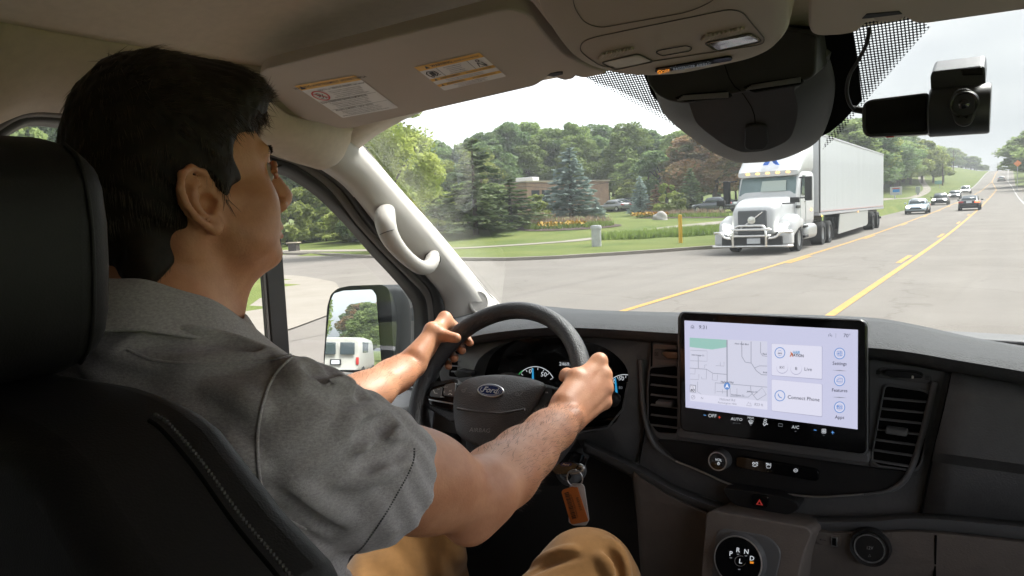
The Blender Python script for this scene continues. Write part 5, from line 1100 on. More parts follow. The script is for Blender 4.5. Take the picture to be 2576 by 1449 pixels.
# satin frame swooping round the vents and under the screen
sw_ = [(1612, 905), (1616, 1000), (1624, 1060), (1642, 1112), (1668, 1140), (1700, 1160), (1745, 1178), (1785, 1196), (1830, 1216), (1880, 1229), (1960, 1241), (2050, 1250), (2120, 1247), (2172, 1244), (2230, 1236), (2270, 1214), (2296, 1170), (2318, 1100), (2340, 1010), (2352, 960)]
P = resample(PYs(1.196, sw_), 90); bm = bmesh.new(); add_tube(bm, P, [.0042 if (k < 22 or k > 66) else .0022 for k in range(90)], 10, up=(0, 1, 0)); bm_obj('satin_trim', bm, M_dtrim, dash, smooth=80)
P = resample(PYs(1.192, sw_[5:14]), 50); bm = bmesh.new(); add_tube(bm, P, .0016, 8, up=(0, 1, 0)); bm_obj('chrome_trim', bm, M_satin, dash, smooth=80)
# upper and middle bands of the centre stack, a little proud
px_prism('vent_frame', [(1640, 860), (1706, 866), (1706, 1108), (1652, 1104), (1622, 1066), (1624, 960)], on_y(1.202), .02, M_dtrim, dash, r=.008, bevel=.003)
px_prism('vent_frame', [(2182, 902), (2388, 934), (2372, 975), (2332, 1130), (2310, 1190), (2184, 1176)], on_y(1.202), .02, M_dtrim, dash, r=.008, bevel=.003)
px_prism('radio_panel', [(1652, 1106), (1708, 1110), (2184, 1176), (2300, 1190), (2268, 1222), (2172, 1242), (2050, 1248), (1960, 1239), (1880, 1227), (1830, 1213), (1785, 1193), (1700, 1157)], on_y(1.200), .02, M_black, dash, r=.006, bevel=.002)
px_prism('screen_ledge', [(1700, 1084), (1708, 1079), (2186, 1142), (2186, 1166), (1708, 1100)], on_y(1.175), .03, M_dtrim, dash, r=.003, bevel=.004)
def vent(op, y, slats, tabx, name='air_vent'):
    v = empty(name, parent=van)
    bm = bmesh.new(); P = round_poly([PY(a, b, y - .002) for a, b in op], .007)
    add_prism(bm, P, (0, .03, 0)); bm_obj('vent_opening', bm, M_void, v)
    seam('vent_rim', P, .0016, M_dtrim, v, 6, True)
    for (x0, y0, x1, y1) in slats:
        a, b = PY(x0, y0, y - .006), PY(x1, y1, y - .006); bm = bmesh.new(); add_prism(bm, [a, b, b + Vector((0, .025, .006)), a + Vector((0, .025, .006))], (0, 0, -.0020)); bm_obj('vent_slat', bm, M_lever, v, bevel=.0006)
    if tabx:
        x0, y0, x1, y1 = tabx; a, b = PY(x0, y0, y - .016), PY(x1, y1, y - .016); bm = bmesh.new(); add_prism(bm, [a, b, b + Vector((0, .02, .002)), a + Vector((0, .02, .002))], (0, 0, -.0085)); bm_obj('vent_tab', bm, M_lever, v, bevel=.0025)
    return v
vent([(1634, 924), (1706, 918), (1706, 1092), (1654, 1090), (1630, 1060), (1630, 980)], 1.20, [(1636, 942 + i * 25.3, 1705, 949 + i * 25.6) for i in range(6)], (1648, 1010, 1690, 1014))
vent([(2226, 968), (2322, 982), (2345, 994), (2346, 1020), (2318, 1165), (2302, 1184), (2210, 1172), (2194, 1160), (2194, 1140)], 1.20, [(2222 - i * 5.2, 1002 + i * 26.0, 2340 - i * 8.0, 1012 + i * 27.0) for i in range(7)], (2226, 1078, 2282, 1086))
for q in ([(1662, 890), (1668, 882), (1706, 884), (1706, 905), (1680, 904)], [(2221, 936), (2228, 931), (2300, 936), (2322, 944), (2320, 952), (2240, 950)]):
    px_prism('vent_thumbwheel', q, on_y(1.188), .02, M_gloss, dash, r=.004, bevel=.004, segs=3)
for q in ([(1640, 893), (1646, 878), (1706, 881), (1706, 908), (1650, 905)], [(2204, 940), (2214, 924), (2330, 940), (2344, 950), (2338, 966), (2210, 950)]): px_prism('thumbwheel_recess', q, on_y(1.199), .004, M_dash, dash, r=.004, bevel=.001)
D_ = Decal(on_y(1.1985), (0, -1, 0))
for cx_, cy_ in ((1652, 890), (2209, 936)): D_.stroke([(cx_ - 4, cy_ - 4), (cx_ + 4, cy_ - 3), (cx_ + 4, cy_ + 5), (cx_ - 4, cy_ + 4)], 1.4, M_ink, 1, True); D_.stroke([(cx_ - 3, cy_ - 3), (cx_ + 3, cy_ + 4)], 1.3, M_ink, 1); D_.stroke([(cx_ + 3, cy_ - 3), (cx_ - 3, cy_ + 4)], 1.3, M_ink, 1)
for i in range(3): D_.stroke([(2327, 946 + i * 3.5), (2338, 947 + i * 3.5)], 1.4, M_ink, 1)
D_.poly([(2296, 941), (2301, 942), (2300, 949), (2295, 948)], M_lab, 30); D_.build('vent_symbols', dash)
# volume knob
kc = PY(1809, 1158, 1.185); vk = empty('volume_knob', parent=van); kd = Vector((0, -1, .10))
bm = bmesh.new(); add_lathe(bm, [(.0175, -.02), (.0165, .006), (.0158, .008)], kc, kd, 36, caps=False); bm_obj('knob_side', bm, M_dash, vk)
bm = bmesh.new(); add_lathe(bm, [(.0158, .008), (.0156, .0095), (.0142, .0095), (.0138, .0085)], kc, kd, 40, caps=False); bm_obj('knob_ring', bm, M_satin, vk)
bm = bmesh.new(); add_lathe(bm, [(.0140, .0082), (.0001, .0086)], kc, kd, 36, caps=False); bm_obj('knob_face', bm, M_gloss, vk)
D_ = Decal(lambda a, b: PP(a, b, kc + kd.normalized() * .0088, kd), kd); D_.text((1808, 1157), 6.5, 'VOL', E_wh, 1, 6); D_.ring((1808, 1166), 3, 3, 1.1, E_wh, 1, 14); D_.stroke([(1808, 1162), (1808, 1166)], 1.2, E_wh, 2); D_.build('knob_text', vk)
bs = px_prism('button_strip', [(1852, 1150), (1864, 1148), (2050, 1180), (2060, 1188), (2059, 1208), (2050, 1211), (1860, 1178), (1850, 1172)], on_y(1.194), .01, M_gloss, dash, r=.003, bevel=.0015)
D_ = Decal(on_y(1.194), (0, -1, 0))
D_.text((1934, 1167), 4.6, 'MAX', E_wh, 1, 8, bold=.01)
for (cx_, cy_) in ((1934, 1174),): D_.stroke([(cx_ - 6, cy_ - 3), (cx_, cy_ - 5), (cx_ + 6, cy_ - 3), (cx_ + 4, cy_ + 3), (cx_ - 4, cy_ + 3)], 1.2, E_wh, 1, True)
D_.ring((2002, 1183), 5, 4, 1.2, E_wh, 1, 14); D_.stroke([(1999, 1183), (2005, 1183.5)], 1.2, E_wh, 1)
for x in (1896, 1904): D_.ring((x, 1165), 2.6, 2.6, 1.6, E_wh, 1, 8)
D_.stroke([(1893, 1171), (1900, 1173), (1907, 1170)], 1.6, E_wh, 1); D_.build('strip_symbols', bs)
# hazard switch
hz_ = px_prism('hazard_pod', [(1818, 1232), (1826, 1227), (1962, 1248), (2004, 1262), (2013, 1278), (1990, 1294), (1950, 1296), (1850, 1272), (1828, 1254)], on_y(1.172), .05, M_black, dash, r=.006, bevel=.004)
hb = px_prism('hazard_button', [(1891, 1246), (1896, 1243), (1930, 1249), (1933, 1254), (1930, 1276), (1924, 1278), (1895, 1272), (1890, 1267)], on_y(1.168), .01, M_gloss, hz_, r=.003, bevel=.0015)
D_ = Decal(on_y(1.168), (0, -1, 0)); D_.poly([(1911, 1255), (1920, 1271), (1902, 1268.5)], em('hazard_red', (.7, .06, .05), .35), 1); D_.poly([(1911, 1261), (1915, 1268.5), (1907, 1267)], M_gloss, 2); D_.build('hazard_triangle', hz_)
# lower dash
lo = [PYs(1.19, [(1470, 1112), (1600, 1172), (1700, 1228), (1850, 1283), (2000, 1304), (2170, 1307), (2320, 1300), (2576, 1322), (2760, 1342)]), PYs(1.168, [(1470, 1118), (1600, 1182), (1700, 1238), (1850, 1293), (2000, 1313), (2170, 1316), (2320, 1308), (2576, 1330), (2760, 1350)]), PYs(1.172, [(1470, 1124), (1600, 1190), (1700, 1248), (1850, 1305), (2000, 1326), (2170, 1328), (2320, 1322), (2576, 1346), (2760, 1366)]), PYs(1.20, [(1470, 1132), (1600, 1198), (1700, 1256), (1850, 1314), (2000, 1334), (2170, 1338), (2320, 1334), (2576, 1360), (2760, 1380)])]
bm = bmesh.new(); loft(bm, lo, 80); o = bm_obj('lower_trim', bm, M_dtrim, dash, smooth=60); solidify(o, .01, 0)
lw_ = [PYs(1.21, [(1580, 1182), (1700, 1240), (1850, 1300), (2000, 1322), (2170, 1328), (2320, 1326), (2576, 1352), (2760, 1372)]), PYs(1.165, [(1592, 1194), (1700, 1262), (1850, 1322), (2000, 1342), (2170, 1347), (2320, 1345), (2576, 1372), (2760, 1392)]), PYs(1.17, [(1606, 1290), (1700, 1330), (1850, 1370), (2000, 1400), (2170, 1410), (2320, 1420), (2576, 1445), (2760, 1465)]), PYs(1.20, [(1625, 1560), (1700, 1560), (1850, 1560), (2000, 1560), (2170, 1560), (2320, 1560), (2576, 1580), (2760, 1600)])]
bm = bmesh.new(); loft(bm, lw_, 70); o = bm_obj('lower_panel', bm, M_low, dash, smooth=60); solidify(o, .015, 0)
seam('panel_seam', [PY(2354, 1346, 1.160), PY(2353, 1420, 1.164), PY(2350, 1470, 1.165)], .002, M_void, dash)
seam('fascia_seam', [PY(1640, 856, 1.200), PY(1637, 1000, 1.200), PY(1607, 1166, 1.200)], .0014, M_void, dash); seam('fascia_seam', [PY(2398, 922, 1.196), PY(2372, 1040, 1.19), PY(2345, 1150, 1.19), PY(2318, 1292, 1.195)], .0014, M_void, dash)
# knee panel and steering column shroud under the dash
px_prism('knee_panel', [(1290, 1120), (1480, 1126), (1604, 1176), (1618, 1300), (1640, 1560), (1100, 1560), (1120, 1250)], on_y(1.26), .03, mat('knee_panel_black', (.020, .019, .018), .6, bump=.3, bscale=400, bdist=.001), dash, bevel=.01)
px_prism('left_fascia', [(1090, 1000), (1128, 968), (1300, 985), (1330, 1080), (1300, 1180), (1120, 1250), (1072, 1180)], on_y(1.24), .03, M_dtrim, dash, r=.01, bevel=.01)
lsw = px_prism('light_switch_panel', [(1066, 1095), (1076, 1086), (1140, 1096), (1150, 1106), (1148, 1148), (1140, 1156), (1080, 1140), (1068, 1128)], on_y(1.225), .02, M_black, dash, r=.005, bevel=.003)
kc2 = PY(1097, 1113, 1.21); bm = bmesh.new(); add_lathe(bm, [(.018, -.01), (.0165, .004), (.015, .005), (.0001, .005)], kc2, (0, -1, .1), 32, caps=False); bm_obj('light_switch', bm, M_gloss, lsw)
bm = bmesh.new(); add_lathe(bm, [(.0168, .004), (.0164, .0056), (.0154, .0056)], kc2, (0, -1, .1), 36, caps=False); bm_obj('switch_ring', bm, M_satin, lsw)
D_ = Decal(on_y(1.2045), (0, -1, 0)); D_.text((1087, 1108), 5, '0', E_wh, 1); D_.text((1097, 1105), 4.5, '><', E_wh, 1); D_.text((1107, 1108), 4.5, 'D', E_wh, 1); D_.ring((1096, 1122), 2.5, 2.5, 1.2, E_wh, 1, 10); D_.build('switch_symbols', lsw)
D_ = Decal(on_y(1.224), (0, -1, 0)); D_.ell((1134, 1118), 1.2, 1.2, E_wh, 1, 8); D_.text((1134, 1132), 7, 'S', E_wh, 1); D_.build('dimmer_symbols', lsw)
# left end of the dash: vent and speaker pod
px_prism('end_panel', [(1120, 870), (1190, 850), (1200, 960), (1180, 1010), (1120, 1010), (1104, 940)], on_y(1.21), .04, M_dash, dash, r=.006, bevel=.006)
vent([(1136, 884), (1168, 876), (1172, 930), (1160, 952), (1128, 948)], 1.205, [(1134, 892 + i * 14, 1170, 893 + i * 14) for i in range(4)], None)
bm = bmesh.new(); c_ = PX(1012, 1000, -1.10); add_lathe(bm, [(.055, -.12), (.055, -.004), (.05, .0), (.044, .001), (.04, -.004), (.0001, -.005)], c_, (.15, -.25, 1), 36, caps=False); bm_obj('cup_holder', bm, M_dtrim, dash, smooth=50)
px_prism('door_side_panel', [(985, 1030), (1050, 1000), (1080, 1060), (1075, 1140), (1000, 1130), (970, 1075)], lambda a, b: PX(a, b, -1.09), 0, M_dtrim, dash, r=.01, away=(-.08, .02, 0), bevel=.01)
# gear selector tower
gs = empty('gear_selector', parent=van)
tw_ = [(1776, 1292), (1790, 1284), (2030, 1326), (2044, 1342), (2020, 1400), (1985, 1560), (1755, 1560), (1768, 1400)]
px_prism('selector_tower', tw_, lambda a, b: PP(a, b, PY(1880, 1310, 1.10), (0, -1, .28)), 0, M_low, gs, r=.014, away=(0, .14, -.03), bevel=.010, segs=4)
gpl = lambda a, b: PP(a, b, PY(1880, 1310, 1.10) + Vector((0, -.003, .001)), (0, -1, .28))
px_prism('selector_plate', [(1800, 1344), (1816, 1330), (1934, 1350), (1966, 1386), (1960, 1420), (1925, 1560), (1785, 1560), (1793, 1420)], gpl, 0, M_dtrim, gs, r=.012, away=(0, .004, 0), bevel=.0015)
gn = Vector((0, -1, .28)).normalized(); gc = gpl(1862, 1408)
bm = bmesh.new(); add_lathe(bm, [(.0405, -.002), (.0385, .010), (.0365, .012)], gc, gn, 48, caps=False); bm_obj('dial_side', bm, M_dash, gs, smooth=50)
bm = bmesh.new(); add_lathe(bm, [(.0400, .001), (.0395, .0035), (.0388, .004)], gc, gn, 48, caps=False); add_lathe(bm, [(.0366, .0118), (.0360, .0132), (.0345, .0130)], gc, gn, 48, caps=False); bm_obj('dial_ring', bm, M_satin, gs, smooth=60)
bm = bmesh.new(); add_lathe(bm, [(.0348, .0126), (.0100, .0118), (.0001, .0118)], gc, gn, 48, caps=False); bm_obj('dial_face', bm, M_gloss, gs, smooth=50)
gf = lambda a, b: PP(a, b, gc + gn * .0128, gn); D_ = Decal(gf, gn)
for s, x, y in (('P', 1839, 1393), ('R', 1857, 1384), ('N', 1878, 1388), ('D', 1892, 1405), ('L', 1863, 1412)): D_.text((x, y), 11.5, s, E_wh, 1, 5, bold=.012)
for x, y in ((1839, 1403), (1857, 1394), (1877, 1398), (1860, 1432)): D_.poly([(x - 3, y - 1.2), (x + 3, y - .8), (x + 3, y + 1.4), (x - 3, y + 1)], E_dim, 1)
D_.poly([(1887, 1412), (1896, 1413), (1896, 1418), (1887, 1417)], E_or, 1); D_.ring((1863, 1411), 14, 13, 1.6, M_satin, 1, 32, 20, 300); D_.build('gear_letters', gs)
# sockets
px_prism('usb_bezel', [(2054, 1342), (2060, 1337), (2112, 1346), (2116, 1352), (2113, 1376), (2106, 1378), (2060, 1370), (2053, 1364)], on_y(1.158), .01, M_low, dash, r=.003, bevel=.001)
us = empty('usb_port', parent=van); px_prism('port_rim', [(2090, 1350), (2106, 1353), (2106, 1377), (2090, 1374)], on_y(1.155), .004, M_satin, us, bevel=.0006); px_prism('port_slot', [(2093, 1353), (2103, 1355), (2103, 1374), (2093, 1371)], on_y(1.1545), .004, M_void, us, bevel=0)
D_ = Decal(on_y(1.1578), (0, -1, 0)); D_.stroke([(2062, 1357), (2078, 1359)], 1.2, M_ink, 1); D_.ell((2064, 1357), 2, 2, M_ink, 1, 8); D_.build('usb_symbol', us)
sc_ = PY(2188, 1378, 1.150); so_ = empty('power_socket', parent=van)
bm = bmesh.new(); add_lathe(bm, [(.028, -.01), (.0265, .004), (.0225, .002), (.022, -.002)], sc_, (0, -1, .08), 44, caps=False); bm_obj('socket_surround', bm, M_black, so_, smooth=50)
bm = bmesh.new(); add_lathe(bm, [(.0215, -.001), (.0210, .0045), (.0195, .0045), (.019, .003)], sc_, (0, -1, .08), 44, caps=False); bm_obj('socket_ring', bm, M_satin, so_, smooth=50)
bm = bmesh.new(); add_lathe(bm, [(.0195, .0034), (.0001, .0040)], sc_, (0, -1, .08), 36, caps=False); bm_obj('socket_cap', bm, M_black, so_, smooth=50)
D_ = Decal(on_y(1.1452), (0, -1, 0)); M_sil = mat('silver_print', (.4, .4, .4), .5); D_.text((2188, 1378), 8, '12V', M_sil, 1, 2); D_.stroke([(2188, 1394), (2191, 1400), (2185, 1400)], 1.0, M_sil, 1, True); D_.build('socket_text', so_)

# ---------------------------------------------------------------- touchscreen
ts = empty('touchscreen', parent=van); SY = 1.15
px_prism('screen_shell', [(1708, 798), (1716, 786), (2168, 806), (2180, 816), (2180, 1134), (2170, 1143), (1720, 1085), (1711, 1075)], on_y(SY), .018, M_gloss, ts, r=.006, bevel=.0025, segs=3)
seam('screen_edge', round_poly([PY(a, b, SY + .006) for a, b in ((1708, 798), (1716, 786), (2168, 806), (2180, 816), (2180, 1134), (2170, 1143), (1720, 1085), (1711, 1075))], .006), .0022, M_satin if False else M_dtrim, ts, 8, True)
D_ = Decal(on_y(SY), (0, -1, 0), .0005, .00018)
S_bg = em('screen_lavender', (.60, .61, .80), .98); S_map = em('map_ground', (.66, .67, .80), .98); S_card = em('card_white', (.74, .74, .88), .99); S_green = em('map_green', (.36, .62, .56), .9); S_road = em('map_road', (.42, .43, .52), .8); S_ink = em('screen_ink', (.02, .02, .05), .6); S_grey = em('screen_grey', (.33, .34, .42), .8); S_ring = em('screen_blue', (.13, .30, .68), .9); S_wh = em('screen_white', (.86, .86, .98), 1.0); S_or = em('screen_orange', (.75, .2, .05), .8); S_cy = em('screen_cyan', (.05, .35, .7), .8)
sx, sy_ = lambda o: 1288 + o / 2, lambda o: 724.5 + o / 2      # picture points from the enlarged lower right quarter
def q4(l): return [(sx(a), sy_(b)) for a, b in l]
D_.poly(q4([(868, 163), (1741, 210), (1739, 711), (874, 600)]), S_bg, 0); D_.build('screen_background', ts); D_ = Decal(on_y(SY), (0, -1, 0), .0008, .00018)
D_.poly(q4([(895, 250), (1285, 268), (1286, 612), (898, 566)]), S_map, 1); D_.poly(q4([(895, 249), (1083, 260), (1083, 297), (1008, 309), (895, 296)]), S_green, 2)
for l, wd in (([(1083, 260), (1084, 545)], 3), ([(1157, 268), (1158, 345), (1175, 372), (1204, 377)], 1.8), ([(1204, 268), (1204, 375), (1230, 415), (1256, 435), (1285, 437)], 1.8), ([(1221, 402), (1245, 391), (1285, 392)], 1.5), ([(1252, 272), (1252, 325), (1262, 340), (1285, 343)], 1.5),
              ([(938, 340), (939, 403)], 1.6), ([(895, 402), (980, 408), (1012, 428), (1083, 434)], 1.6), ([(899, 312), (983, 316), (983, 368), (897, 365)], 1), ([(923, 404), (922, 432), (896, 431)], 1), ([(942, 432), (941, 460), (897, 458)], 1), ([(980, 410), (979, 458), (955, 456), (955, 446)], 1), ([(1010, 430), (1009, 462), (1034, 464), (1035, 435)], 1), ([(970, 403), (972, 386), (982, 386)], 1), ([(1026, 390), (1068, 392), (1068, 370)], 1), ([(1049, 372), (1049, 391)], 1),
              ([(1024, 474), (1023, 530)], 1), ([(1024, 476), (1285, 498)], 1.4), ([(1098, 500), (1100, 545), (1190, 548), (1212, 528)], 1.5), ([(1133, 505), (1133, 545)], 1), ([(1200, 490), (1205, 525), (1236, 564)], 1.4), ([(1215, 540), (1260, 500), (1280, 535), (1236, 562)], 1.4), ([(1030, 520), (1083, 522)], 1), ([(1060, 510), (1060, 530)], 1), ([(935, 470), (934, 520), (955, 535), (1000, 540)], 1)):
    D_.stroke(q4(l), wd, S_road, 3)
D_.poly(q4([(897, 528), (1286, 570), (1286, 612), (898, 566)]), S_card, 4)
for s, x, y, h in (('Hunt Club Blvd', 1157, 281, 3.9), ('Interchange Ct', 937, 337, 3.7), ('Rand', 1273, 331, 3.8), ('Bridl', 1275, 424, 3.8), ('Halsted Rd', 1084, 473, 5.0), ('Jefferson Ct', 1210, 521, 3.8), ('Eisenhower Ct', 1137, 538, 3.8)): D_.text((sx(x), sy_(y)), h, s, S_ink, 5, 4, bold=.012)
D_.text((sx(1085), sy_(561)), 6.2, 'Halsted Rd', S_grey, 5, 5); D_.text((sx(1085), sy_(579)), 5.0, 'Farmington Hills', S_grey, 5, 5); D_.text((sx(1243), sy_(586)), 6.6, '823 ft', S_grey, 5, 6); D_.text((sx(958), sy_(553)), 5.6, 'N', S_grey, 5, 5); D_.ring((sx(913), sy_(548)), 4.5, 5, 1, S_grey, 5, 18); D_.stroke(q4([(909, 553), (917, 543)]), 1.2, S_grey, 5)
D_.stroke(q4([(1182, 590), (1192, 572), (1197, 580), (1201, 576), (1206, 592)]), 1.1, S_grey, 5, True)
D_.ell((sx(1084), sy_(492)), 8, 9, S_ring, 6); D_.poly(q4([(1084, 479), (1094, 502), (1084, 497), (1074, 501)]), S_wh, 7)
D_.poly(q4([(897, 485), (926, 488), (926, 525), (897, 521)]), S_ink, 5); D_.poly(q4([(899, 487), (924, 490), (924, 523), (899, 519)]), S_wh, 6); D_.text((sx(911), sy_(513)), 7.5, '40', S_ink, 7, 4, bold=.02); D_.text((sx(911), sy_(493)), 2.6, 'SPEED', S_ink, 7, 4); D_.text((sx(911), sy_(501)), 2.6, 'LIMIT', S_ink, 7, 4)
D_.build('map_view', ts); D_ = Decal(on_y(SY), (0, -1, 0), .0008, .00018)
S_sh = em('card_shadow', (.46, .46, .62), .9)
D_.rpoly(q4([(1306, 278), (1563, 293), (1562, 461), (1307, 440)]), 3, S_sh, 1); D_.rpoly(q4([(1307, 279), (1560, 293), (1560, 457), (1308, 438)]), 3, S_card, 2)
D_.ring((sx(1349), sy_(325)), 12.5, 13, 2.0, S_ring, 3); D_.text((sx(1349), sy_(327)), 4.5, 'sxm', S_ink, 3, 3, bold=.02); D_.ring((sx(1349), sy_(319)), 4, 2.5, .9, S_ring, 3, 10, 190, 350); D_.ring((sx(1349), sy_(334)), 4, 2.5, .9, S_ring, 3, 10, 10, 170)
D_.text((sx(1432), sy_(324)), 7, 'HAIR', S_cy, 3, 2, .8, .02); D_.text((sx(1436), sy_(339)), 7, 'NATION', S_ink, 3, 5, .85, .025); D_.stroke(q4([(1400, 345), (1407, 330), (1402, 320), (1410, 328), (1414, 345)]), 2.2, S_or, 4)
for x, y in ((1361, 398), (1431, 404)): D_.ell((sx(x), sy_(y) + 1.0), 14.5, 15, S_sh, 3); D_.ell((sx(x), sy_(y)), 14, 14.2, S_card, 4)
for d in (0, 10): D_.stroke(q4([(1360 + d, 391), (1351 + d, 398), (1360 + d, 405)]), 1.1, S_ink, 5, True)
D_.stroke(q4([(1350, 391), (1350, 405)]), 1.3, S_ink, 5); D_.stroke(q4([(1428, 396), (1428, 411)]), 1.4, S_ink, 5); D_.stroke(q4([(1434, 397), (1434, 412)]), 1.4, S_ink, 5); D_.text((sx(1491), sy_(408)), 8.5, 'Live', S_ink, 5, 4)
D_.build('media_card', ts); D_ = Decal(on_y(SY), (0, -1, 0), .0008, .00018)
D_.rpoly(q4([(1306, 458), (1563, 483), (1562, 649), (1307, 618)]), 3, S_sh, 1); D_.rpoly(q4([(1307, 459), (1560, 483), (1560, 645), (1308, 616)]), 3, S_card, 2)
D_.ring((sx(1349), sy_(541)), 12.5, 13, 2.0, S_ring, 3); D_.stroke(q4([(1341, 531), (1341, 538), (1349, 549), (1358, 552)]), 2.2, S_ring, 3); D_.text((sx(1468), sy_(555)), 9.0, 'Connect Phone', S_ink, 3, 5.2, 1.0, .004); D_.build('phone_card', ts)
for (x, y, s) in ((1649, 329, 'Settings'), (1649, 464, 'Features'), (1649, 599, 'Apps')):
    D_ = Decal(on_y(SY), (0, -1, 0), .0008, .00018); D_.ring((sx(x), sy_(y)), 13, 13.5, 2.0, S_ring, 1); D_.ring((sx(x), sy_(y)), 10.5, 11, 1.0, S_wh, 1); D_.text((sx(x), sy_(y + 51)), 8.4, s, S_ink, 1, 2.5, .96, .006)
    if s == 'Settings':
        for k in (-8, 0, 8): D_.stroke(q4([(x - 14, y + k - 1), (x + 14, y + k + 1)]), 1.1, S_ring, 2); D_.ell((sx(x + (6 if k else -6)), sy_(y + k)), 1.8, 1.8, S_ring, 3, 8)
    elif s == 'Features': D_.stroke(q4([(x - 15, y + 4), (x - 12, y - 1), (x - 4, y - 8), (x + 15, y - 9), (x + 15, y + 8), (x - 15, y + 6)]), 1.1, S_ring, 2, True)
    else:
        for k in range(6): D_.ring((sx(x - 10 + 10 * (k % 3)), sy_(y - 5 + 10 * (k // 3))), 1.7, 1.7, 1.0 if k else 2.2, S_ring, 2, 10)
    if s != 'Apps': D_.poly(q4([(x - 38, y + 84), (x, y + 83), (x + 38, y + 88), (x, y + 88)]), S_grey, 1)
    D_.build('menu_icon', ts)
D_ = Decal(on_y(SY), (0, -1, 0), .0008, .00018); D_.text((sx(963), sy_(198)), 9.2, '9:31', S_ink, 1, 3); D_.text((sx(1686), sy_(240)), 9.2, '70°', S_ink, 1, 3); D_.stroke(q4([(902, 203), (902, 192), (909, 186), (916, 193), (916, 204)]), 1.1, S_ink, 1); D_.stroke(q4([(907, 203), (907, 196), (911, 196), (911, 204)]), 1, S_ink, 1)
D_.stroke(q4([(1594, 233), (1594, 244)]), 1, S_ink, 1); D_.stroke(q4([(1601, 226), (1601, 240)]), 1, S_ink, 1); D_.stroke(q4([(1610, 234), (1610, 245), (1603, 240)]), 1, S_ink, 1, True); D_.stroke(q4([(1630, 228), (1630, 250)]), .8, S_grey, 1); D_.build('status_text', ts)
D_ = Decal(on_y(SY), (0, -1, 0), .0008, .00018)
D_.stroke(q4([(964, 638), (978, 640)]), 1.6, E_blue, 1); D_.text((sx(1009), sy_(643)), 8.6, 'OFF', E_wh, 1, 4); D_.stroke(q4([(1038, 648), (1051, 650)]), 1.6, E_red, 1); D_.stroke(q4([(1045, 643), (1045, 656)]), 1.6, E_red, 2)
D_.text((sx(1131), sy_(660)), 7.4, 'AUTO', E_wh, 1, 5); D_.text((sx(1202), sy_(653)), 5.4, 'MAX', E_wh, 1, 5)
for x in (1117, 1131, 1145): D_.stroke(q4([(x - 4, 678 + (x - 1117) * .1), (x + 4, 679 + (x - 1117) * .1)]), 1.2, E_dim, 1)
D_.stroke(q4([(1190, 667), (1202, 663), (1215, 669), (1209, 680), (1196, 678)]), 1.4, E_wh, 1, True)
for k in (-5, 0, 5): D_.stroke(q4([(1202 + k, 668), (1201 + k, 674), (1203 + k, 684)]), 1.1, E_wh, 2)
D_.ring((sx(1274), sy_(672)), 3.2, 3.2, 1.6, E_wh, 1, 12); D_.stroke(q4([(1264, 680), (1270, 692), (1282, 682), (1288, 686)]), 2.6, E_wh, 1); D_.stroke(q4([(1268, 662), (1276, 658), (1284, 663)]), 1.4, E_wh, 1)
D_.stroke(q4([(1341, 681), (1361, 683), (1361, 697), (1341, 694)]), 1.3, E_dim, 1, True); D_.text((sx(1427), sy_(700)), 8.0, 'A/C', E_wh, 1, 5); D_.stroke(q4([(1519, 713), (1533, 715)]), 1.6, E_blue, 1); D_.stroke(q4([(1607, 725), (1622, 727)]), 1.6, E_blue, 1); D_.stroke(q4([(1614, 718), (1614, 735)]), 1.6, E_blue, 2)
for k in range(4): a = R_(45 + 90 * k); D_.ring((sx(1570) + 3.6 * math.cos(a), sy_(719) + 3.8 * math.sin(a)), 2.6, 2.6, 1.5, E_wh, 1, 10)
for x, y in ((1202, 689), (1427, 720), (1569, 740)): D_.stroke(q4([(x - 4, y), (x + 4, y + .6)]), 1.2, E_dim, 1)
D_.build('climate_icons', ts)

# ---------------------------------------------------------------- steering wheel
WC = Vector((-.737, 1.03, 1.5415)); wt = R_(34); WU = Vector((0, math.sin(wt), math.cos(wt))); WN = Vector((0, -math.cos(wt), math.sin(wt))); WRm, WRt = .1655, .0178
stw = empty('steering_wheel', parent=van)
def wpt(u, v, h=0.0): return WC + Vector((u, 0, 0)) + WU * v + WN * h
def wpx(h): return lambda a, b: PP(a, b, WC + WN * h, WN)
bm = bmesh.new(); rings = []; NM = 120
for k in range(NM):
    a = 2 * math.pi * k / NM; c = wpt(WRm * math.sin(a), WRm * math.cos(a)); e1 = (c - WC).normalized(); r = WRt * (1 + .07 * math.exp(-((math.degrees(a) - 70) / 22) ** 2) + .07 * math.exp(-((math.degrees(a) - 290) / 22) ** 2))
    rings.append([bm.verts.new(c + e1 * math.cos(t) * r * .86 + WN * math.sin(t) * r * 1.05) for t in [2 * math.pi * j / 18 for j in range(18)]])
for k in range(NM):
    a, b = rings[k], rings[(k + 1) % NM]
    for j in range(18): bm.faces.new((a[j], a[(j + 1) % 18], b[(j + 1) % 18], b[j]))
bm_obj('rim', bm, M_wheel, stw, smooth=179)
def dome(name, P, n, h, m, par, ks=(1, .97, .9, .78, .6, .4, .2), p1=2.4, p2=.6, base=.02, smooth=60):
    c = sum(P, Vector()) / len(P); bm = bmesh.new(); rings = [[bm.verts.new(p - n * base) for p in P]] if base else []
    for s_ in ks: rings.append([bm.verts.new(c + (p - c) * s_ + n * h * (1 - s_ ** p1) ** p2) for p in P])
    for a, b in zip(rings, rings[1:]):
        for k in range(len(a)): bm.faces.new((a[k], a[(k + 1) % len(a)], b[(k + 1) % len(a)], b[k]))
    bm.faces.new(rings[-1]); return bm_obj(name, bm, m, par, smooth=smooth)
acp = [(1140, 1010), (1148, 978), (1176, 954), (1216, 945), (1270, 943), (1330, 951), (1362, 961), (1371, 968), (1366, 984), (1330, 1050), (1292, 1098), (1262, 1116), (1220, 1121), (1180, 1113), (1152, 1092), (1143, 1060)]
P = resample([wpx(.012)(*p) for p in acp + [acp[0]]], 73)[:-1]
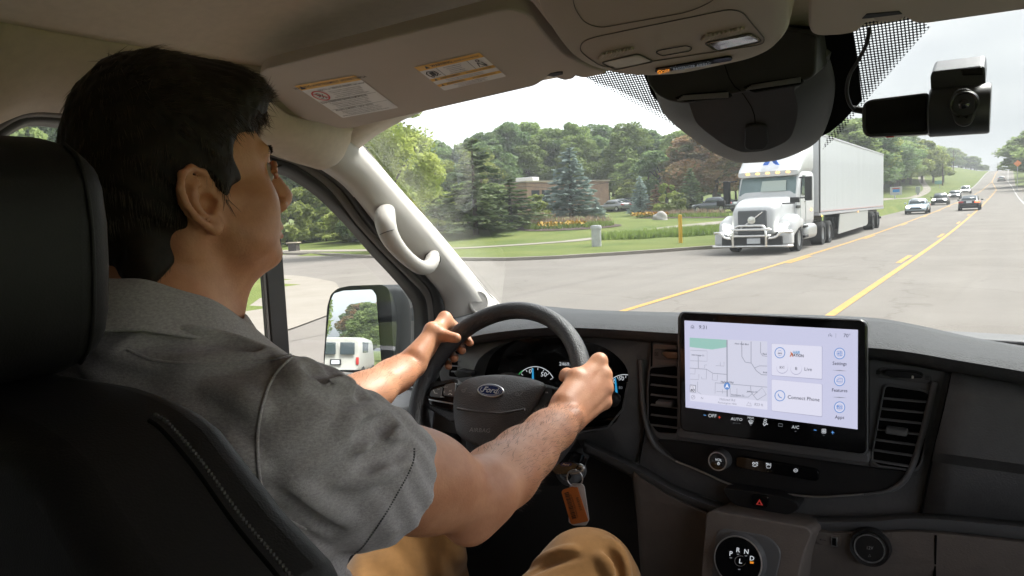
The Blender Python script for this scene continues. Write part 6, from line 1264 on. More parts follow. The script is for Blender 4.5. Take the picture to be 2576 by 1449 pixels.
dome('airbag_cover', P, WN, .016, M_cover, stw, base=.03)
# crease across the cover
seam('cover_crease', [wpx(.0265)(*p) for p in ((1150, 1028), (1200, 1036), (1260, 1040), (1320, 1030))], .0022, M_cover, stw, 8)
D_ = Decal(wpx(.029), WN, .0002); M_emb2 = mat('emboss_highlight_grey', (.20, .20, .21), .4); D_.text((1207, 1083), 10.5, 'AIRBAG', M_emb2, 1, 3, 1.0, .004, shear=.12); D_.build('emboss_highlight_text', stw)  # flat letters in lighter grey, painting the highlight of raised lettering
D_ = Decal(wpx(.0285), WN, .0002)
D_.ring((1166, 983), 4.5, 3.2, 1.4, M_emb2, 1, 14); D_.stroke([(1170, 980), (1175, 976)], 1.4, M_emb2, 1); D_.ring((1301, 992), 4.5, 3.2, 1.4, M_emb2, 1, 14); D_.stroke([(1306, 996), (1316, 986)], 1.4, M_emb2, 1); D_.build('horn_marks', stw)
# oval badge
bc = wpx(.027)(1236, 984); bu = Vector((1, 0, 0))
def oval(rx, ry, h, n=40): return [bc + Vector((1, 0, 0)) * rx * math.cos(6.2832 * k / n) + WU * ry * math.sin(6.2832 * k / n) + WN * h for k in range(n)]
bg_ = empty('badge', parent=stw)
bm = bmesh.new(); add_prism(bm, oval(.0272, .0120, .004), -WN * .006); bm_obj('badge_rim', bm, M_satin, bg_, bevel=.001) if False else bm_obj('badge_rim', bm, M_satin, stw, bevel=.001)
bpy.data.objects.remove(bg_)
bm = bmesh.new(); add_prism(bm, oval(.0250, .0100, .0046), -WN * .003); bm_obj('badge_face', bm, mat('badge_blue', (.008, .022, .11), .15, coat=.5), stw)
D_ = Decal(lambda u, v: bc + Vector((u, 0, 0)) - WU * v + WN * .0048, WN, .0002); D_.text((0, .0002), .0098, 'Ford', M_satin, 1, 0, 1.15, .012, shear=.35); D_.stroke([(-.017, -.0035), (-.0195, .001), (-.0165, .004), (-.012, .0035)], .0012, M_satin, 1); D_.stroke([(.0135, .005), (.0185, .0035), (.0195, -.001)], .0010, M_satin, 1)
D_.ring((0, 0), .0235, .0087, .0006, M_satin, 1, 40); D_.build('badge_lettering', stw)
# spokes
px_prism('spoke', [(1060, 975), (1072, 962), (1150, 950), (1165, 1000), (1160, 1050), (1135, 1062), (1085, 1030), (1062, 1020)], wpx(.0), 0, M_wheel, stw, r=.008, away=-WN * .025, bevel=.006, segs=3)
px_prism('spoke', [(1365, 962), (1440, 985), (1446, 1010), (1420, 1060), (1340, 1080), (1330, 1050)], wpx(.0), 0, M_wheel, stw, r=.008, away=-WN * .025, bevel=.006, segs=3)
px_prism('lower_spoke', [(1170, 1100), (1290, 1095), (1300, 1230), (1170, 1230)], wpx(-.005), 0, M_black, stw, r=.008, away=-WN * .02, bevel=.005)
px_prism('button_pad', [(1072, 992), (1084, 974), (1140, 957), (1152, 966), (1146, 1000), (1142, 1030), (1130, 1034), (1080, 1020)], wpx(.010), 0, M_gloss, stw, r=.006, away=-WN * .012, bevel=.002)
px_prism('button_pad', [(1362, 990), (1374, 972), (1392, 975), (1388, 1000), (1350, 1050), (1334, 1052)], wpx(.010), 0, M_black, stw, r=.004, away=-WN * .012, bevel=.002)
px_prism('button', [(1118, 968), (1146, 962), (1144, 998), (1114, 994)], wpx(.013), 0, M_dtrim, stw, r=.003, away=-WN * .004, bevel=.0012); px_prism('button', [(1084, 982), (1112, 972), (1110, 1000), (1080, 996)], wpx(.0125), 0, M_dtrim, stw, r=.003, away=-WN * .004, bevel=.0012)
px_prism('button_trim', [(1078, 1003), (1140, 1014), (1140, 1017), (1078, 1006)], wpx(.0125), 0, M_satin, stw, away=-WN * .003, bevel=.0004); px_prism('button_trim', [(1342, 1037), (1362, 1034), (1361, 1038), (1341, 1041)], wpx(.0125), 0, M_satin, stw, away=-WN * .003, bevel=.0004)
D_ = Decal(wpx(.0135), WN, .0004); D_.text((1121, 974), 3.6, 'VOL+', M_lab, 1, -2); D_.text((1113, 999), 3.6, 'VOL-', M_lab, 1, 4); D_.text((1133, 984), 6, '>I', M_lab, 1, 0); D_.stroke([(1091, 981), (1094, 989), (1101, 990)], 1.8, M_lab, 1); D_.text((1104, 980), 5, 'I<', M_lab, 1); D_.text((1118, 986), 5, '((', M_lab, 1); D_.stroke([(1128, 993), (1133, 990), (1138, 994)], 1.8, M_lab, 1); D_.text((1376, 988), 3.4, 'OK', M_lab, 1); D_.build('button_symbols', stw)
# column, stalks, ignition
bm = bmesh.new(); add_tube(bm, [wpt(0, 0, -.02), wpt(0, -.01, -.10), wpt(0, -.02, -.26)], [.055, .062, .07], 20); bm_obj('column_shroud', bm, M_black, van, smooth=50)
px_prism('wiper_stalk', [(1140, 938), (1150, 930), (1184, 936), (1186, 948), (1150, 952)], on_y(1.13), .02, M_black, van, r=.004, bevel=.003)
bm = bmesh.new(); c_ = PY(1543, 1006, 1.17); add_tube(bm, [c_ + Vector((-.14, 0, -.03)), c_ + Vector((-.01, 0, 0))], .008, 10); add_lathe(bm, [(.012, -.015), (.0125, .004), (.010, .007), (.0001, .008)], c_, (.35, -1, .1), 22, caps=False); bm_obj('gear_stalk', bm, M_black, van, smooth=60)
igc = PY(1424, 1190, 1.16); bm = bmesh.new(); add_lathe(bm, [(.026, -.03), (.026, .0), (.022, .004), (.014, .004), (.012, .0)], igc, (-.1, -1, -.1), 30, caps=False); bm_obj('ignition_ring', bm, M_dtrim, van, smooth=50)
px_prism('hand_brake_lever', [(1140, 1360), (1150, 1345), (1200, 1362), (1204, 1380), (1150, 1386)], on_y(1.2), .02, M_black, van, r=.006, bevel=.005)

# ---------------------------------------------------------------- driver seat
# ================================================================ DRIVER SEAT AND DRIVER
seat = empty('driver_seat', parent=van); SXC = -.715
def mirror_x(P): return [Vector((2 * SXC - p.x, p.y, p.z)) for p in reversed(P)]
sr = [PY(a, b, .245) for a, b in ((250, 985), (330, 1012), (400, 1050), (455, 1095), (525, 1190), (625, 1322), (740, 1448), (800, 1540))]
sr += [Vector((-.42, .245, 1.5)), Vector((-.44, .245, 1.2)), Vector((-.46, .245, 1.0))]
sr = [p + Vector((0, .035, 0)) for p in sr]
P = sr + mirror_x(sr); bm = bmesh.new(); add_prism(bm, P, (0, -.11, 0)); bm_obj('backrest', bm, M_leather, seat, smooth=60, bevel=.028, segs=6)
st = [PY(a, b, .178) for a, b in ((375, 1058), (410, 1084), (490, 1178), (590, 1318), (695, 1445), (755, 1525))]
seam('seat_seam', [p for p in resample(st, 40)], .0010, M_void, seat)
bm = bmesh.new()
for k, p in enumerate(resample([q + Vector((.004, .001, .003)) for q in st], 110)):
    if k % 2 == 0: add_box(bm, p, (.0014, .0012, .0014))
bm_obj('stitching', bm, mat('grey_thread', (.045, .042, .04), .8), seat, smooth=None)
hr = [PY(a, b, .285) for a, b in ((100, 350), (195, 352), (243, 366), (278, 400), (298, 460), (312, 560), (317, 680), (315, 790), (304, 860), (280, 900), (236, 922), (150, 930))]
P = hr + mirror_x(hr); bm = bmesh.new(); add_prism(bm, P, (0, -.11, 0)); bm_obj('headrest', bm, M_leather, seat, smooth=60, bevel=.03, segs=6)
seam('headrest_piping', [p + Vector((-.001, -.022, 0)) for p in resample(hr[2:-2], 50)], .0016, M_leather, seat, 6)
for x in (-.66, -.77):
    bm = bmesh.new(); add_tube(bm, [(x, .235, 1.68), (x, .235, 1.80)], .007, 10); bm_obj('headrest_post', bm, M_satin, seat, smooth=80)
bm = bmesh.new(); add_box(bm, (SXC, .58, .98), (.5, .52, .16)); bm_obj('seat_cushion', bm, M_leather, seat, bevel=.05, segs=4)

# ---------------------------------------------------------------- distance fields -> one continuous surface
class Field:
    def __init__(s, lo, hi, h):
        s.h = h; s.lo = np.array(lo, float); s.n = np.ceil((np.array(hi) - s.lo) / h).astype(int) + 1
        s.g = np.full(s.n, 0.2, np.float32)
    def sub(s, lo, hi):
        i0 = np.clip(np.floor((np.array(lo) - s.lo) / s.h).astype(int), 0, s.n); i1 = np.clip(np.ceil((np.array(hi) - s.lo) / s.h).astype(int) + 1, 0, s.n)
        sl = tuple(slice(a, b) for a, b in zip(i0, i1)); ax = [s.lo[k] + s.h * np.arange(i0[k], i1[k]) for k in range(3)]
        return sl, [ax[0][:, None, None], ax[1][None, :, None], ax[2][None, None, :]]
    def mix(s, sl, d, k, neg=False):
        a = s.g[sl]; d = d.astype(np.float32)
        if a.size == 0: return
        if neg:
            d = -d
            if k > 0: hh = np.clip(.5 - .5 * (a - d) / k, 0, 1); s.g[sl] = a * (1 - hh) + d * hh + k * hh * (1 - hh)
            else: s.g[sl] = np.maximum(a, d)
        else:
            if k > 0: hh = np.clip(.5 + .5 * (a - d) / k, 0, 1); s.g[sl] = a * (1 - hh) + d * hh - k * hh * (1 - hh)
            else: s.g[sl] = np.minimum(a, d)
    def cap(s, a, b, ra, rb, k=.01, neg=False, flat=None):
        """tapered capsule; flat=(axis, factor) squashes the section along an axis."""
        a = np.array(a, float); b = np.array(b, float); m = max(ra, rb) + k + s.h * 3 + .01
        sl, (X, Y, Z) = s.sub(np.minimum(a, b) - m, np.maximum(a, b) + m)
        d = b - a; L2 = max(d @ d, 1e-12); px, py, pz = X - a[0], Y - a[1], Z - a[2]
        t = np.clip((px * d[0] + py * d[1] + pz * d[2]) / L2, 0, 1)
        qx, qy, qz = px - t * d[0], py - t * d[1], pz - t * d[2]; q2 = qx * qx + qy * qy + qz * qz
        if flat is not None:
            ax, fc = np.array(flat[0], float), flat[1]; ax = ax / np.linalg.norm(ax); w_ = qx * ax[0] + qy * ax[1] + qz * ax[2]; q2 = q2 + w_ * w_ * (1 / fc ** 2 - 1)
        s.mix(sl, np.sqrt(q2) - (ra + (rb - ra) * t), k, neg)
    def chain(s, pts, rs, k=.008, flat=None):
        for i in range(len(pts) - 1): s.cap(pts[i], pts[i + 1], rs[i], rs[i + 1], k, flat=flat)
    def ell(s, c, r, k=.01, M=None, neg=False):
        c = np.array(c, float); r = np.array(r, float); m = r.max() + k + s.h * 3 + .012
        sl, (X, Y, Z) = s.sub(c - m, c + m); p = [X - c[0], Y - c[1], Z - c[2]]
        if M is not None: p = [p[0] * M[0][i] + p[1] * M[1][i] + p[2] * M[2][i] for i in range(3)]
        k0 = np.sqrt((p[0] / r[0]) ** 2 + (p[1] / r[1]) ** 2 + (p[2] / r[2]) ** 2); k1 = np.sqrt((p[0] / r[0] ** 2) ** 2 + (p[1] / r[1] ** 2) ** 2 + (p[2] / r[2] ** 2) ** 2)
        s.mix(sl, k0 * (k0 - 1) / np.maximum(k1, 1e-6), k, neg)
    def cut(s, p, n):
        """keep the side the normal points away from."""
        sl, (X, Y, Z) = s.sub(s.lo, s.lo + s.h * s.n); s.g = np.maximum(s.g, ((X - p[0]) * n[0] + (Y - p[1]) * n[1] + (Z - p[2]) * n[2]).astype(np.float32))
    def displace(s, fn):
        sl, (X, Y, Z) = s.sub(s.lo, s.lo + s.h * s.n); s.g = s.g + fn(X, Y, Z).astype(np.float32)
    def mesh(s, name):
        """naive surface nets."""
        g = s.g; g[0] = g[-1] = .1; g[:, 0] = g[:, -1] = .1; g[:, :, 0] = g[:, :, -1] = .1
        sg = g < 0; nx, ny, nz = g.shape
        c8 = [sg[i:nx - 1 + i, j:ny - 1 + j, k:nz - 1 + k] for i in (0, 1) for j in (0, 1) for k in (0, 1)]
        anyv = c8[0].copy(); allv = c8[0].copy()
        for c in c8[1:]: anyv |= c; allv &= c
        act = anyv & ~allv; idx = np.argwhere(act); N = len(idx); vid = np.full(act.shape, -1, np.int32); vid[act] = np.arange(N)
        acc = np.zeros((N, 3)); cnt = np.zeros(N); cor = [(i, j, k) for i in (0, 1) for j in (0, 1) for k in (0, 1)]
        vals = {c: g[idx[:, 0] + c[0], idx[:, 1] + c[1], idx[:, 2] + c[2]] for c in cor}
        for a in cor:
            for ax in range(3):
                if a[ax] == 0:
                    b = list(a); b[ax] = 1; b = tuple(b); va, vb = vals[a], vals[b]; m = (va < 0) != (vb < 0)
                    t = np.where(m, va / np.where(m, va - vb, 1), 0); p = np.tile(np.array(a, float), (N, 1)); p[:, ax] += t
                    acc += np.where(m[:, None], p, 0); cnt += m
        V = s.lo + (idx + acc / np.maximum(cnt, 1)[:, None]) * s.h
        F = []
        for ax in range(3):
            o1, o2 = [(1, 2), (2, 0), (0, 1)][ax]; A = sg; B = np.roll(sg, -1, ax); e = A != B
            slc = [slice(1, -1)] * 3; q = np.argwhere(e[tuple(slc)]) + 1
            q = q[(q < np.array(g.shape) - 1).all(1)]
            d1 = np.zeros(3, int); d1[o1] = 1; d2 = np.zeros(3, int); d2[o2] = 1
            def vv(p): return vid[p[:, 0], p[:, 1], p[:, 2]]
            f = np.stack([vv(q - d1 - d2), vv(q - d2), vv(q), vv(q - d1)], 1); flip = ~A[q[:, 0], q[:, 1], q[:, 2]]; f[flip] = f[flip][:, ::-1]; F.append(f[(f >= 0).all(1)])
        return np_mesh(name, V, np.concatenate(F))

# ---------------------------------------------------------------- skeleton
SR, ER, WR = PY(738, 1108, .425), PY(1192, 1254, .665), PY(1420, 1050, .955)
SL, EL, WL = Vector((-.905, .42, 1.672)), PY(800, 1068, .735), PY(1030, 920, .985)
HC = Vector((-.711, .451, 1.876)); HM = Matrix.Rotation(R_(-13), 3, 'Z') @ Matrix.Rotation(R_(7.5), 3, 'X')
def hd_(x, y, z): return HC + HM @ Vector((x, y, z))
HMn = [[HM[i][j] for j in range(3)] for i in range(3)]
person = thing('person', 'driver in a grey short-sleeved shirt and tan trousers gripping the steering wheel', 'person', (-.71, .45, .98))
PI_ = Matrix.Translation(-Vector((-.71, .45, .98)))
def pmesh(name, me, m, smooth=179, par=None):
    o = link_mesh(name, me, m, None, smooth); o.parent = par or person; o.matrix_parent_inverse = PI_; return o

def skin_field():
    f = Field((-1.02, .30, 1.36), (-.40, 1.135, 2.04), .0025)
    # skull and face (head local: x right, y forward, z up, origin between the ears)
    E_ = lambda c, r, k=.012, neg=False: f.ell(hd_(*c), r, k, HMn, neg)
    C_ = lambda a, b, ra, rb, k=.008, neg=False: f.cap(hd_(*a), hd_(*b), ra, rb, k, neg)
    E_((0, -.004, .045), (.0725, .088, .090)); E_((0, .045, .030), (.058, .050, .066), .02); E_((0, -.04, .03), (.064, .050, .07), .02)
    C_((-.055, .033, -.038), (-.021, .070, -.063), .018, .0135, .025); C_((.055, .033, -.038), (.021, .070, -.063), .019, .0145, .025)   # jaw
    C_((-.060, .002, -.012), (-.055, .033, -.038), .018, .019, .022); C_((.060, .002, -.012), (.055, .033, -.038), .018, .019, .022)
    E_((0, .080, -.067), (.020, .0165, .0155), .014); E_((0, .053, -.042), (.038, .036, .037), .02); E_((0, .03, -.05), (.04, .04, .032), .02)
    for s in (-1, 1):
        E_((s * .044, .060, -.006), (.022, .020, .018), .026); E_((s * .046, .046, -.028), (.020, .027, .028), .028); C_((s * .058, .045, -.002), (s * .070, .012, .004), .009, .008, .014)           # cheekbones
        C_((s * .010, .092, .042), (s * .042, .080, .044), .008, .007, .012)                                                                       # brow
        E_((s * .031, .098, .024), (.017, .013, .012), .010, True)                                                                                   # socket
        E_((s * .011, .102, -.016), (.008, .009, .007), .006)                                                                                         # nostril wing
        E_((s * .025, .068, -.034), (.016, .013, .018), .016)
        C_((s * .022, .095, -.022), (s * .033, .087, -.048), .0018, .0015, .010, True)                                                                # smile fold
    C_((0, .094, .038), (0, .108, .000), .0085, .0085, .010); C_((0, .106, .008), (0, .1145, -.006), .0085, .0098, .008); E_((0, .109, -.013), (.010, .010, .007), .006)
    E_((0, .092, -.033), (.018, .0105, .011), .010)
    C_((-.020, .086, -.0415), (0, .1000, -.0400), .004, .0054, .005); C_((.020, .086, -.0415), (0, .1000, -.0400), .004, .0054, .005)     # lips
    C_((-.017, .085, -.050), (0, .0970, -.0505), .0045, .0062, .005); C_((.017, .085, -.050), (0, .0970, -.0505), .0045, .0062, .005)
    C_((-.024, .089, -.0458), (0, .1045, -.0452), .0012, .0012, .003, True); C_((.024, .089, -.0458), (0, .1045, -.0452), .0012, .0012, .003, True)
    E_((0, .0970, -.0570), (.018, .0055, .0040), .006, True)
    # ears
    for s in (-1, 1):
        def ep(y, z, o=0.0):   # ear plane: leans back and stands off the head
            yy = -.010 + y * math.cos(R_(12)) - z * math.sin(R_(12)); zz = .002 + z * math.cos(R_(12)) + y * math.sin(R_(12))
            return (s * (.0765 + o + max(0, .010 - y) * .55), yy, zz)
        E_(ep(.002, 0, -.003), (.006, .017, .027), .006); E_(ep(-.008, .008, .000), (.0035, .014, .022), .004)
        hp = [(.010, .002, .004), (.016, .012, .003), (.014, .024, .004), (.003, .0325, .005), (-.010, .030, .006), (-.0185, .019, .007), (-.0195, .005, .006), (-.015, -.009, .005), (-.008, -.020, .003), (.000, -.029, .001)]
        for a, b in zip(hp, hp[1:]): C_(ep(*a), ep(*b), .0036, .0036, .003)
        ah = [(.001, .019, .003), (-.006, .013, .004), (-.0095, .003, .004), (-.007, -.008, .004), (.000, -.015, .003), (.008, -.014, .003)]
        for a, b in zip(ah, ah[1:]): C_(ep(*a), ep(*b), .0032, .0032, .003)
        E_(ep(.004, -.026, .001), (.0055, .0075, .0095), .005); E_(ep(.014, -.004, .003), (.005, .0045, .007), .004)
        E_(ep(.004, -.003, .005), (.0100, .0092, .0100), .003, True); E_(ep(.004, .010, .006), (.004, .006, .004), .003, True)
        for a, b in zip(hp[4:8], hp[5:9]): C_(ep(a[0] * .80 + .001, a[1] * .80 + .001, .007), ep(b[0] * .80 + .001, b[1] * .80 + .001, .007), .0022, .0022, .002, True)
    # neck and upper trunk
    nb = Vector((-.705, .412, 1.740))
    f.cap(hd_(0, -.028, -.03), nb, .056, .058, .03); f.cap(hd_(0, .016, -.065), Vector((-.705, .446, 1.715)), .040, .045, .035)
    for s in (-1, 1): f.cap(hd_(s * .055, -.022, -.035), Vector((-.71 + s * .028, .475, 1.70)), .014, .013, .02); f.cap(nb + Vector((s * .03, -.01, .03)), (SR if s > 0 else SL) + Vector((-s * .03, -.005, .010)), .030, .032, .03)
    f.ell((-.700, .488, 1.765), (.011, .011, .013), .014)
    f.ell((-.71, .43, 1.58), (.17, .10, .14), .04)
    # arms
    for S_, E2, W_, s in ((SR, ER, WR, 1), (SL, EL, WL, -1)):
        u = (E2 - S_); f.chain([S_, S_ + u * .35, S_ + u * .72, E2], [.054, .053, .047, .041], .02)
        f.ell(S_ + u * .55 + Vector((0, .01, -.008)), (.048, .052, .048), .03)
        w_ = (W_ - E2); d = w_.normalized(); side = Vector((d.y, -d.x, 0)).normalized() * s; fl = (d.cross(side).normalized(), .80)
        f.chain([E2, E2 + w_ * .22, E2 + w_ * .5, E2 + w_ * .8, W_], [.042, .046, .041, .0345, .031], .018, fl)
        f.cap(E2 + w_ * .02 + Vector((s * .012, .01, .012)), E2 + w_ * .38 + Vector((s * .010, 0, .006)), .028, .024, .03)     # brachioradialis
        o = E2 - d * .022 + Vector((s * .004, .0, -.022)); f.ell(o, (.021, .022, .020), .022)                                   # elbow point
        f.cap(o, E2 + w_ * .5 + Vector((0, 0, -.022)), .013, .011, .018)
        f.ell(W_ + side * .022 - d * .012 + Vector((0, 0, .010)), (.010, .012, .010), .012)                                     # wrist bone
        # hand
        a = R_(78 if s > 0 else -61); e = Vector((math.sin(a), 0, 0)) + WU * math.cos(a); t = (Vector((-math.cos(a), 0, 0)) + WU * math.sin(a)) * s; c = WC + e * WRm
        def rp(T, phi, r): return c + t * T + (e * math.cos(R_(phi)) + WN * math.sin(R_(phi))) * r - e * (WRm - math.sqrt(max(WRm ** 2 - T * T, 0))) * 1.0
        mc_ = []
        fing = (((.032, .0094, 20, 1.0), (.0110, .0098, 10, 1.03), (-.0105, .0094, 2, 1.0), (-.030, .0083, -6, .93)) if s > 0 else ((.042, .0092, 24, 1.0), (.0195, .0096, 12, 1.03), (-.0035, .0092, 2, 1.0), (-.024, .0082, -6, .93)))
        for T, r, ph, ln in fing:
            m0 = rp(T, ph, .0400 if s > 0 else .0425); m1 = rp(T * .98 + .002, ph - 62 * ln, .0345); m2 = rp(T * .93, ph - 112 * ln, .0285); m3 = rp(T * .90, ph - 152 * ln, .0275)
            mc_.append(m0); f.chain([m0, m1], [r * 1.12, r * .98], .006); f.chain([m1, m2, m3], [r * .96, r * .86, r * .78], .003)
            f.ell(m1, (r * 1.05,) * 3, .004); f.ell(m0 + (m0 - c).normalized() * .002, (r * 1.12,) * 3, .007)
        wt_ = W_ + d * .006; ax = (mc_[0] - mc_[3]).normalized()
        for i, (m0, fr) in enumerate(zip(mc_, fing)):
            b0 = wt_ + ax * (.017 - .0115 * i); f.cap(b0, m0, .0165, fr[1] * 1.15, .012)
        f.cap(wt_ + ax * .006, (mc_[1] + mc_[2]) / 2 - (mc_[1] - c).normalized() * .010, .020, .017, .015)
        for i in range(3): f.cap(mc_[i] - (mc_[i] - c).normalized() * .006, mc_[i + 1] - (mc_[i + 1] - c).normalized() * .006, .009, .008, .010)
        for i, (m0, fr) in enumerate(zip(mc_, fing)):        # tendons on the back of the hand
            b0 = wt_ + ax * (.010 - .007 * i) + (m0 - c).normalized() * .013; f.cap(b0, m0 + (m0 - c).normalized() * .006, .0042, .0045, .008)
        # thumb, leaving the side of the palm
        T0 = wt_ + ax * .020; T1 = rp(.012, 82, .050); T2 = rp(.006, 112, .034); T3 = rp(.012, 150, .030)
        if s > 0: T1 = rp(-.006, 78, .044)
        if s < 0: T2 = rp(.018, 104, .036); T3 = rp(.030, 136, .046)
        f.chain([T0, T1, T2, T3], [.0185, .0128, .0112, .0092], .006); f.cap(T1, mc_[0] - (mc_[0] - c).normalized() * .012, .012, .009, .014); f.cap(T0, T1 * .5 + mc_[1] * .5 - (mc_[1] - c).normalized() * .012, .016, .012, .014)
        hand_info.append((T2, T3, c, t, e))
    return f
hand_info = []
f = skin_field()
M_skin = bpy.data.materials.new('warm_skin'); M_skin.use_nodes = True; _n = M_skin.node_tree; _b = _n.nodes['Principled BSDF']
_b.inputs['Roughness'].default_value = .46; _b.inputs['Specular IOR Level'].default_value = .45; _b.inputs['Subsurface Weight'].default_value = .12; _b.inputs['Subsurface Radius'].default_value = (.012, .005, .003); _b.inputs['Subsurface Scale'].default_value = .5
_t = _n.nodes.new('ShaderNodeTexCoord'); _r = _n.nodes.new('ShaderNodeValToRGB'); _x = _n.nodes.new('ShaderNodeTexNoise'); _x.inputs['Scale'].default_value = 17; _x.inputs['Detail'].default_value = 9; _x.inputs['Roughness'].default_value = .65
_r.color_ramp.elements[0].position = .30; _r.color_ramp.elements[1].position = .70; _r.color_ramp.elements[0].color = (.47, .19, .095, 1); _r.color_ramp.elements[1].color = (.67, .335, .19, 1)
_x2 = _n.nodes.new('ShaderNodeTexNoise'); _x2.inputs['Scale'].default_value = 420; _x2.inputs['Detail'].default_value = 3; _bp = _n.nodes.new('ShaderNodeBump'); _bp.inputs['Strength'].default_value = .35; _bp.inputs['Distance'].default_value = .0009
for a, b in ((_t.outputs['Object'], _x.inputs['Vector']), (_t.outputs['Object'], _x2.inputs['Vector']), (_x.outputs['Fac'], _r.inputs['Fac']), (_r.outputs['Color'], _b.inputs['Base Color']), (_x2.outputs['Fac'], _bp.inputs['Height']), (_bp.outputs['Normal'], _b.inputs['Normal'])): _n.links.new(a, b)
body = pmesh('body', f.mesh('body'), M_skin)
# eyes, brows, lashes, mole
M_eye = mat('shaded_eye_white', (.42, .37, .34), .2); M_iris = mat('brown_iris', (.06, .03, .015), .1); M_hair = mat('dark_brown_hair', (.016, .010, .0068), .55, spec=.22, vary=.5, vscale=90)  # eye white darkened in its colour to stand for shading
for s in (-1, 1):
    bm = bmesh.new(); bmesh.ops.create_uvsphere(bm, u_segments=20, v_segments=12, radius=.0118, matrix=Matrix.Translation(hd_(s * .031, .0815, .022))); me = bpy.data.meshes.new('eye'); bm.to_mesh(me); bm.free(); eo = pmesh('eye', me, M_eye)
    bm = bmesh.new(); ey = hd_(s * .031, .0815, .022); fd = (HM @ Vector((0, 1, -.05))).normalized(); add_lathe(bm, [(.0058, .0101), (.003, .0112), (.0001, .0118)], ey, fd, 18, caps=False); me = bpy.data.meshes.new('iris'); bm.to_mesh(me); bm.free(); io = pmesh('iris', me, M_iris); io.parent = eo; io.matrix_parent_inverse = eo.matrix_world.inverted() if False else Matrix.Identity(4)
    for i, (dz, r) in enumerate(((.0085, .0035), (-.006, .0025))):
        bm = bmesh.new(); add_tube(bm, resample([hd_(s * (.031 - .014), .0905, .021), hd_(s * .031, .0945, .022 + dz), hd_(s * (.031 + .015), .0865, .0215)], 10), r, 8); me = bpy.data.meshes.new('eyelid'); bm.to_mesh(me); bm.free(); pmesh('eyelid', me, M_skin, 80)
def strands(name, roots, dirs, lens, rad, m, grav=.0, par=None, bend=None, seg=3):
    """thin tapered three-sided hairs."""
    R0 = np.array(roots); Dn = np.array(dirs); Ln = np.array(lens)[:, None]; n = len(R0)
    s1 = np.cross(Dn, np.array([.3, .5, .8])); s1 /= np.linalg.norm(s1, axis=1)[:, None] + 1e-9; s2 = np.cross(Dn, s1)
    V = []; 
    for k in range(seg + 1):
        t = k / seg; c = R0 + Dn * Ln * t + (bend * (t * t) * Ln if bend is not None else 0) + np.array([0, 0, -grav]) * t * t * Ln; r = rad * (1 - t) ** .6
        for j in range(3): a = 2.0944 * j; V.append(c + (s1 * math.cos(a) + s2 * math.sin(a)) * r)
    V = np.stack(V, 1).reshape(-1, 3); per = 3 * (seg + 1); F = []
    base = np.arange(n)[:, None] * per
    for k in range(seg):
        for j in range(3): F.append(base + np.array([3 * k + j, 3 * k + (j + 1) % 3, 3 * k + 3 + (j + 1) % 3, 3 * k + 3 + j]))
    return pmesh(name, np_mesh(name, V, np.stack(F, 1).reshape(-1, 4)), m, 179, par)
rg = np.random.default_rng(3)
# brows and lashes
rt, dr, ln = [], [], []
for s in (-1, 1):
    for i in range(130):
        u = rg.uniform(0, 1); p = hd_(s * (.012 + .034 * u), .0995 - .017 * u ** 1.6, .041 + .006 * math.sin(u * 2.6) + rg.uniform(-.003, .003)); d = HM @ Vector((s * (.7 + .3 * u), -.2 * u + .12, .25 - .5 * u)); rt.append(p); dr.append(d.normalized()); ln.append(rg.uniform(.006, .010))
    for i in range(40):
        u = rg.uniform(-1, 1); p = hd_(s * (.031 + .013 * u), .0965 - .004 * u * u - .003 * u, .0275 - .002 * abs(u)); d = HM @ Vector((s * .3 * u, 1, .15)); rt.append(p); dr.append(d.normalized()); ln.append(rg.uniform(.005, .008))
strands('eyebrows', rt, dr, ln, .0005, M_hair)
bm = bmesh.new()
for (a, b, x, r) in ((554, 657, -.655, .0020), (681, 517, -.665, .0014), (570, 540, -.66, .0009)):
    pass
# ---------------------------------------------------------------- hair: a scalp mass with locks combed over it
def hair_field():
    c = hd_(0, -.01, .05); f = Field(c - Vector((.125, .145, .16)), c + Vector((.125, .16, .13)), .0025)
    E_ = lambda c, r, k=.012, neg=False: f.ell(hd_(*c), r, k, HMn, neg)
    E_((0, -.004, .050), (.0795, .0935, .1065)); E_((0, -.022, .018), (.0770, .076, .085), .02); E_((0, -.052, -.030), (.056, .037, .060), .02); E_((0, .055, .105), (.052, .048, .038), .02); E_((0, .078, .104), (.050, .030, .028), .02); E_((0, -.050, -.075), (.056, .030, .060), .02); E_((-.035, -.040, -.085), (.036, .034, .055), .02); E_((-.02, -.050, -.105), (.050, .030, .045), .02); E_((-.050, -.030, -.100), (.028, .034, .055), .02)
    for s in (-1, 1): E_((s * .066, .012, .020), (.013, .014, .040), .012); E_((s * .048, -.055, -.058), (.022, .026, .040), .012)
    # clear face, temples, ears, nape
    E_((0, .112, .010), (.085, .047, .060), .006, True); E_((0, .100, -.035), (.090, .090, .060), .008, True)
    for s in (-1, 1):
        E_((s * .076, .066, .036), (.030, .029, .044), .008, True); E_((s * .085, -.006, -.006), (.022, .022, .036), .005, True); E_((s * .080, .040, -.012), (.030, .022, .030), .008, True); E_((s * .070, .010, -.055), (.034, .034, .052), .012, True); E_((s * .070, -.030, -.080), (.022, .028, .030), .014, True)
    E_((0, -.04, -.185), (.09, .09, .045), .012, True)
    R3 = np.array(HMn).T
    def disp(X, Y, Z):
        px, py, pz = X - HC.x, Y - HC.y, Z - HC.z
        x = R3[0][0] * px + R3[0][1] * py + R3[0][2] * pz; y = R3[1][0] * px + R3[1][1] * py + R3[1][2] * pz; z = R3[2][0] * px + R3[2][1] * py + R3[2][2] * pz
        return -.0009 * np.sin(x * 420 + 7 * np.sin(y * 38) + z * 60) * np.sin(z * 160 + y * 75 + 3 * np.sin(x * 60)) - .0008 * np.sin(x * 150 + y * 60 + z * 110)
    f.displace(disp); return f
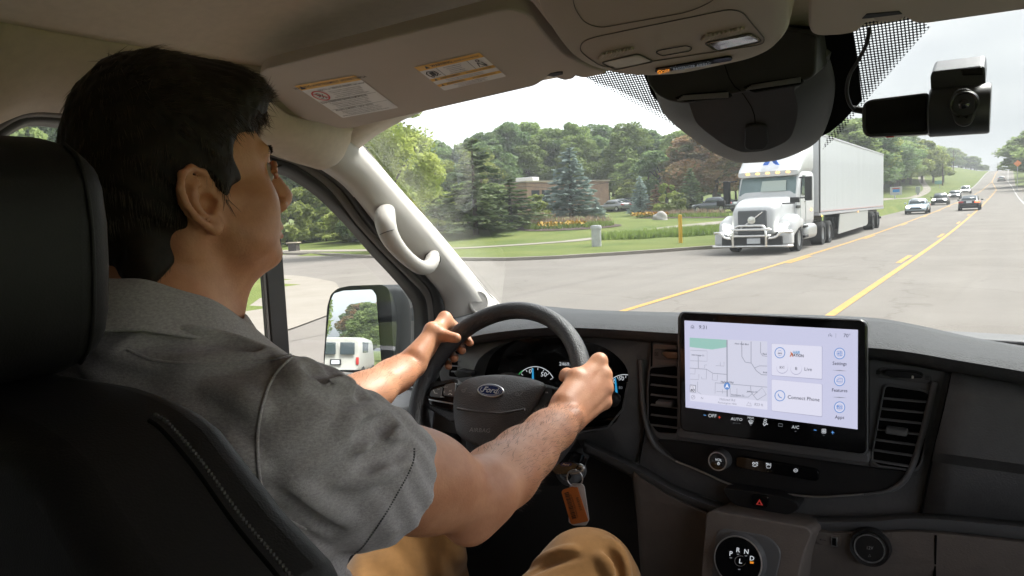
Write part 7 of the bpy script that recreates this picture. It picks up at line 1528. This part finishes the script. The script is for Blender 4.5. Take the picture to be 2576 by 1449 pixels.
hf = hair_field(); hme = hf.mesh('hair'); hair = pmesh('hair', hme, M_hair)
hv = np.empty(len(hme.vertices) * 3); hme.vertices.foreach_get('co', hv); hv = hv.reshape(-1, 3); hn = np.empty(len(hme.vertices) * 3); hme.vertices.foreach_get('normal', hn); hn = hn.reshape(-1, 3)
loc = (hv - np.array(HC)) @ np.array(HMn)
ok = np.where((np.linalg.norm(loc - np.array([0, -.012, .05]), axis=1) > .055) & ~((loc[:, 1] > .022) & (loc[:, 2] < .035)))[0]; pick = rg.choice(ok, 15000, replace=len(ok) < 15000)
L_ = loc[pick]; fl = np.stack([np.sign(L_[:, 0]) * .25, .9 * (L_[:, 2] > .07) * (L_[:, 1] > -.03) - .35 * (L_[:, 2] <= .07) - .8 * (L_[:, 1] <= -.03) * 0, -1.0 * (L_[:, 2] <= .09) - .9 * (L_[:, 1] <= -.04)], 1) + .16 * rg.normal(size=(len(pick), 3))
fw = fl @ np.array(HMn).T; nn = hn[pick]; fw = fw - nn * (fw * nn).sum(1)[:, None] * .9; fw /= np.linalg.norm(fw, axis=1)[:, None] + 1e-9
dr = fw + nn * rg.uniform(.02, .16, len(pick))[:, None]; dr /= np.linalg.norm(dr, axis=1)[:, None]
ln = rg.uniform(.010, .026, len(pick)) * np.where(L_[:, 2] < 0, .45, 1) * np.where((L_[:, 1] > .05) & (L_[:, 2] > .08), .95, 1)
strands('hair_locks', hv[pick] - nn * .002, dr, ln, .00042, mat('hair_highlight_strands', (.055, .033, .020), .42, spec=.45, vary=.6, vscale=120), .10, hair)  # strands a lighter brown than the scalp mass, painting in lit highlights
bpy.data.objects[hair.children[0].name].matrix_parent_inverse = Matrix.Identity(4)

# ---------------------------------------------------------------- shirt, trousers
M_shirt = bpy.data.materials.new('heather_grey_cotton'); M_shirt.use_nodes = True; _n = M_shirt.node_tree; _b = _n.nodes['Principled BSDF']; _b.inputs['Roughness'].default_value = .95; _b.inputs['Specular IOR Level'].default_value = .1; _b.inputs['Sheen Weight'].default_value = .25
_t = _n.nodes.new('ShaderNodeTexCoord'); _mp = _n.nodes.new('ShaderNodeMapping'); _mp.inputs['Scale'].default_value = (1, 1, 2.2); _x = _n.nodes.new('ShaderNodeTexNoise'); _x.inputs['Scale'].default_value = 300; _x.inputs['Detail'].default_value = 6; _x.inputs['Roughness'].default_value = .7
_r = _n.nodes.new('ShaderNodeValToRGB'); _r.color_ramp.elements[0].position = .35; _r.color_ramp.elements[1].position = .66; _r.color_ramp.elements[0].color = (.32, .295, .295, 1); _r.color_ramp.elements[1].color = (.50, .47, .465, 1)
_x2 = _n.nodes.new('ShaderNodeTexNoise'); _x2.inputs['Scale'].default_value = 700; _bp = _n.nodes.new('ShaderNodeBump'); _bp.inputs['Strength'].default_value = .4; _bp.inputs['Distance'].default_value = .0008
for a, b in ((_t.outputs['Object'], _mp.inputs['Vector']), (_mp.outputs['Vector'], _x.inputs['Vector']), (_t.outputs['Object'], _x2.inputs['Vector']), (_x.outputs['Fac'], _r.inputs['Fac']), (_r.outputs['Color'], _b.inputs['Base Color']), (_x2.outputs['Fac'], _bp.inputs['Height']), (_bp.outputs['Normal'], _b.inputs['Normal'])): _n.links.new(a, b)
HEMR = None
def sleeve(f, S_, E2, s, frac=.46):
    u = E2 - S_; h = S_ + u * frac
    f.chain([S_ + Vector((0, 0, .004)), S_ + u * .28 + Vector((0, 0, -.010)), h + Vector((0, 0, -.012))], [.068, .069, .066], .02); return h, u.normalized()
def shirt_field():
    f = Field((-1.03, .27, 1.02), (-.36, .70, 1.83), .003)
    f.ell((-.708, .455, 1.55), (.180, .130, .17), .05); f.ell((-.708, .43, 1.35), (.175, .145, .24), .06); f.ell((-.708, .45, 1.14), (.185, .165, .14), .05); f.ell((-.60, .378, 1.60), (.095, .062, .12), .05); f.ell((-.815, .378, 1.60), (.10, .065, .12), .05)
    nb = Vector((-.71, .385, 1.735))
    for s, S_ in ((1, SR), (-1, SL)): f.cap(nb + Vector((s * .04, -.005, .0)), S_ + Vector((-s * .030, -.005, .034)), .050, .042, .03)
    f.cap((-.705, .415, 1.67), (-.700, .430, 1.712), .100, .082, .035)
    hR, dR = sleeve(f, SR, ER, 1); hL, dL = sleeve(f, SL, EL, -1)
    def folds(X, Y, Z):
        d = 0
        for (p, q, am, wl, wd) in (((-.50, .44, 1.735), (.25, -.5, .83), .0040, .026, .075), ((-.485, .56, 1.60), (.1, .75, .65), .0034, .024, .075), ((-.52, .46, 1.60), (.2, .55, -.8), .0040, .034, .08), ((-.66, .33, 1.70), (.15, .1, .98), .0036, .030, .085), ((-.56, .36, 1.42), (.2, -.2, .95), .0030, .040, .10), ((-.60, .37, 1.27), (.3, .3, .9), .0045, .040, .10)):
            px, py, pz = X - p[0], Y - p[1], Z - p[2]; r2 = px * px + py * py + pz * pz; t = px * q[0] + py * q[1] + pz * q[2]
            d = d + am * np.sin(6.2832 * t / wl + 2.0 * np.sin((px - py + .4 * pz) * 28)) * np.exp(-r2 / (2 * wd * wd))
        return .6 * d + .0007 * np.sin(X * 90 + 2 * np.sin(Z * 60)) * np.sin(Y * 80 + Z * 50)
    f.displace(folds)
    g0_ = f.g.copy()
    # open neck and sleeve ends
    f.cap((-.703, .425, 1.76), (-.70, .44, 1.90), .070, .076, .0, True)
    for h, d_, s in ((hR, dR, 1), (hL, dL, -1)):
        sl, (X, Y, Z) = f.sub(np.array(h) - .13, np.array(h) + .13); dd = (X - h.x) * d_.x + (Y - h.y) * d_.y + (Z - h.z) * d_.z
        f.g[sl] = np.maximum(f.g[sl], dd.astype(np.float32)) if s > 0 else np.maximum(f.g[sl], dd.astype(np.float32))
        # hollow
        a = f.g[sl]; dist = np.maximum(-(dd + .03), 0); 
        f.cap(h - d_ * .035 + Vector((0, 0, -.010)), h + d_ * .02 + Vector((0, 0, -.012)), .057, .061, 0, True)
    return f, hR, dR
sf, hR, dR = shirt_field()
from mathutils.bvhtree import BVHTree
_keep = sf.g.copy(); _m0 = sf.mesh('cloth'); bvh0 = BVHTree.FromPolygons([v.co.copy() for v in _m0.vertices], [tuple(p.vertices) for p in _m0.polygons]); bpy.data.meshes.remove(_m0); sf.g = _keep
def crease(pts, r, up=True, k=.012, n=14):
    """a ridge or a valley pressed into the cloth along a line."""
    P = []
    for q in resample([Vector((a, b, 0)) for a, b in pts], n):
        h = bvh0.ray_cast(Vector(CAMP), Vector(ray(q.x, q.y)).normalized())
        if h[0] is not None and h[3] < 1.2: P.append((h[0], h[1]))
    for i in range(len(P) - 1):
        t = (i + .5) / n; w_ = max(math.sin(math.pi * t), .15) ** .6; (a, na), (b, nb_) = P[i], P[i + 1]
        if (a - b).length > .06: continue
        if up: sf.cap(a - na * r * .55, b - nb_ * r * .55, r * w_, r * w_, k)
        else: sf.cap(a + na * r * .62, b + nb_ * r * .62, r * w_, r * w_, k * .6, True)
for pts, r in (([(295, 872), (390, 848), (470, 846), (550, 851), (625, 870), (690, 890)], .0075), ([(430, 905), (500, 912), (600, 906), (700, 886)], .006), ([(762, 893), (778, 940), (818, 958), (880, 970)], .0075), ([(700, 905), (735, 935), (760, 975)], .005),
               ([(860, 1075), (905, 1058), (965, 1028)], .0075), ([(900, 1140), (960, 1118), (1012, 1092)], .007), ([(850, 1215), (930, 1190), (1030, 1158)], .006), ([(668, 1245), (725, 1285), (810, 1330)], .009), ([(735, 1215), (790, 1262), (870, 1310)], .007), ([(610, 1288), (675, 1300), (745, 1328)], .007), ([(520, 980), (600, 1000), (660, 1040)], .006), ([(560, 1100), (600, 1150), (660, 1180)], .006), ([(700, 1360), (760, 1372), (830, 1400)], .007)):
    crease(pts, r)
for pts, r in (([(300, 886), (390, 864), (480, 862), (560, 868), (640, 888)], .008), ([(800, 985), (850, 1000), (900, 1000)], .008), ([(885, 1098), (930, 1082), (985, 1060)], .0075), ([(880, 1168), (950, 1148), (1015, 1125)], .0075), ([(690, 1235), (750, 1280), (850, 1335)], .0085), ([(640, 1260), (700, 1300), (770, 1350)], .008), ([(780, 930), (800, 945), (830, 945)], .006)):
    crease(pts, r, False)
shirt = pmesh('shirt', sf.mesh('shirt'), M_shirt)
def ringpts(c, d, r, n=40, fz=1.0):
    x, y, d = basis(d); return [Vector(c) + (x * math.cos(6.2832 * k / n) + y * math.sin(6.2832 * k / n) * fz) * r for k in range(n + 1)]
# collar: a folded band round the neck
def collar_ring(rx, ry, z0, z1, n=72):
    P = []
    for k in range(n + 1):
        t = math.pi * (2 * k / n - 1) * .93; P.append(Vector((-.700 + rx * math.sin(t), .430 - ry * math.cos(t), z0 - (z0 - z1) * ((1 - math.cos(t)) / 2) ** 1.5 + .0012 * math.sin(9 * t + 1))))
    return P
bm = bmesh.new(); loft(bm, [collar_ring(.072, .078, 1.770, 1.670), collar_ring(.0745, .081, 1.811, 1.709), collar_ring(.079, .086, 1.8125, 1.7105), collar_ring(.090, .098, 1.800, 1.700), collar_ring(.108, .118, 1.772, 1.690), collar_ring(.1095, .1195, 1.7708, 1.689)], 90, smooth=False)
me = bpy.data.meshes.new('collar'); bm.to_mesh(me); bm.free(); o = pmesh('collar', me, M_shirt); solidify(o, .0035, 1); o.parent = shirt; o.matrix_parent_inverse = Matrix.Identity(4)
def stitch(name, P, r=.0011, proj_=None):
    bm = bmesh.new(); add_tube(bm, P, r, 5); me = bpy.data.meshes.new(name); bm.to_mesh(me); bm.free(); o = pmesh(name, me, M_shirt, 80); o.parent = shirt; o.matrix_parent_inverse = Matrix.Identity(4); return o
# seams laid on the cloth by casting from the eye
from mathutils.bvhtree import BVHTree
sme = shirt.data; bvh = BVHTree.FromPolygons([v.co.copy() for v in sme.vertices], [tuple(p.vertices) for p in sme.polygons])
def on_shirt(pts, lift=.0006, n=60):
    outp = []
    for q in resample([Vector((a, b, 0)) for a, b in pts], n):
        d = Vector(ray(q.x, q.y)).normalized(); hit = bvh.ray_cast(Vector(CAMP), d)
        if hit[0] is not None and hit[3] < 1.2: outp.append(hit[0] + hit[1] * lift)
    return outp
for nm, pts in (('armhole_seam', [(752, 888), (712, 920), (680, 965), (660, 1020), (650, 1080), (648, 1150), (655, 1210), (672, 1262), (712, 1300), (770, 1330)]), ('shoulder_seam', [(752, 888), (700, 902), (620, 912), (540, 916), (450, 914), (380, 905), (320, 880)])):
    P = on_shirt(pts)
    if len(P) > 4: stitch(nm, P, .0016)
hp_ = on_shirt([(1042, 1128), (1036, 1170), (1000, 1240), (955, 1315), (915, 1372), (893, 1392)], .0004, 90); bm = bmesh.new()
for k_ in range(0, len(hp_) - 1, 2):
    if (hp_[k_] - hp_[k_ + 1]).length < .02: add_tube(bm, [hp_[k_], hp_[k_ + 1]], .0009, 5)
me = bpy.data.meshes.new('hem_stitching'); bm.to_mesh(me); bm.free(); o = pmesh('hem_stitching', me, mat('dark_grey_thread', (.09, .09, .092), .9), 80); o.parent = shirt; o.matrix_parent_inverse = Matrix.Identity(4)
M_pants = mat('tan_chino', (.25, .125, .042), .9, spec=.15, vary=.10, vscale=60, bump=.5, bscale=800, bdist=.0006, sheen=.15)
def pants_field():
    f = Field((-1.02, .26, .80), (-.38, 1.16, 1.44), .0045)
    kR, kL = Vector((-.512, .925, 1.300)), Vector((-.835, .92, 1.285)); f.ell((-.71, .44, 1.10), (.19, .15, .11), .05)
    for s, k, hip, ank in ((1, kR, Vector((-.62, .46, 1.13)), Vector((-.50, 1.10, .82))), (-1, kL, Vector((-.80, .46, 1.13)), Vector((-.87, 1.12, .82)))):
        m = hip.lerp(k, .5); f.chain([hip, m, k], [.098, .086, .070], .04); f.chain([k, ank], [.070, .058], .03); f.ell(k + Vector((0, .010, .004)), (.064, .06, .064), .03)
    def fold(X, Y, Z):
        d = 0
        for (p, q, am, wl, wd) in (((-.80, .62, 1.24), (.5, .8, .2), .009, .05, .10), ((-.60, .60, 1.24), (-.5, .85, .1), .004, .05, .08), ((-.50, .96, 1.26), (.2, .2, .95), .0035, .035, .06), ((-.84, .90, 1.27), (.3, .8, .5), .004, .04, .07), ((-.50, 1.0, 1.20), (.1, .6, .8), .004, .04, .06)):
            px, py, pz = X - p[0], Y - p[1], Z - p[2]; t = px * q[0] + py * q[1] + pz * q[2]
            d = d + am * np.sin(6.2832 * t / wl + 2.2 * np.sin((px + py - pz) * 22)) * np.exp(-(px * px + py * py + pz * pz) / (2 * wd * wd))
        return d
    f.displace(fold); return f
pf_ = pants_field(); _keep = pf_.g.copy(); _m0 = pf_.mesh('cloth'); bvh0 = BVHTree.FromPolygons([v.co.copy() for v in _m0.vertices], [tuple(p.vertices) for p in _m0.polygons]); bpy.data.meshes.remove(_m0); pf_.g = _keep; sf = pf_
for pts, r in (([(1535, 1360), (1562, 1398), (1576, 1460)], .0045), ([(1508, 1400), (1530, 1425), (1542, 1460)], .004), ([(1290, 1445), (1370, 1402), (1440, 1384)], .0045), ([(985, 1455), (1055, 1402), (1112, 1352)], .010), ([(1040, 1455), (1090, 1412), (1132, 1378)], .009), ([(950, 1412), (1005, 1384), (1055, 1356)], .009)): crease(pts, r, True, .014)
for pts, r in (([(1522, 1385), (1546, 1412), (1558, 1460)], .0045), ([(1010, 1455), (1075, 1405), (1120, 1368)], .009), ([(970, 1432), (1030, 1392), (1080, 1360)], .009), ([(1320, 1452), (1395, 1413), (1455, 1400)], .004)): crease(pts, r, False, .014)
trousers = pmesh('trousers', pf_.mesh('trousers'), M_pants)
# hair on the forearms
bvb = BVHTree.FromPolygons([v.co.copy() for v in body.data.vertices], [tuple(p.vertices) for p in body.data.polygons])
rt, dr, ln = [], [], []
for E2, W_, s, n in ((ER, WR, 1, 1700), (EL, WL, -1, 1000)):
    w_ = W_ - E2; d = w_.normalized(); x, y, d = basis(d)
    for i in range(n):
        t = rg.uniform(.12, .98); a = rg.uniform(0, 6.283); o = E2 + w_ * t; r_ = x * math.cos(a) + y * math.sin(a); h = bvb.ray_cast(o + r_ * .12, -r_)
        if h[0] is None or (h[0] - o).length > .07: continue
        q = d * .9 + h[1] * .45 + Vector(rg.normal(size=3)) * .35; rt.append(h[0] - h[1] * .0004); dr.append(q.normalized()); ln.append(rg.uniform(.006, .014))
strands('arm_hair', rt, dr, ln, .00014, mat('brown_arm_hair', (.05, .028, .016), .5), .1)
# thumbnails
M_nail = mat('nail', (.62, .40, .32), .25)
for T2, T3, c, t, e in hand_info:
    d = (T3 - T2).normalized(); up2 = (WN - d * WN.dot(d)).normalized(); sd2 = d.cross(up2); q = T3 + up2 * .0086 - d * .001
    bm = bmesh.new(); V4 = [[bm.verts.new(q + d * (u * .0055) + sd2 * (v * .0055) - up2 * (.0022 * v * v + .0012 * max(u, 0) ** 2)) for v in np.linspace(-1, 1, 6)] for u in np.linspace(-1, 1, 6)]
    for i in range(5):
        for j in range(5): bm.faces.new((V4[i][j], V4[i][j + 1], V4[i + 1][j + 1], V4[i + 1][j]))
    me = bpy.data.meshes.new('nail'); bm.to_mesh(me); bm.free(); o = pmesh('nail', me, M_nail); solidify(o, .0008, 0)

# ================================================================ DASH CAMERA, KEY, TAGS
dc = thing('dash_camera', 'black dash camera with round lens stuck to the windscreen', 'dash camera', (0, 0, 0)); dcy = 1.08
M_dc = mat('dashcam_black', (.036, .039, .044), .42, spec=.45, bump=.12, bscale=800, bdist=.0005)
px_prism('camera_body', [(2167, 285), (2171, 260), (2188, 250), (2338, 231), (2340, 337), (2182, 345), (2169, 332)], on_y(dcy), .024, M_dc, dc, r=.007, bevel=.004, segs=3)
px_prism('rear_display', [(2178, 262), (2190, 256), (2330, 239), (2331, 330), (2186, 338), (2177, 330)], on_y(dcy - .001), .004, M_gloss, dc, r=.005, bevel=.0006)
a_, b_ = PY(2338, 284, dcy + .012), PY(2492, 272, dcy + .012); bm = bmesh.new(); add_tube(bm, [a_, a_.lerp(b_, .03), a_.lerp(b_, .97), b_], [.0285, .0305, .0305, .029], 40, up=(0, 1, 0)); bm_obj('camera_barrel', bm, M_dc, dc, smooth=40)
bm = bmesh.new()
for k in range(9):
    y_ = -.026 + k * .0058; p0_ = PY(2462, 222 + k * 11.2, dcy - .012 + .012 * abs(k - 4) / 4 * 1.2); p1_ = PY(2490, 220 + k * 11.2, dcy - .012 + .012 * abs(k - 4) / 4 * 1.2); add_tube(bm, [p0_, p1_], .0016, 6)
bm_obj('cooling_ribs', bm, M_dc, dc)
lp = on_y(dcy - .020); px_prism('lens_plate', [(2395, 240), (2408, 224), (2434, 221), (2452, 232), (2456, 262), (2453, 294), (2440, 314), (2420, 318), (2402, 310), (2394, 285)], lp, .014, M_dc, dc, r=.010, bevel=.002, segs=3)
lc = PY(2425, 262, dcy - .020)
for nm, pr, m in (('lens_ring', [(.0165, .002), (.0155, .0), (.0145, -.0018), (.0130, -.0005)], M_dc), ('lens_inner', [(.0130, .0), (.0090, .003), (.0070, .001)], M_gloss), ('lens_glass', [(.0070, .0012), (.0045, -.0012), (.0001, -.0018)], mat('lens_glass', (.01, .012, .02), .03, spec=.9))):
    bm = bmesh.new(); add_lathe(bm, pr, lc, (0, 1, .05), 36, caps=False); bm_obj(nm, bm, m, dc, smooth=50)
for x, y in ((2412, 292), (2432, 294)):
    bm = bmesh.new(); add_lathe(bm, [(.0018, 0), (.0001, -.0008)], PY(x, y, dcy - .0205), (0, 1, 0), 12, caps=False); bm_obj('led_dot', bm, M_gloss, dc)
px_prism('mount_block', [(2340, 192), (2346, 180), (2468, 166), (2478, 170), (2480, 216), (2450, 224), (2342, 234)], on_y(dcy + .004), .03, M_dc, dc, r=.005, bevel=.003, away=(0, .05, .02))
px_prism('mount_clip', [(2416, 174), (2470, 168), (2474, 188), (2420, 190)], on_y(dcy + .0025), .005, M_gloss, dc, r=.002, bevel=.001)
px_prism('record_button', [(2228, 343), (2248, 341), (2248, 344), (2228, 346)], on_y(dcy + .004), .010, M_inkr, dc, bevel=.0008)
bm = bmesh.new(); cb_ = [PY(a, b, y) for a, b, y in ((2170, 279, dcy + .008), (2152, 277, dcy + .006), (2138, 262, 1.07), (2130, 230, 1.06), (2137, 190, 1.04), (2160, 150, 1.02), (2180, 110, 1.0), (2187, 70, .985))]; add_tube(bm, resample(cb_, 50), .0024, 8)
for k in range(6): p = PY(2145 + k * 4.2, 274 + k * .8, dcy + .006); add_tube(bm, [p, p + Vector((.002, .0003, -.0003))], .0045, 10)
bm_obj('power_cable', bm, M_black, dc, smooth=60)
# key in the ignition, ring, tags
kf = thing('car_key', 'black key fob with a metal ring stuck in the ignition', 'key', (0, 0, 0)); KY = 1.06
px_prism('fob_body', [(1388, 1182), (1398, 1166), (1432, 1160), (1452, 1166), (1464, 1176), (1466, 1186), (1448, 1196), (1396, 1194)], on_y(KY), .035, M_gloss, kf, r=.006, bevel=.004, segs=3, away=(-.01, .035, .006))
bm = bmesh.new(); add_tube(bm, resample([PY(a, b, KY - .004) for a, b in ((1436, 1190), (1456, 1188), (1467, 1182), (1466, 1174), (1458, 1170))], 20), .0032, 10); bm_obj('fob_loop', bm, M_satin, kf, smooth=80)
bm = bmesh.new(); add_tube(bm, [PY(1405, 1180, KY + .02), igc], .007, 10); bm_obj('key_blade', bm, M_satin, kf)
D_ = Decal(on_y(KY), (0, -1, 0)); D_.ell((1424, 1168), 15, 5, mat('fob_blue', (.01, .02, .12), .2), 1); D_.text((1424, 1168), 4.5, 'Ford', M_satin, 2, 6, 1.3, .01, shear=.3); D_.build('fob_badge', kf)
rc = PY(1446, 1203, KY - .010); bm = bmesh.new(); add_tube(bm, [rc + Vector((.0125 * math.sin(6.2832 * k / 30), .004 * math.sin(6.2832 * k / 30), .0145 * math.cos(6.2832 * k / 30))) for k in range(31)], .0011, 8, caps=False); bm_obj('split_ring', bm, M_satin, kf, smooth=80)
M_wtag = mat('white_tag', (.62, .60, .58), .5); M_otag = mat('orange_tag', (.62, .17, .03), .45)
wt_ = px_prism('white_key_tag', [(1432, 1222), (1440, 1216), (1464, 1217), (1470, 1224), (1482, 1308), (1474, 1322), (1442, 1322), (1430, 1314)], on_y(KY + .001), .0015, M_wtag, kf, r=.003, bevel=.0004); wt_.parent = None; tag(wt_, 'plain white key tag hanging behind the orange one', 'key tag')
ot = px_prism('orange_key_tag', [(1412, 1238), (1416, 1232), (1446, 1222), (1452, 1226), (1479, 1308), (1478, 1312), (1440, 1320), (1435, 1316)], on_y(KY - .004), .0018, M_otag, kf, r=.002, bevel=.0004); ot.parent = None; tag(ot, 'orange key tag with a barcode hanging from the key ring', 'key tag')
D_ = Decal(on_y(KY - .004), (0, -1, 0)); u_ = Vector((25, 82)).normalized()
x = 0.0
for k in range(26):
    w_ = rnd.choice([1.0, 1.4, 2.2]); c0 = Vector((1420, 1240)) + u_ * (x); D_.poly([(c0.x, c0.y), (c0.x + 11, c0.y - 3), (c0.x + 11 + u_.x * w_, c0.y - 3 + u_.y * w_), (c0.x + u_.x * w_, c0.y + u_.y * w_)], M_ink, 1); x += w_ + rnd.choice([1.0, 1.6])
    if x > 68: break
for s, cx_, cy_, h, in (('318W898', 1458, 1267, 6.2), ('*1FTBW1YK2NKA0C015*', 1446, 1272, 4.0)): D_.text((cx_, cy_), h, s, M_ink, 2, -107, 1.0)
D_.build('tag_print', ot)

# ================================================================ AIR
hm = bpy.data.materials.new('thin_haze'); hm.use_nodes = True; _n = hm.node_tree; _n.nodes.remove(_n.nodes['Principled BSDF'])
_v = _n.nodes.new('ShaderNodeVolumePrincipled'); _v.inputs['Color'].default_value = (.93, .95, .97, 1); _v.inputs['Density'].default_value = .0008; _v.inputs['Anisotropy'].default_value = .1
_n.links.new(_v.outputs['Volume'], _n.nodes['Material Output'].inputs['Volume'])
bm = bmesh.new(); add_box(bm, (-50, 350, 24), (1430, 2000, 54)); o = bm_obj('haze', bm, hm, smooth=None); tag(o, kind='stuff')
